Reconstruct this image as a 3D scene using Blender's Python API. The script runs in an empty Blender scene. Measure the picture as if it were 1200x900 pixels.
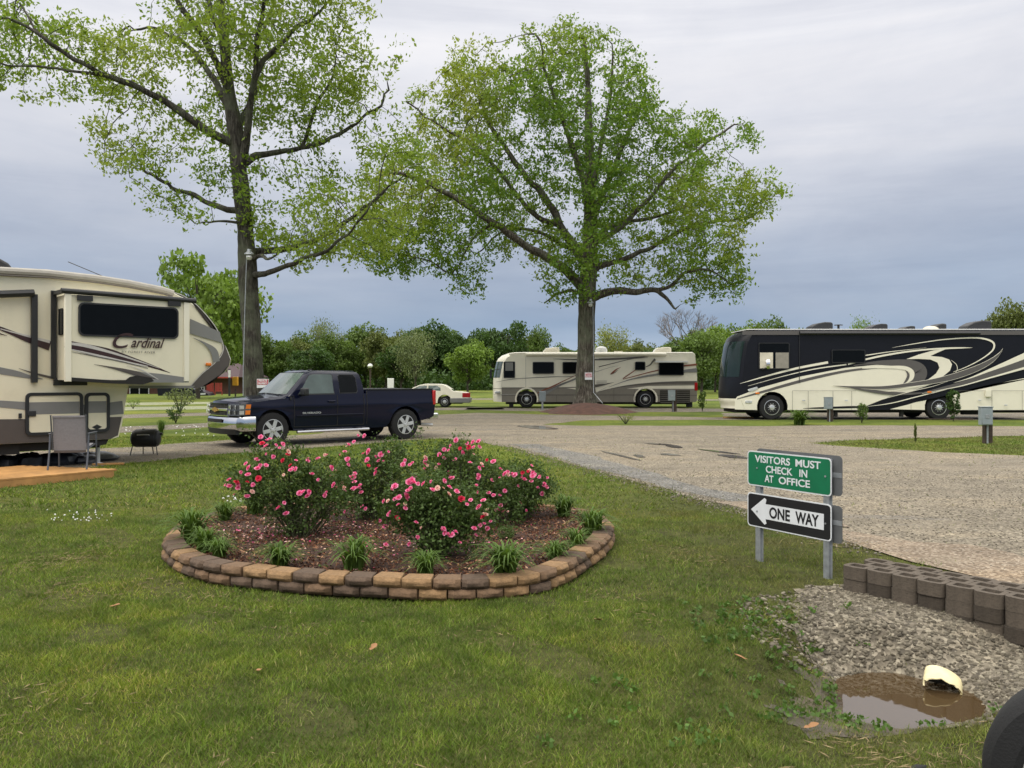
import bpy, math, random
import numpy as np
from mathutils import Vector, Matrix, noise
random.seed(7); rng = np.random.default_rng(7)
R = math.radians
S = bpy.context.scene
COL = S.collection
F, YH, CH = 980.0, 444.0, 1.65          # focal length, horizon row and eye height worked out from the photograph

def G(px, py, z=0.0):
    D = (CH - z) * F / (py - YH)
    return ((px - 600) / F * D, D)

def rowD(py, z=0.0):
    return (CH - z) * F / (py - YH)

# ------------------------------------------------------------------ terrain
DA, DB = np.array([1.50, 4.05]), np.array([2.38, 5.10])
def height(x, y):
    x = np.asarray(x, float); y = np.asarray(y, float)
    d = DB - DA; L2 = d @ d
    t = np.clip(((x - DA[0]) * d[0] + (y - DA[1]) * d[1]) / L2, 0, 1)
    cx = DA[0] + t * d[0]; cy = DA[1] + t * d[1]
    r = np.hypot(x - cx, y - cy)
    w = 0.54 + 0.06 * np.sin(x * 5 + y * 3) + 0.04 * np.sin(x * 11 - y * 7)
    h = -(0.10 + 0.30 * t) * np.exp(-(r / w) ** 3) - .17 * np.exp(-(np.hypot((x - 3.35) / 1.15, (y - 4.95)) / .72) ** 4) * (1 - np.exp(-(r / w) ** 3))
    bump = 0.012 * (np.sin(x * 1.7 + 1) * np.sin(y * 1.3) + .6 * np.sin(x * 4.1 + y * 3.3)) * np.exp(-((y - 5) / 4.0) ** 4)
    far = np.clip((9.5 - y) / 3.0, 0, 1) * np.clip((5.6 - y) / 1.0 + 2.2 - np.maximum(x - 1.2, 0), 0, 1)
    return h * (h < -0.0005) + bump * far
def hz(x, y):
    return float(height(x, y))

# ------------------------------------------------------------------ materials
def rgb(c):
    return (c[0], c[1], c[2], 1.0)
class NT:
    def __init__(s, name):
        s.m = bpy.data.materials.new(name); s.m.use_nodes = True
        s.t = s.m.node_tree; s.n = s.t.nodes; s.l = s.t.links
        s.b = s.n['Principled BSDF']; s.out = s.n['Material Output']
    def node(s, typ, **k):
        n = s.n.new(typ)
        for a, v in k.items():
            if isinstance(v, (int, float, str, bool)) and hasattr(n, a): setattr(n, a, v)
            else: n.inputs[a].default_value = v
        return n
    def link(s, a, b): s.l.new(a, b)
    def coord(s, kind='Object', scale=None):
        tc = s.node('ShaderNodeTexCoord')
        if scale is None: return tc.outputs[kind]
        mp = s.node('ShaderNodeMapping'); mp.inputs['Scale'].default_value = scale
        s.link(tc.outputs[kind], mp.inputs['Vector']); return mp.outputs[0]
    def noise(s, vec, scale, detail=4, rough=.55, dist=0):
        n = s.node('ShaderNodeTexNoise'); n.inputs['Scale'].default_value = scale
        n.inputs['Detail'].default_value = detail; n.inputs['Roughness'].default_value = rough
        n.inputs['Distortion'].default_value = dist
        s.link(vec, n.inputs['Vector']); return n.outputs['Fac']
    def ramp(s, fac, stops, interp='LINEAR'):
        r = s.node('ShaderNodeValToRGB'); r.color_ramp.interpolation = interp
        e = r.color_ramp.elements
        while len(e) < len(stops): e.new(.5)
        for el, (p, c) in zip(e, stops):
            el.position = p; el.color = rgb(c) if len(c) == 3 else c
        s.link(fac, r.inputs[0]); return r.outputs[0]
    def mix(s, fac, a, b, mode='MIX'):
        m = s.node('ShaderNodeMix'); m.data_type = 'RGBA'; m.blend_type = mode
        for k, v in ((0, fac), (6, a), (7, b)):
            if isinstance(v, (int, float)): m.inputs[k].default_value = v
            elif isinstance(v, tuple): m.inputs[k].default_value = rgb(v)
            else: s.link(v, m.inputs[k])
        return m.outputs[2]
    def bump(s, h, strength=.3, dist=.02):
        b = s.node('ShaderNodeBump'); b.inputs['Strength'].default_value = strength; b.inputs['Distance'].default_value = dist
        s.link(h, b.inputs['Height']); s.link(b.outputs[0], s.b.inputs['Normal'])
    def set(s, **k):
        for a, v in k.items():
            a = a.replace('_', ' ')
            if isinstance(v, tuple): s.b.inputs[a].default_value = rgb(v)
            elif isinstance(v, (int, float)): s.b.inputs[a].default_value = v
            else: s.link(v, s.b.inputs[a])

def plain(name, c, rough=.6, metal=0., var=.12, vs=6., bump=0., bs=60., coat=0., dirt=0.):
    k = NT(name); v = k.coord()
    n = k.noise(v, vs, 5)
    a = tuple(x * (1 - var) for x in c); b = tuple(min(1, x * (1 + var)) for x in c)
    col = k.ramp(n, [(.3, a), (.7, b)])
    if dirt:
        n2 = k.noise(v, 2.3, 6, .7)
        f = k.ramp(n2, [(.5, (0, 0, 0)), (.75, (dirt, dirt, dirt))])
        col = k.mix(f, col, (.10, .085, .06))
    k.set(Base_Color=col, Roughness=rough, Metallic=metal, Coat_Weight=coat)
    if bump: k.bump(k.noise(v, bs, 4), bump, .01)
    return k.m

M = {}
def island(name, cols, rough=.7, trans=0., spec=.3, pos_scale=.0, pos_cols=None, transcol=None, posw=.6):
    """colour per loose leaf / blade / stone, drifting slowly over the plant"""
    k = NT(name)
    g = k.node('ShaderNodeNewGeometry')
    stops = [(i / max(1, len(cols) - 1), c) for i, c in enumerate(cols)]
    col = k.ramp(g.outputs['Random Per Island'], stops)
    if pos_scale:
        n = k.noise(k.coord(), pos_scale, 3)
        c2 = k.ramp(n, [(.35, pos_cols[0]), (.5, pos_cols[1]), (.65, pos_cols[2])])
        col = k.mix(posw, col, c2)
    k.set(Base_Color=col, Roughness=rough); k.b.inputs['Specular IOR Level'].default_value = spec
    if trans:
        t = k.node('ShaderNodeBsdfTranslucent'); tc = k.mix(1.0, col, transcol or (1.0, 1.0, .55), 'MULTIPLY')
        k.link(tc, t.inputs[0])
        ms = k.node('ShaderNodeMixShader'); ms.inputs[0].default_value = trans
        k.link(k.b.outputs[0], ms.inputs[1]); k.link(t.outputs[0], ms.inputs[2]); k.link(ms.outputs[0], k.out.inputs[0])
    return k.m

# ------------------------------------------------------------------ object helpers
def tag(o, label=None, cat=None, group=None, kind=None):
    if label: o['label'] = label
    if cat: o['category'] = cat
    if group: o['group'] = group
    if kind: o['kind'] = kind
    return o
def empty(name, loc, rz=0., **k):
    o = bpy.data.objects.new(name, None); COL.objects.link(o)
    o.location = loc; o.rotation_euler = (0, 0, rz); o.empty_display_size = .2
    return tag(o, **k)
def link(name, me, parent=None):
    o = bpy.data.objects.new(name, me); COL.objects.link(o)
    if parent: o.parent = parent
    return o
def copy_tree(o, parent=None):
    c = o.copy(); COL.objects.link(c); c.parent = parent
    for ch in [x for x in bpy.data.objects if x.parent == o]: copy_tree(ch, c)
    return c

class MB:
    def __init__(s): s.v = []; s.f = []; s.mi = []; s.mats = []
    def _m(s, m):
        if m not in s.mats: s.mats.append(m)
        return s.mats.index(m)
    def add(s, vs, fs, m):
        b = len(s.v); s.v += [tuple(map(float, p)) for p in vs]; i = s._m(m)
        for f in fs: s.f.append(tuple(b + j for j in f)); s.mi.append(i)
    def poly(s, pts, m): s.add(pts, [tuple(range(len(pts)))], m)
    def box(s, c, d, m, rot=None):
        vs = []
        for sx in (-.5, .5):
            for sy in (-.5, .5):
                for sz in (-.5, .5):
                    p = Vector((sx * d[0], sy * d[1], sz * d[2]))
                    if rot is not None: p = rot @ p
                    vs.append((p.x + c[0], p.y + c[1], p.z + c[2]))
        s.add(vs, [(0, 1, 3, 2), (4, 6, 7, 5), (0, 4, 5, 1), (2, 3, 7, 6), (0, 2, 6, 4), (1, 5, 7, 3)], m)
    def bx(s, x0, x1, y0, y1, z0, z1, m): s.box(((x0 + x1) / 2, (y0 + y1) / 2, (z0 + z1) / 2), (x1 - x0, y1 - y0, z1 - z0), m)
    def tube(s, pts, rad, m, n=8, cap=True):
        pts = [Vector(p) for p in pts]
        if not hasattr(rad, '__len__'): rad = [rad] * len(pts)
        vs = []; ref = None
        for i, p in enumerate(pts):
            t = (pts[min(i + 1, len(pts) - 1)] - pts[max(i - 1, 0)]).normalized()
            if ref is None: ref = Vector((0, 0, 1)) if abs(t.z) < .9 else Vector((1, 0, 0))
            a = t.cross(ref).normalized(); b = a.cross(t); ref = b
            for j in range(n):
                q = 2 * math.pi * j / n
                vs.append(p + (a * math.cos(q) + b * math.sin(q)) * rad[i])
        fs = []
        for i in range(len(pts) - 1):
            for j in range(n):
                k = (j + 1) % n; fs.append((i * n + j, i * n + k, (i + 1) * n + k, (i + 1) * n + j))
        if cap: fs += [tuple(range(n))[::-1], tuple((len(pts) - 1) * n + j for j in range(n))]
        s.add(vs, fs, m)
    def lathe(s, prof, c, axis, m, n=24, sc=(1, 1), cap=True):
        """prof: (radius, along axis); axis 'x','y','z'"""
        vs = []; fs = []
        for r, h in prof:
            for j in range(n):
                q = 2 * math.pi * j / n; a, b = r * math.cos(q) * sc[0], r * math.sin(q) * sc[1]
                p = {'x': (h, a, b), 'y': (a, h, b), 'z': (a, b, h)}[axis]
                vs.append((c[0] + p[0], c[1] + p[1], c[2] + p[2]))
        for i in range(len(prof) - 1):
            for j in range(n):
                k = (j + 1) % n; fs.append((i * n + j, i * n + k, (i + 1) * n + k, (i + 1) * n + j))
        if cap and prof[0][0] > 1e-4: fs.append(tuple(range(n)))
        if cap and prof[-1][0] > 1e-4: fs.append(tuple((len(prof) - 1) * n + j for j in range(n)))
        s.add(vs, fs, m)
    def loft(s, outline, ys, fn, m):
        """outline of (x,z), one slice per y, fn(x,z,y)->(x,z)"""
        n = len(outline); vs = []; fs = []
        for y in ys:
            for (x, z) in outline:
                a, b = fn(x, z, y); vs.append((a, y, b))
        for i in range(len(ys) - 1):
            for j in range(n):
                k = (j + 1) % n; fs.append((i * n + j, i * n + k, (i + 1) * n + k, (i + 1) * n + j))
        fs += [tuple(range(n))[::-1], tuple((len(ys) - 1) * n + j for j in range(n))]
        s.add(vs, fs, m)
    def build(s, name, parent=None, smooth=True, bevel=0, loc=None, ang=35, seg=2):
        me = bpy.data.meshes.new(name); me.from_pydata(s.v, [], s.f)
        for m in s.mats: me.materials.append(m)
        me.polygons.foreach_set('material_index', s.mi)
        me.validate()
        import bmesh
        b = bmesh.new(); b.from_mesh(me); bmesh.ops.recalc_face_normals(b, faces=b.faces); b.to_mesh(me); b.free()
        if smooth: me.shade_smooth(); me.set_sharp_from_angle(angle=R(ang))
        me.update()
        o = link(name, me, parent)
        if loc: o.location = loc
        if bevel:
            bm = o.modifiers.new('bevel', 'BEVEL'); bm.width = bevel; bm.segments = seg; bm.limit_method = 'ANGLE'; bm.angle_limit = R(40)
            bm.harden_normals = False
        return o

def npmesh(name, V, faces_flat, nper, mat, parent=None, smooth=False, mids=None, mats=None):
    """fast mesh from numpy: V (n,3), faces_flat int array, nper vertices per face (int or array)"""
    me = bpy.data.meshes.new(name)
    nf = len(faces_flat) // nper if isinstance(nper, int) else len(nper)
    me.vertices.add(len(V)); me.vertices.foreach_set('co', np.ascontiguousarray(V, dtype=np.float32).ravel())
    me.loops.add(len(faces_flat)); me.loops.foreach_set('vertex_index', np.asarray(faces_flat, np.int32))
    me.polygons.add(nf)
    tot = np.full(nf, nper, np.int32) if isinstance(nper, int) else np.asarray(nper, np.int32)
    st = np.concatenate([[0], np.cumsum(tot)[:-1]]).astype(np.int32)
    me.polygons.foreach_set('loop_start', st)
    for m in (mats or [mat]): me.materials.append(m)
    if mids is not None: me.polygons.foreach_set('material_index', np.asarray(mids, np.int32))
    me.update(calc_edges=True)
    if smooth: me.shade_smooth()
    return link(name, me, parent)

def inpoly(P, x, y):
    x = np.asarray(x, float); y = np.asarray(y, float); ins = np.zeros(x.shape, bool)
    n = len(P)
    for i in range(n):
        x0, y0 = P[i]; x1, y1 = P[(i + 1) % n]
        if y0 == y1: continue
        c = ((y0 > y) != (y1 > y)) & (x < (x1 - x0) * (y - y0) / (y1 - y0) + x0)
        ins ^= c
    return ins

def cr(pts, n=8, closed=False):
    """catmull-rom through points of any dimension"""
    P = np.array(pts, float); N = len(P); out = []
    rngi = range(N) if closed else range(N - 1)
    for i in rngi:
        p0 = P[(i - 1) % N] if closed or i > 0 else 2 * P[0] - P[1]
        p1 = P[i]; p2 = P[(i + 1) % N]
        p3 = P[(i + 2) % N] if closed or i < N - 2 else 2 * P[-1] - P[-2]
        for k in range(n):
            t = k / n
            out.append(.5 * ((2 * p1) + (-p0 + p2) * t + (2 * p0 - 5 * p1 + 4 * p2 - p3) * t * t + (-p0 + 3 * p1 - 3 * p2 + p3) * t ** 3))
    if not closed: out.append(P[-1])
    return np.array(out)

def side_fn(O, ang, off=0.):
    """photo pixel -> (along, up) on the upright plane through O turned by ang, pushed off metres deeper"""
    d = (math.cos(ang), math.sin(ang)); n = (-math.sin(ang), math.cos(ang))
    ox, oy = O[0] + n[0] * off, O[1] + n[1] * off
    def f(px, py):
        u = (px - 600) / F
        # (u*s-ox)*d1 - (s-oy)*d0 = 0
        s = (ox * d[1] - oy * d[0]) / (u * d[1] - d[0])
        t = (u * s - ox) * d[0] + (s - oy) * d[1]
        return (t, CH - (py - YH) * s / F)
    return f
def zf(f, x0, y0, s): return lambda a, b: f(x0 + a / s, y0 + b / s)

def ribbon(mb, f, pts, y, m, n=6):
    P = cr(pts, n); T = np.gradient(P[:, :2], axis=0)
    T /= np.maximum(1e-6, np.linalg.norm(T, axis=1))[:, None]
    Nn = np.stack([-T[:, 1], T[:, 0]], 1)
    w = np.maximum(P[:, 2], .05) / 2
    A = P[:, :2] + Nn * w[:, None]; B = P[:, :2] - Nn * w[:, None]
    vs = []
    for a, b in zip(A, B):
        q = f(*a); vs.append((q[0], y, q[1])); q = f(*b); vs.append((q[0], y, q[1]))
    mb.add(vs, [(2 * i, 2 * i + 1, 2 * i + 3, 2 * i + 2) for i in range(len(P) - 1)], m)
def shape(mb, f, pts, y, m, smooth=0):
    P = cr(pts, smooth, True) if smooth else pts
    mb.poly([(lambda q: (q[0], y, q[1]))(f(*p)) for p in P], m)
def rrect(x0, x1, z0, z1, r, n=4):
    o = []
    for cx, cz, a0 in ((x1 - r, z1 - r, 0), (x0 + r, z1 - r, 90), (x0 + r, z0 + r, 180), (x1 - r, z0 + r, 270)):
        for i in range(n + 1):
            a = R(a0 + 90 * i / n); o.append((cx + r * math.cos(a), cz + r * math.sin(a)))
    return o
def slab(mb, outl, y0, y1, m):
    """(x,z) outline given thickness y0..y1"""
    mb.loft(outl, [y0, y1], lambda x, z, y: (x, z), m)
def ringslab(mb, outer, inner, y0, y1, m):
    n = len(outer); vs = [(x, y0, z) for x, z in outer] + [(x, y0, z) for x, z in inner] + [(x, y1, z) for x, z in outer] + [(x, y1, z) for x, z in inner]
    fs = []
    for i in range(n):
        k = (i + 1) % n
        fs += [(i, k, n + k, n + i), (2 * n + i, 3 * n + i, 3 * n + k, 2 * n + k), (i, 2 * n + i, 2 * n + k, k), (n + i, n + k, 3 * n + k, 3 * n + i)]
    mb.add(vs, fs, m)

def text_obj(name, body, size, mat, parent, mtx, ext=.002, shear=0., bold=0., sx=1., align='CENTER', space=1.):
    cu = bpy.data.curves.new(name, 'FONT'); cu.body = body; cu.size = size; cu.extrude = ext; cu.shear = shear
    cu.offset = bold; cu.align_x = align; cu.align_y = 'CENTER'; cu.space_character = space
    tmp = bpy.data.objects.new('t', cu); COL.objects.link(tmp)
    me = bpy.data.meshes.new_from_object(tmp.evaluated_get(bpy.context.evaluated_depsgraph_get()))
    bpy.data.objects.remove(tmp); bpy.data.curves.remove(cu)
    me.materials.clear(); me.materials.append(mat)
    me.transform(Matrix.Diagonal((sx, 1, 1, 1))); me.name = name
    o = link(name, me, parent); o.matrix_local = mtx
    return o
def text_fit(name, body, x0, x1, zc, h, y, mat, parent, bold=0., shear=0., ext=.0008):
    """one word stretched to fill x0..x1 with capital height h"""
    o = text_obj(name, body, h / .7, mat, parent, Matrix.Identity(4), ext, shear, bold)
    me = o.data; xs_ = [v.co.x for v in me.vertices]; ys_ = [v.co.y for v in me.vertices]
    sx = (x1 - x0) / (max(xs_) - min(xs_)); sy = h / (max(ys_) - min(ys_)) if h > 0 else 1.
    me.transform(Matrix.Diagonal((sx, sy, 1, 1)) @ Matrix.Translation((-(max(xs_) + min(xs_)) / 2, -(max(ys_) + min(ys_)) / 2, 0)))
    o.matrix_local = face_y((x0 + x1) / 2, y, zc); return o
# text lying in the local x-z plane, readable from -y
def face_y(x, y, z): return Matrix.Translation((x, y, z)) @ Matrix.Rotation(R(90), 4, 'X')
# ------------------------------------------------------------------ shared materials
M['rubber'] = plain('rubber', (.010, .010, .011), .85, bump=.3, bs=90)
M['black'] = plain('black_plastic', (.016, .017, .019), .5)
M['blackgloss'] = plain('black_gloss_paint', (.007, .0075, .012), .3); M['blackgloss'].node_tree.nodes['Principled BSDF'].inputs['Specular IOR Level'].default_value = .3
M['under'] = plain('dark_underbody', (.018, .017, .016), .9)
M['chrome'] = plain('chrome', (.72, .73, .75), .12, 1., var=.04)
M['alu'] = plain('brushed_aluminium', (.62, .63, .64), .38, .55)
M['hub'] = plain('polished_wheel', (.80, .81, .82), .28, .75, var=.05)
M['steel'] = plain('galvanised_steel', (.36, .38, .40), .5, .6, var=.2, vs=18)
M['glass'] = plain('dark_glass', (.004, .005, .006), .12); M['glass'].node_tree.nodes['Principled BSDF'].inputs['Specular IOR Level'].default_value = .12
M['glass_teal'] = plain('tinted_windshield', (.012, .024, .024), .10); M['glass_teal'].node_tree.nodes['Principled BSDF'].inputs['Specular IOR Level'].default_value = .35
M['glass_lt'] = plain('reflecting_glass', (.06, .085, .08), .08, coat=.35, var=.3, vs=2)
M['cream'] = plain('cream_gelcoat', (.76, .71, .54), .32, coat=.3, var=.03, vs=1.5, dirt=.10)
M['cream_lt'] = plain('pale_cream_gelcoat', (.80, .76, .62), .32, coat=.3, var=.03, vs=1.5, dirt=.06)
M['beige'] = plain('beige_gelcoat', (.82, .77, .63), .32, coat=.3, var=.03, vs=1.5, dirt=.08)
M['taupe'] = plain('taupe_paint', (.21, .19, .155), .4, coat=.3, var=.05, dirt=.12)
M['taupe2'] = plain('dark_taupe_paint', (.105, .095, .08), .45, var=.05, dirt=.1)
M['brown'] = plain('brown_grey_paint', (.085, .072, .066), .4, var=.06, dirt=.1)
M['grey'] = plain('mid_grey_decal', (.20, .20, .195), .45, var=.04)
M['grey2'] = plain('warm_grey_decal', (.10, .092, .088), .4, var=.04)
M['burg'] = plain('dark_burgundy_decal', (.035, .012, .013), .4)
M['rust'] = plain('copper_decal', (.22, .07, .035), .4)
M['silver'] = plain('silver_decal', (.52, .50, .47), .4)
M['white'] = plain('white_plastic', (.72, .72, .70), .45, var=.04)
M['roofm'] = plain('grey_awning_roll', (.34, .32, .28), .7, var=.1)
M['navy'] = plain('dark_navy_paint', (.004, .0055, .019), .10, coat=.0, var=.05); M['navy'].node_tree.nodes['Principled BSDF'].inputs['Specular IOR Level'].default_value = .30
M['headbase'] = plain('lamp_recess', (.16, .165, .17), .25, .6, var=.3, vs=20)
M['headl'] = plain('clear_lamp', (.62, .63, .62), .12, .3, var=.25, vs=14)
M['amber'] = plain('amber_lamp', (.75, .20, .02), .25)
M['red'] = plain('red_lamp', (.42, .012, .014), .2, coat=.5)
M['gold'] = plain('gold_emblem', (.55, .34, .09), .35, .6)
M['curtain'] = plain('pale_blind', (.62, .57, .46), .8)
M['blind'] = plain('taupe_blind', (.27, .25, .21), .8)
M['wood_y'] = plain('yellow_lumber', (.40, .21, .07), .75, var=.25, vs=4, bump=.15)
M['post'] = plain('dark_timber', (.055, .038, .028), .85, var=.3, vs=9, bump=.4, bs=30)
M['box'] = plain('grey_meter_box', (.27, .31, .33), .5, .2, var=.08, dirt=.1)
M['signback'] = plain('bare_sign_back', (.16, .165, .17), .55, .5, var=.12, vs=9)
M['signgreen'] = plain('green_sign_sheet', (.004, .145, .062), .45, var=.12, dirt=.12)
M['signwhite'] = plain('white_sign_sheet', (.66, .68, .70), .5, var=.05, dirt=.2)
M['signblack'] = plain('black_sign_sheet', (.012, .012, .014), .45)
M['signred'] = plain('red_sign_sheet', (.45, .02, .04), .5)
M['sling'] = plain('grey_sling_fabric', (.215, .21, .225), .9, var=.08, vs=30)
M['tube'] = plain('grey_painted_tube', (.10, .11, .13), .45, .4)
M['brick'] = plain('red_brick', (.13, .062, .045), .9, var=.2, vs=5)
M['roofred'] = plain('maroon_roof', (.040, .015, .018), .7)
M['yellow'] = plain('yellow_orange_plastic', (.70, .33, .02), .45)
M['pipey'] = plain('weathered_yellow_plastic', (.66, .58, .34), .6, var=.15, vs=14, dirt=.15)
M['redp'] = plain('red_painted_wood', (.26, .035, .02), .7)

def bark(name, a, b, c, sc=1.):
    k = NT(name); v = k.coord('Object', (9 * sc, 9 * sc, 1.6 * sc))
    n = k.noise(v, 1.6, 8, .65, .6); n2 = k.noise(k.coord(), 1.3, 4)
    col = k.ramp(n, [(.32, a), (.5, b), (.68, c)])
    li = k.ramp(n2, [(.45, (0, 0, 0)), (.62, (.55, .55, .55))])
    col = k.mix(li, col, (.14, .16, .10))
    k.set(Base_Color=col, Roughness=.95); k.bump(n, 1.0, .12)
    return k.m
M['bark_dark'] = bark('dark_grey_bark', (.010, .008, .006), (.045, .038, .030), (.13, .12, .10))
M['bark'] = bark('grey_brown_bark', (.016, .012, .009), (.075, .062, .048), (.22, .20, .165))
M['barkfar'] = plain('far_bark', (.075, .062, .05), .95, var=.3)
M['bareb'] = plain('bare_twigs', (.17, .15, .14), .95, var=.2)

# foliage
M['leafA'] = island('spring_oak_leaves', [(.11, .185, .025), (.21, .31, .042), (.35, .43, .09)], .55, .5, pos_scale=.16, pos_cols=[(.15, .25, .035), (.25, .35, .05), (.36, .42, .10)])
M['leafB'] = island('spring_oak_leaves_deep', [(.08, .165, .02), (.18, .29, .035), (.32, .41, .075)], .55, .5, pos_scale=.11, pos_cols=[(.075, .165, .022), (.165, .275, .032), (.42, .43, .09)])
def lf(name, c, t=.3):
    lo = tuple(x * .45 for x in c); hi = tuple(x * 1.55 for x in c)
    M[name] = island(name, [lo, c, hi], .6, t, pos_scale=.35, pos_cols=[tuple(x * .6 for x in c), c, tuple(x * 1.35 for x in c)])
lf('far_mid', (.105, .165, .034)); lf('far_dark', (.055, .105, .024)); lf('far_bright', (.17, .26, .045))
lf('far_pale', (.17, .21, .09)); lf('far_olive', (.13, .16, .045)); lf('far_yell', (.22, .25, .06))
lf('rose_leaf', (.075, .125, .030), .3); lf('lily_leaf', (.095, .165, .030), .35); lf('weed_leaf', (.085, .155, .030), .35)
M['rose_stem'] = plain('rose_cane', (.045, .05, .02), .8)
M['pink'] = island('pink_petals', [(.74, .04, .19), (.84, .14, .36), (.88, .38, .54), (.80, .08, .26)], .6, .25, transcol=(1, .8, .8))
M['pinkpale'] = island('faded_petals', [(.80, .42, .40), (.72, .50, .36), (.85, .55, .55)], .7, .2, transcol=(1, .8, .7))
M['red_rose'] = island('deep_pink_petals', [(.58, .01, .05), (.72, .03, .09)], .6, .2, transcol=(1, .7, .7))

# grass blades with dry blades mixed in and patches that drift over the lawn
def blade_mat():
    k = NT('lawn_blades'); g = k.node('ShaderNodeNewGeometry')
    c1 = k.ramp(g.outputs['Random Per Island'], [(0, (.080, .125, .014)), (.45, (.140, .215, .024)), (.78, (.19, .26, .036)), (.91, (.26, .27, .08)), (1, (.36, .30, .15))])
    v = k.coord(); n = k.noise(v, .55, 5, .6); n2 = k.noise(v, 3.2, 4, .6)
    c2 = k.ramp(n, [(.33, (.60, .70, .72)), (.5, (.92, .97, .9)), (.68, (1.30, 1.15, .98))])
    c3 = k.ramp(n2, [(.3, (.50, .54, .46)), (.48, (.92, .92, .86)), (.68, (1.34, 1.24, 1.12))])
    col = k.mix(1., k.mix(1., c1, c2, 'MULTIPLY'), c3, 'MULTIPLY')
    # drier, browner turf towards the drive and the sign
    sp = k.node('ShaderNodeSeparateXYZ'); k.link(v, sp.inputs[0])
    a = k.node('ShaderNodeMapRange'); a.inputs[1].default_value = .4; a.inputs[2].default_value = 2.4; k.link(sp.outputs[0], a.inputs[0])
    n3 = k.noise(v, 1.1, 5, .65); mm = k.node('ShaderNodeMath', operation='MULTIPLY'); k.link(a.outputs[0], mm.inputs[0])
    k.link(k.ramp(n3, [(.38, (0, 0, 0)), (.62, (.8, .8, .8))]), mm.inputs[1])
    col = k.mix(mm.outputs[0], col, (.125, .105, .045))
    k.set(Base_Color=col, Roughness=.6); k.b.inputs['Specular IOR Level'].default_value = .25
    t = k.node('ShaderNodeBsdfTranslucent'); k.link(col, t.inputs[0])
    ms = k.node('ShaderNodeMixShader'); ms.inputs[0].default_value = .3
    k.link(k.b.outputs[0], ms.inputs[1]); k.link(t.outputs[0], ms.inputs[2]); k.link(ms.outputs[0], k.out.inputs[0])
    return k.m
M['blade'] = blade_mat()

def ground_mat():
    k = NT('turf_ground'); v = k.coord()
    n = k.noise(v, .35, 6, .6); n2 = k.noise(v, 6., 6, .7); n3 = k.noise(v, .06, 4); n4 = k.noise(k.coord('Object', (1, 1, 1)), 45., 3, .7)
    base = k.ramp(n2, [(.3, (.066, .085, .020)), (.48, (.105, .135, .028)), (.62, (.138, .165, .038)), (.75, (.175, .18, .070))])
    big = k.ramp(n, [(.34, (.66, .72, .72)), (.5, (1, 1, 1)), (.68, (1.38, 1.24, 1.05))])
    col = k.mix(1., base, big, 'MULTIPLY')
    col = k.mix(1., col, k.ramp(n3, [(.35, (.85, .92, .85)), (.65, (1.2, 1.12, 1.05))]), 'MULTIPLY')
    # bare brown earth close to the camera, under the blades
    sp = k.node('ShaderNodeSeparateXYZ'); k.link(v, sp.inputs[0])
    a = k.node('ShaderNodeMapRange'); a.inputs[1].default_value = 9.; a.inputs[2].default_value = 18.; a.inputs[3].default_value = .75; a.inputs[4].default_value = 0.; k.link(sp.outputs[1], a.inputs[0])
    e = k.ramp(n2, [(.35, (.030, .024, .015)), (.6, (.060, .055, .024)), (.8, (.12, .10, .055))])
    col = k.mix(a.outputs[0], col, e)
    k.set(Base_Color=col, Roughness=.95); k.b.inputs['Specular IOR Level'].default_value = .1
    mx = k.mix(.5, n2, n4); k.bump(mx, .9, .05)
    return k.m
M['ground'] = ground_mat()

def gravel_mat(name, cols, wet=0., tint=(1, 1, 1), sc=1.):
    k = NT(name); v = k.coord()
    vo = k.node('ShaderNodeTexVoronoi'); vo.inputs['Scale'].default_value = 42. * sc; vo.inputs['Randomness'].default_value = 1.; k.link(v, vo.inputs['Vector'])
    bw = k.node('ShaderNodeRGBToBW'); k.link(vo.outputs['Color'], bw.inputs[0])
    c = k.ramp(bw.outputs[0], [(.1, cols[0]), (.4, cols[1]), (.65, cols[2]), (.95, cols[3])])
    big = k.noise(k.coord('Object', (.5, 1.6, 1)), .5, 6, .65); mid = k.noise(v, 2.2, 6, .7)
    c = k.mix(1., c, k.ramp(big, [(.32, (.76, .75, .74)), (.5, (1, 1, 1)), (.66, (1.24, 1.19, 1.10))]), 'MULTIPLY')
    c = k.mix(1., c, k.ramp(mid, [(.3, (.78, .76, .75)), (.65, (1.14, 1.12, 1.1))]), 'MULTIPLY')
    # worn sandy patches
    sandf = k.ramp(k.noise(v, .8, 6, .65, .4), [(.55, (0, 0, 0)), (.68, (.75, .75, .75))])
    c = k.mix(sandf, c, tuple(x * y for x, y in zip((.215, .178, .128), tint)))
    wetf = k.ramp(k.noise(k.coord('Object', (.25, 1.3, 1)), .9, 5, .6, .8), [(.60, (0, 0, 0)), (.66, (1, 1, 1))])
    c = k.mix(1., c, k.mix(wetf, (1, 1, 1), (.74, .73, .72)), 'MULTIPLY')
    rr = k.ramp(wetf, [(0, (.9, .9, .9)), (1, (.42, .42, .42))])
    k.set(Base_Color=c, Roughness=rr)
    k.bump(vo.outputs['Distance'], .7, .02)
    return k.m
M['gravel'] = gravel_mat('drive_gravel', [(.075, .063, .045), (.148, .127, .092), (.216, .187, .138), (.34, .305, .235)])
M['gravel2'] = gravel_mat('lane_gravel', [(.05, .043, .032), (.115, .10, .074), (.18, .158, .12), (.29, .26, .20)], sc=.8)
M['dirt'] = gravel_mat('sandy_dirt', [(.10, .074, .050), (.185, .142, .098), (.25, .20, .145), (.36, .31, .245)])
M['wetgravel'] = gravel_mat('damp_grey_gravel', [(.05, .05, .046), (.11, .108, .098), (.17, .165, .15), (.30, .29, .27)])
M['shell'] = gravel_mat('pale_lane_gravel', [(.12, .14, .07), (.18, .20, .11), (.24, .26, .16), (.36, .37, .27)], sc=.6)
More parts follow.
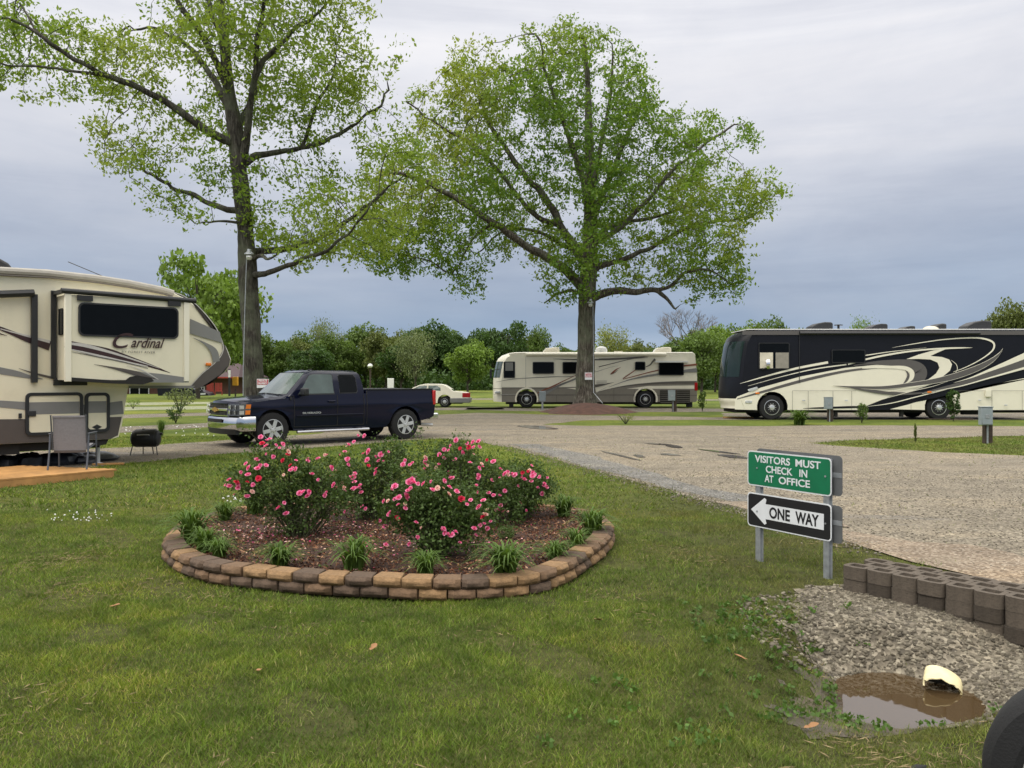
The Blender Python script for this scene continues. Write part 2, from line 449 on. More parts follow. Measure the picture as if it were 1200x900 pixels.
M['stone'] = island('crushed_stone', [(.045, .038, .027), (.095, .082, .060), (.15, .132, .098), (.07, .058, .040), (.28, .25, .19)], .85)
M['stone_d'] = island('drive_stone', [(.07, .061, .047), (.14, .123, .094), (.20, .175, .133), (.10, .09, .072), (.34, .31, .25)], .85)
M['chip'] = island('bark_chips', [(.022, .008, .004), (.085, .030, .014), (.17, .07, .035), (.04, .015, .008), (.22, .10, .05), (.42, .27, .17)], .9)
M['mulch'] = plain('bark_mulch', (.032, .013, .007), .95, var=.6, vs=26, bump=.8, bs=50)
M['mound'] = plain('red_brown_mulch', (.075, .034, .022), .95, var=.4, vs=4, bump=.8, bs=14)
M['deadleaf'] = island('fallen_leaf', [(.20, .10, .045), (.28, .15, .07)], .8)
def mudm():
    k = NT('wet_mud'); v = k.coord(); n = k.noise(v, 3.5, 6, .65)
    k.set(Base_Color=k.ramp(n, [(.35, (.040, .031, .019)), (.6, (.088, .069, .045))]), Roughness=k.ramp(n, [(.4, (.35, .35, .35)), (.6, (.85, .85, .85))]))
    k.bump(k.noise(v, 18, 6, .7), .6, .03); return k.m
M['mud'] = mudm()
def waterm(name, c, a=.35):
    k = NT(name); k.set(Base_Color=c, Roughness=.03, IOR=1.33, Transmission_Weight=a)
    k.bump(k.noise(k.coord(), 7, 2), .05, .01); return k.m
M['water'] = waterm('puddle_water', (.062, .040, .019), .0); M['water'].node_tree.nodes['Principled BSDF'].inputs['IOR'].default_value = 2.1
M['film'] = waterm('rain_film', (.13, .12, .11), .0)

def blockm(name, c):
    k = NT(name); v = k.coord(); n = k.noise(v, 9, 6, .7); n2 = k.noise(v, 70, 4, .6)
    col = k.ramp(n, [(.3, tuple(x * .6 for x in c)), (.5, c), (.72, tuple(min(1, x * 1.4) for x in c))])
    col = k.mix(.3, col, k.ramp(n2, [(.3, tuple(x * .5 for x in c)), (.7, tuple(x * 1.5 for x in c))]))
    k.set(Base_Color=col, Roughness=.95); k.bump(n2, .5, .01)
    b2 = k.node('ShaderNodeBump'); return k.m
M['blk_tan'] = blockm('tan_block', (.215, .130, .062)); M['blk_brown'] = blockm('brown_block', (.135, .082, .046)); M['blk_dark'] = blockm('dark_block', (.085, .056, .037))
M['conc'] = blockm('brown_concrete', (.090, .072, .054)); M['conc_d'] = blockm('dark_brown_concrete', (.052, .041, .030))  # second concrete is only a darker brown, mixed into the lower courses
# ------------------------------------------------------------------ camera, light, sky
cam = bpy.data.cameras.new('camera'); co = bpy.data.objects.new('camera', cam); COL.objects.link(co); S.camera = co
co.location = (0, 0, CH); co.rotation_euler = (R(90), 0, 0)
cam.sensor_width = 36; cam.lens = 36 * F / 1200; cam.shift_y = -(450 - YH) / 1200; cam.clip_end = 3000; cam.clip_start = .05
EL, AZ = R(52), R(-35)      # sun height; azimuth from +Y
sun = bpy.data.lights.new('sun', 'SUN'); sun.energy = 1.3; sun.angle = R(25); sun.color = (1, .96, .9)
so = bpy.data.objects.new('sun', sun); COL.objects.link(so)
sd = Vector((-.55, -.45, 1.0)).normalized(); so.rotation_euler = sd.to_track_quat('Z', 'Y').to_euler()
w = bpy.data.worlds.new('World'); S.world = w; w.use_nodes = True
nt = w.node_tree; N = nt.nodes; L = nt.links; bg = N['Background']
sky = N.new('ShaderNodeTexSky'); sky.sky_type = 'NISHITA'; sky.sun_disc = False
sky.sun_elevation = math.asin(sd.z); sky.sun_rotation = math.atan2(sd.x, sd.y); sky.air_density = 1.2; sky.dust_density = 2.
tc = N.new('ShaderNodeTexCoord'); sep = N.new('ShaderNodeSeparateXYZ'); L.new(tc.outputs['Generated'], sep.inputs[0])
def wramp(inp, stops):
    r = N.new('ShaderNodeValToRGB'); e = r.color_ramp.elements
    while len(e) < len(stops): e.new(.5)
    for el, (p, c) in zip(e, stops): el.position = p; el.color = rgb(c)
    L.new(inp, r.inputs[0]); return r.outputs[0]
def wnoise(sc, scale, detail, rough, dist=0.):
    mp = N.new('ShaderNodeMapping'); mp.inputs['Scale'].default_value = sc; L.new(tc.outputs['Generated'], mp.inputs[0])
    n = N.new('ShaderNodeTexNoise'); n.inputs['Scale'].default_value = scale; n.inputs['Detail'].default_value = detail
    n.inputs['Roughness'].default_value = rough; n.inputs['Distortion'].default_value = dist; L.new(mp.outputs[0], n.inputs[0]); return n.outputs[0]
def wmix(f, a, b, mode='MIX'):
    m = N.new('ShaderNodeMix'); m.data_type = 'RGBA'; m.blend_type = mode
    for i, v in ((0, f), (6, a), (7, b)):
        if isinstance(v, (int, float)): m.inputs[i].default_value = v
        elif isinstance(v, tuple): m.inputs[i].default_value = rgb(v)
        else: L.new(v, m.inputs[i])
    return m.outputs[2]
# warp the elevation a little so that the cloud layers are uneven
wob = wnoise((1, 1, 3.5), 2.2, 5, .55, .4)
mth = N.new('ShaderNodeMath'); mth.operation = 'MULTIPLY_ADD'; L.new(wob, mth.inputs[0]); mth.inputs[1].default_value = .16; L.new(sep.outputs[2], mth.inputs[2])
mt2 = N.new('ShaderNodeMath'); mt2.operation = 'SUBTRACT'; L.new(mth.outputs[0], mt2.inputs[0]); mt2.inputs[1].default_value = .08
clouds = wramp(mt2.outputs[0], [(0, (.36, .44, .57)), (.045, (.235, .315, .45)), (.11, (.31, .365, .475)), (.19, (.445, .475, .555)), (.30, (.63, .635, .685)), (.42, (.76, .755, .785)), (.58, (.78, .775, .79)), (.8, (1., .99, .97))])
# the thin overhead cloud outside the picture is the brightest part of an overcast sky
zen = wramp(sep.outputs[2], [(.44, (0, 0, 0)), (.75, (1, 1, 1))])
clouds = wmix(zen, clouds, (2.3, 2.22, 2.08))
band = wramp(wnoise((1, 1, 9), 1.7, 6, .6, .5), [(.30, (.86, .87, .90)), (.5, (1, 1, 1)), (.68, (1.10, 1.08, 1.05))])
clouds = wmix(1., clouds, band, 'MULTIPLY')
puff = wramp(wnoise((1, 1, 2.2), 5.5, 6, .6, .3), [(.3, (.94, .95, .96)), (.65, (1.05, 1.05, 1.04))])
clouds = wmix(1., clouds, puff, 'MULTIPLY')
sc_ = wmix(1., clouds, (10., 10., 10.), 'MULTIPLY')
out = wmix(.92, sky.outputs[0], sc_)
L.new(out, bg.inputs[0]); bg.inputs[1].default_value = .1
S.view_settings.view_transform = 'Standard'; S.view_settings.look = 'None'; S.view_settings.exposure = 0.3; S.view_settings.gamma = 1
S.cycles.max_bounces = 6; S.cycles.transparent_max_bounces = 8

# ------------------------------------------------------------------ ground: one sheet to the horizon
def spaced(stops):
    a = []
    for lo, hi, st in stops: a += list(np.arange(lo, hi, st))
    return np.array(a + [stops[-1][1]])
xs = spaced([(-900, -100, 80), (-100, -20, 8), (-20, -6, 1), (-6, -1, .2), (-1, 4.6, .05), (4.6, 8, .2), (8, 20, 1), (20, 100, 8), (100, 900, 80)])
ys = spaced([(-60, 2, 2), (2, 3, .2), (3, 7, .05), (7, 12, .2), (12, 40, 2), (40, 200, 16), (200, 1500, 100)])
X, Y = np.meshgrid(xs, ys); Z = height(X, Y)
def gridmesh(name, X, Y, Z, mat, keep=None):
    ny, nx = X.shape; idx = np.arange(nx * ny).reshape(ny, nx)
    q = np.stack([idx[:-1, :-1], idx[:-1, 1:], idx[1:, 1:], idx[1:, :-1]], -1).reshape(-1, 4)
    if keep is not None: q = q[keep.ravel()]
    return npmesh(name, np.stack([X, Y, Z], -1).reshape(-1, 3), q.ravel(), 4, mat, smooth=True)
tag(gridmesh('ground', X, Y, Z, M['ground']), kind='structure')

def ragged(P, amp_px=1.2, step=.35, seed=0):
    """photo-pixel outline -> ground outline with an uneven edge"""
    W_ = [np.array(G(*p)) for p in P]; out = []; n = len(W_)
    for i in range(n):
        a, b = W_[i], W_[(i + 1) % n]; d = np.linalg.norm(b - a); D = max(4, min(a[1], b[1]))
        st = step * max(1, D / 15); k = max(1, int(d / st)); k = min(k, 160)
        for j in range(k):
            p = a + (b - a) * j / k
            s = .012 * D * amp_px
            dx = noise.fractal(Vector((p[0] * .9, p[1] * .9, seed)), 1, 2, 4) * s; dy = noise.fractal(Vector((p[0] * .9, p[1] * .9, seed + 9)), 1, 2, 4) * s * 1.2
            out.append((p[0] + dx, p[1] + dy))
    return out
def sheet(name, P, mat, z, amp=1.2, seed=0, kind='structure', label=None):
    mb = MB(); o = ragged(P, amp, seed=seed); mb.poly([(x, y, z) for x, y in o], mat)
    ob = mb.build(name, smooth=False); tag(ob, kind=kind)
    return ob, o
ROAD = [(-260, 590), (0, 560), (60, 552), (140, 545), (180, 540), (250, 533), (300, 530), (380, 524), (440, 519), (520, 514), (560, 517), (600, 525), (640, 536), (690, 549), (740, 563), (800, 580), (860, 595), (900, 604), (960, 622), (1010, 642), (1090, 664), (1200, 694), (1700, 830),
        (1700, 556), (1400, 540), (1200, 534), (1100, 530), (1000, 524), (945, 519), (1000, 516), (1100, 513), (1200, 511), (1600, 506), (1600, 500), (1200, 499.5), (1000, 498.5), (900, 499), (800, 499), (700, 499), (630, 497.5), (690, 492.5), (900, 492), (1300, 492), (1300, 489), (900, 489.5), (760, 488), (640, 486), (560, 484), (515, 486), (420, 490), (330, 496), (400, 500), (380, 508), (280, 515), (150, 524), (0, 531), (-200, 540)]
road, ROADP = sheet('road', ROAD, M['gravel'], .004, 1.0, 1)
sheet('gravel_lane', [(60, 511), (145, 507), (240, 501), (330, 496), (420, 490), (420, 487), (330, 491), (240, 496), (145, 500), (60, 503)], M['gravel2'], .004, .8, 2)
sheet('gravel_lane', [(60, 494), (145, 490.5), (240, 487), (330, 485), (480, 481), (590, 480), (590, 477.5), (480, 478), (330, 481), (240, 483.5), (145, 486), (60, 489)], M['gravel2'], .004, .8, 3)
sheet('pale_lane', [(60, 482), (145, 481), (300, 478.5), (420, 476), (420, 474.8), (300, 475.5), (145, 477), (60, 478)], M['shell'], .004, .9, 4)
sheet('pale_lane', [(60, 475.5), (145, 475), (300, 472.6), (420, 471), (420, 469.5), (300, 470.5), (145, 472), (60, 473)], M['shell'], .004, .9, 5)
sheet('gravel_pad', [(545, 480), (600, 481.5), (735, 483), (860, 482.6), (860, 479), (735, 478), (620, 478.5), (545, 477)], M['gravel2'], .004, .7, 6)
sheet('gravel_pad', [(848, 488), (900, 489), (1000, 489.2), (1300, 489), (1300, 484), (1000, 483.5), (900, 484), (848, 484)], M['gravel2'], .006, .7, 7)
sheet('gravel_lane', [(800, 469.5), (1300, 470), (1300, 468.2), (800, 468)], M['gravel2'], .004, .6, 8)
sheet('gravel_lane', [(545, 468.5), (650, 468.8), (650, 467.2), (545, 467)], M['gravel2'], .004, .6, 9)
sheet('dirt_patch', [(945, 617), (985, 620), (1030, 629), (1080, 637), (1140, 640), (1188, 650), (1230, 668), (1215, 690), (1170, 684), (1120, 671), (1070, 658), (1010, 641), (965, 626)], M['dirt'], .0125, 1.3, 21)
sheet('dirt_patch', [(845, 590), (880, 589), (925, 597), (965, 606), (985, 618), (940, 614), (890, 601)], M['dirt'], .0145, 1.1, 24)
sheet('damp_gravel', [(596, 521), (630, 521), (690, 534), (760, 553), (830, 572), (880, 583), (925, 592), (900, 597), (850, 588), (790, 574), (730, 558), (680, 545), (640, 533)], M['wetgravel'], .008, 1.1, 22)
# wet streaks standing on the drive
for i, (a, b, t) in enumerate([((704, 529), (752, 540.5), 1.4), ((780, 522.5), (801, 525), 2.2), ((815, 526.5), (868, 533), 1.2), ((840, 533.5), (878, 537.5), 2.4), ((742, 534), (756, 536), 2.0), ((772, 532.5), (798, 534), 1.3), ((606, 499.5), (655, 503), 2.6), ((755, 520), (790, 522), 1.0)]):
    P = [a, ((a[0] + b[0]) / 2, (a[1] + b[1]) / 2 - t * .7), b, ((a[0] + b[0]) / 2, (a[1] + b[1]) / 2 + t * .7)]
    mb = MB(); q = cr([G(*p) for p in P], 6, True)
    mb.poly([(x + .05 * noise.noise(Vector((x * 5, y * 5, 0))), y + .07 * noise.noise(Vector((x * 5, y * 5, 7))), .015) for x, y in q], M['film'])
    tag(mb.build('puddle', smooth=False), kind='structure')

# ------------------------------------------------------------------ flower bed outline
BED = [(192, 652), (204, 669), (238, 683), (290, 691), (360, 698), (430, 702), (500, 705), (570, 705), (630, 698), (665, 685), (696, 664), (717, 643), (716, 622), (700, 609), (655, 601), (600, 597.5), (540, 596.5), (480, 596.5), (400, 597), (340, 598), (300, 600), (255, 607), (215, 626)]
BEDW = cr([G(*p) for p in BED], 10, True)
BEDP = [tuple(p) for p in BEDW]
bc = BEDW.mean(0)
# ditch gravel follows the terrain
DG = [G(945, 686), G(985, 690), G(1010, 690), (3.5, 5.62), (4.2, 4.7), (4.2, 3.4), (3.0, 3.35), (2.62, 4.05), (2.25, 4.35), (2.5, 4.75), (2.0, 5.5), (1.95, 5.75)]
MUD = [(1.35, 4.12), (1.6, 4.12), (2.0, 4.27), (2.6, 4.6), (2.95, 5.1), (2.6, 5.65), (2.0, 5.6), (1.78, 5.1), (1.62, 4.7), (1.4, 4.35)]
gx = np.arange(.6, 4.4, .04); gy = np.arange(3.2, 7.1, .04); GX, GY = np.meshgrid(gx, gy)
cx, cy = (GX[:-1, :-1] + .02), (GY[:-1, :-1] + .02)
jx = cx + .07 * np.sin(cx * 17 + cy * 9) + .05 * np.sin(cy * 31); jy = cy + .07 * np.sin(cy * 19 - cx * 13)
tag(gridmesh('ditch_mud', GX, GY, height(GX, GY) + .004, M['mud'], inpoly(MUD, jx, jy)), kind='structure')
tag(gridmesh('ditch_gravel', GX, GY, height(GX, GY) + .008, M['gravel2'], inpoly(DG, jx, jy)), kind='structure')
# standing water in the ditch
WZ = -.275
mb = MB(); mb.poly([(1.2, 3.9, WZ), (2.62, 4.3, WZ), (3.02, 5.2, WZ), (2.8, 5.75, WZ), (1.6, 5.6, WZ)], M['water'])
tag(mb.build('water', smooth=False), kind='structure')

# ------------------------------------------------------------------ stones
def rocks(name, xy, sizes, mat, z0=None, flat=.65):
    phi = (1 + 5 ** .5) / 2
    B = np.array([(-1, phi, 0), (1, phi, 0), (-1, -phi, 0), (1, -phi, 0), (0, -1, phi), (0, 1, phi), (0, -1, -phi), (0, 1, -phi), (phi, 0, -1), (phi, 0, 1), (-phi, 0, -1), (-phi, 0, 1)]) / 1.9
    T = np.array([(0, 11, 5), (0, 5, 1), (0, 1, 7), (0, 7, 10), (0, 10, 11), (1, 5, 9), (5, 11, 4), (11, 10, 2), (10, 7, 6), (7, 1, 8), (3, 9, 4), (3, 4, 2), (3, 2, 6), (3, 6, 8), (3, 8, 9), (4, 9, 5), (2, 4, 11), (6, 2, 10), (8, 6, 7), (9, 8, 1)])
    n = len(xy); V = B[None] * (1 + .38 * (rng.random((n, 12, 1)) - .5)) * (1 + .3 * (rng.random((n, 12, 3)) - .5))
    sc = np.stack([.6 + .7 * rng.random(n), .6 + .5 * rng.random(n), flat * (.6 + .6 * rng.random(n))], 1)
    V = V * sc[:, None, :] * sizes[:, None, None] * .5
    a = rng.random(n) * 6.28; c, s_ = np.cos(a)[:, None], np.sin(a)[:, None]
    X_ = V[..., 0] * c - V[..., 1] * s_; Y_ = V[..., 0] * s_ + V[..., 1] * c
    tl = (rng.random(n) - .5)[:, None]; Z_ = V[..., 2] + X_ * tl
    zz = (height(xy[:, 0], xy[:, 1]) if z0 is None else np.full(n, z0)) + sizes * .12
    P = np.stack([X_ + xy[:, 0:1], Y_ + xy[:, 1:2], Z_ + zz[:, None]], -1).reshape(-1, 3)
    Fc = (T[None] + 12 * np.arange(n)[:, None, None]).reshape(-1)
    return npmesh(name, P, Fc, 3, mat)
def sample_poly(P, n, noise_cut=None):
    P = np.array(P); lo, hi = P.min(0), P.max(0); out = np.zeros((0, 2))
    while len(out) < n:
        q = lo + rng.random((n * 2, 2)) * (hi - lo); q = q[inpoly(P, q[:, 0], q[:, 1])]
        out = np.vstack([out, q])
    return out[:n]
q = sample_poly(DG, 24000); wd = height(q[:, 0], q[:, 1]); q = q[wd > WZ - .03]
tag(rocks('ditch_stones', q, .013 + .030 * rng.random(len(q)) ** 2.4, M['stone']), 'grey crushed stones covering the bank below the block wall', 'stones', kind='stuff')
q = sample_poly([(1.7, 6.3), (2.7, 6.7), (2.5, 5.7), (1.6, 5.1), (1.5, 5.4)], 700)
q2 = sample_poly([(2.2, 4.15), (3.2, 4.3), (3.3, 3.6), (2.5, 3.7)], 700)
q = np.vstack([q, q2])
tag(rocks('stray_stones', q, .02 + .035 * rng.random(len(q)) ** 2, M['stone']), 'scattered pale stones strewn in the grass round the ditch', 'stones', kind='stuff')
near = [p for p in ROADP if p[1] < 13]
q = sample_poly(ROADP, 90000); q = q[(q[:, 1] < 15) & (np.abs(q[:, 0]) < q[:, 1] * .66)]
keep = rng.random(len(q)) < np.clip(6. / q[:, 1], 0, 1) ** 1.0; q = q[keep][:16000]
tag(rocks('drive_stones', q, .012 + .018 * rng.random(len(q)), M['stone_d'], .004), 'loose light gravel stones lying on the near part of the drive', 'gravel', kind='stuff')
# gravel spill along the lawn edge of the drive
e = np.array([G(*p) for p in [(600, 526), (640, 537), (690, 550), (740, 564), (800, 581), (860, 596), (900, 605), (960, 623), (1010, 643)]]); ec = cr(e, 60)
k = rng.integers(0, len(ec), 2600); q = ec[k] + rng.normal(0, .16, (2600, 2))
tag(rocks('edge_stones', q, .014 + .022 * rng.random(len(q)), M['stone_d'], .004), 'line of loose stones between the drive and the lawn', 'stones', kind='stuff')

# ------------------------------------------------------------------ lawn blades
LAWN_CUT = [ROADP, BEDP]
def blades(n, D0, D1, hgt, wid, seg):
    # uniform over the ground wedge
    D = np.sqrt(D0 ** 2 + rng.random(n) * (D1 ** 2 - D0 ** 2)); x = (rng.random(n) * 1.36 - .68) * D
    ok = ~inpoly(BEDP, x, D)
    inr = inpoly(ROADP, x + .05 * rng.normal(size=n) * D / 8, D + .05 * rng.normal(size=n) * D / 8)
    ok &= ~inr | (rng.random(n) < .012)
    ok &= ~inpoly(DG, x + .06 * rng.normal(size=n), D + .06 * rng.normal(size=n)) | (rng.random(n) < .035)
    ok &= ~inpoly(MUD, x + .08 * rng.normal(size=n), D + .08 * rng.normal(size=n)) | (rng.random(n) < .30 + .6 * (np.sin(x * 9 + D * 4) > .35))
    # worn, thinner turf
    th = np.sin(x * 2.1 + 1.3 * np.sin(D * 1.7)) * np.sin(D * 2.7 + 1.1 * np.sin(x * 3.1)) + .5 * np.sin(x * 7.3 + D * 5.1)
    ok &= (th < .75) | (rng.random(n) < .35)
    dry = np.clip((x - .5) / 2.0, 0, 1) * (D < 9); ok &= rng.random(n) > dry * .5
    x, D = x[ok], D[ok]; n = len(x); z = height(x, D); ok = z > WZ; x, D, z = x[ok], D[ok], z[ok]; n = len(x)
    # tufts: pull towards clump centres
    h = hgt * (.45 + .9 * rng.random(n)) * (1 + .35 * np.sin(x * 5.3) * np.sin(D * 6.1)); a = rng.random(n) * 6.28; lean = (.3 + 1.3 * rng.random(n)) * h
    lx, ly = np.cos(a) * lean, np.sin(a) * lean; b = rng.random(n) * 3.14
    wx, wy = np.cos(b) * wid * (.6 + .8 * rng.random(n)) / 2, np.sin(b) * wid / 2
    z0 = z - .004
    if seg == 2:
        V = np.stack([np.stack([x - wx, D - wy, z0], 1), np.stack([x + wx, D + wy, z0], 1),
                      np.stack([x + wx * .8 + lx * .35, D + wy * .8 + ly * .35, z + h * .6], 1), np.stack([x - wx * .8 + lx * .35, D - wy * .8 + ly * .35, z + h * .6], 1),
                      np.stack([x + lx, D + ly, z + h * .95], 1)], 1).reshape(-1, 3)
        i = 5 * np.arange(n)[:, None]
        Fq = np.concatenate([i + [0, 1, 2, 3], i + [3, 2, 4]], 1); npr = np.tile([4, 3], n)
        return V, Fq.ravel(), npr
    V = np.stack([np.stack([x - wx, D - wy, z0], 1), np.stack([x + wx, D + wy, z0], 1), np.stack([x + lx, D + ly, z + h], 1)], 1).reshape(-1, 3)
    return V, (3 * np.arange(n)[:, None] + [0, 1, 2]).ravel(), np.full(n, 3)
sets = [blades(300000, 2.9, 6.2, .024, .0048, 1), blades(4000, 2.9, 8.5, .042, .007, 2), blades(260000, 6.2, 10.5, .025, .0065, 1), blades(190000, 10.5, 24, .038, .017, 1)]
V = np.concatenate([s[0] for s in sets]); off = np.cumsum([0] + [len(s[0]) for s in sets[:-1]])
Fc = np.concatenate([s[1] + o for s, o in zip(sets, off)]); npr = np.concatenate([s[2] for s in sets])
# matted dry thatch in the thin spots
C = []
for _ in range(170):
    D = math.sqrt(3.2 ** 2 + rng.random() * (8.5 ** 2 - 3.2 ** 2)); x = (rng.random() * 1.3 - .65) * D
    if noise.noise(Vector((x * .8, D * .8, 3))) < .05 or inpoly(BEDP, [x], [D])[0] or inpoly(DG, [x], [D])[0] or inpoly(ROADP, [x], [D])[0]: continue
    m = 45; C.append(np.column_stack([x + rng.normal(0, .13, m), D + rng.normal(0, .13, m)]))
C = np.concatenate(C); zq = height(C[:, 0], C[:, 1]) + .006 + .012 * rng.random(len(C)); a = rng.random(len(C)) * 6.28; Lq = .015 + .03 * rng.random(len(C))
dx, dy = np.cos(a) * Lq, np.sin(a) * Lq
Vt = np.stack([np.stack([C[:, 0] - dx, C[:, 1] - dy, zq], 1), np.stack([C[:, 0] - dy * .07, C[:, 1] + dx * .07, zq + .004], 1), np.stack([C[:, 0] + dx, C[:, 1] + dy, zq + .008 * rng.random(len(C))], 1), np.stack([C[:, 0] + dy * .07, C[:, 1] - dx * .07, zq + .002], 1)], 1).reshape(-1, 3)
M['thatch'] = island('dry_thatch', [(.07, .05, .025), (.15, .11, .055), (.25, .19, .10)], .8)
tag(npmesh('dry_thatch', Vt, np.arange(len(Vt)), 4, M['thatch']), 'matted straw coloured thatch lying in thin spots of the lawn', 'thatch', kind='stuff')
tag(npmesh('grass', V, Fc, npr, M['blade']), 'short mown lawn grass with dry and thin patches', 'grass', kind='stuff')
# ------------------------------------------------------------------ leaf clouds
def leaf_quads(C, size, elong=.5, droop=0., up=.0, nrm=None):
    """one rhombic leaf per centre"""
    n = len(C); size = np.broadcast_to(size, n)
    a = rng.normal(size=(n, 3)); a[:, 2] -= droop; a /= np.linalg.norm(a, axis=1)[:, None]
    b = rng.normal(size=(n, 3)); b -= (b * a).sum(1)[:, None] * a; b /= np.linalg.norm(b, axis=1)[:, None]
    s = size[:, None] * .5
    V = np.stack([C - a * s, C + b * s * elong, C + a * s, C - b * s * elong], 1)
    return V.reshape(-1, 3), np.arange(4 * n)

# ------------------------------------------------------------------ large trees grown into the crown seen in the photo
def grow_tree(name, D, trunk, limbs, crowns, holes, seed, natt, leafmat, leaf_n, leaf_s, label, group, bx=0., depth=1.0, barkm=None):
    r2 = np.random.default_rng(seed)
    k = D / F
    def W(px, py, y=0.): s = (D + y) / F; return np.array([(px - 600) * k, y, CH - (py - YH) * k])
    base = W(trunk[0][0], trunk[0][1]); base[2] = 0
    root = empty(name, (base[0], D, 0), label=label, cat='tree', group=group)
    off = np.array([base[0], 0, 0])
    nodes = []; par = []; rad0 = []
    tp = cr([(p[0], p[1], p[2]) for p in trunk], 7)
    for p in tp:
        nodes.append(W(p[0], p[1])); par.append(len(nodes) - 2); rad0.append(p[2] * k)
    for (pts, dy, r0) in limbs:
        P = cr(pts, 5); start = W(*P[0]); A = np.array(nodes)
        i0 = int(np.argmin(np.linalg.norm(A[:len(tp) + 0] - start, axis=1))) if True else 0
        d_all = np.linalg.norm(A - start, axis=1); i0 = int(np.argmin(d_all)); prev = i0; y0 = A[i0][1]
        n = len(P)
        for j, p in enumerate(P[1:], 1):
            t = j / (n - 1); q = W(p[0], p[1]); q[1] = y0 + dy * t ** .9
            q += np.array(noise.noise_vector(Vector((p[0] * .05, p[1] * .05, seed)))) * .22 * t * (1 if r0 > 3 else .6)
            nodes.append(q); par.append(prev); prev = len(nodes) - 1; rad0.append(r0 * k * (1 - .75 * t))
    # attraction points
    att = []
    crowns = [[tuple(np.mean(C, axis=0) + (np.array(p) - np.mean(C, axis=0)) * np.array([.985, .935])) for p in C] for C in crowns]
    tot = []
    for C in crowns:
        P = np.array(C); lo, hi = P.min(0), P.max(0); area = (hi - lo).prod(); tot.append(area)
    for C, ar in zip(crowns, tot):
        P = np.array(C, float); lo, hi = P.min(0), P.max(0); c = P.mean(0); m = int(natt * ar / sum(tot)); cnt = 0; it = 0
        while cnt < m and it < 400:
            it += 1
            q = lo + r2.random((400, 2)) * (hi - lo); q = q[inpoly(C, q[:, 0], q[:, 1])]
            for h in holes: q = q[~inpoly(h, q[:, 0], q[:, 1]) | (r2.random(len(q)) < .06)]
            for a in q:
                # distance to outline gives thickness
                seg = np.roll(P, -1, 0) - P; tt = np.clip(((a - P) * seg).sum(1) / (seg ** 2).sum(1), 0, 1)
                de = np.min(np.linalg.norm(P + seg * tt[:, None] - a, axis=1)) * k
                hd = depth * min(7., 1.0 + 1.5 * math.sqrt(max(de, 0)) * 1.3)
                y = (r2.random() * 2 - 1) * hd; p = W(a[0], a[1]); p[1] = y
                if noise.noise(Vector(p) * .40 + Vector((seed, 0, 0))) < -.06: continue
                att.append(p); cnt += 1
                if cnt >= m: break
    att = np.array(att); nod = list(nodes); step = .42
    near = np.full(len(att), 1e9); who = np.zeros(len(att), int)
    def upd(i0):
        for i in range(i0, len(nod)):
            d = np.linalg.norm(att - nod[i], axis=1); m = d < near; near[m] = d[m]; who[m] = i
    ntr = sum(1 for p in tp)
    lowz = W(0, trunk[0][1] - 115)[2]
    upd(0)
    alive = np.ones(len(att), bool)
    ng = [0] * len(nod)
    for itn in range(110):
        act = alive & (near > .45)
        if act.sum() < 5: break
        new = len(nod)
        for i in np.unique(who[act]):
            if i < ntr and nod[i][2] < lowz: continue
            if ng[i] > 3: continue
            m = act & (who == i); v = att[m] - nod[i]; v = (v / np.linalg.norm(v, axis=1)[:, None]).mean(0)
            v += r2.normal(0, .22, 3) + np.array([0, 0, .05]); v /= np.linalg.norm(v) + 1e-6
            nod.append(nod[i] + v * step); par.append(int(i)); rad0.append(0); ng.append(0); ng[i] += 1
        if len(nod) == new: break
        upd(new); alive &= ~(near < .4)
        if len(nod) > 9000: break
    nod = np.array(nod); n = len(nod); par = np.array(par)
    ch = [[] for _ in range(n)]
    for i in range(n):
        if par[i] >= 0: ch[par[i]].append(i)
    rad = np.zeros(n)
    for i in range(n - 1, -1, -1):
        s = sum(rad[c] ** 2.35 for c in ch[i]); rad[i] = max(.012, s ** (1 / 2.35)) if s else .010
    rad = np.where(np.array(rad0) > 0, np.maximum(np.array(rad0), .012), np.minimum(rad, .16))
    # wood
    mb = MB(); bk = barkm
    done = set()
    def chain(i, p):
        c = [p, i] if p is not None else [i]
        while ch[i]:
            j = max(ch[i], key=lambda q: rad[q])
            c.append(j); i = j
        return c
    stack = [(0, None)]
    while stack:
        i, p = stack.pop()
        c = chain(i, p); cs = set(c)
        for q in (c if p is None else c[1:]):
            for x in ch[q]:
                if x not in cs: stack.append((x, q))
        if len(c) < 2: continue
        r = [rad[j] for j in c]
        if p is not None: r[0] = r[1] * 1.15
        mr = max(r); ns = 14 if mr > .25 else 8 if mr > .08 else 5 if mr > .03 else 3
        pts = [nod[j] - off for j in c]
        if p is None: pts[0] = pts[0] * np.array([1, 1, 1]); pts = [np.array([pts[0][0], 0, -.1])] + pts; r = [r[0] * 1.1] + r
        mb.tube(pts, r, bk, ns, cap=False)
    mb.v = [tuple(Vector(v) + noise.noise_vector(Vector((v[0] * 2.2, v[1] * 2.2, v[2] * .9))) * .055 + noise.noise_vector(Vector((v[0] * 7, v[1] * 7, v[2] * 2.5))) * .022) for v in mb.v]
    mb.build('trunk', root, ang=60)
    # leaves on thin wood
    tips = np.array([i for i in range(n) if rad[i] < .028 and i >= ntr])
    wgt = np.array([3.0 if not ch[i] else 1.0 for i in tips]); wgt /= wgt.sum()
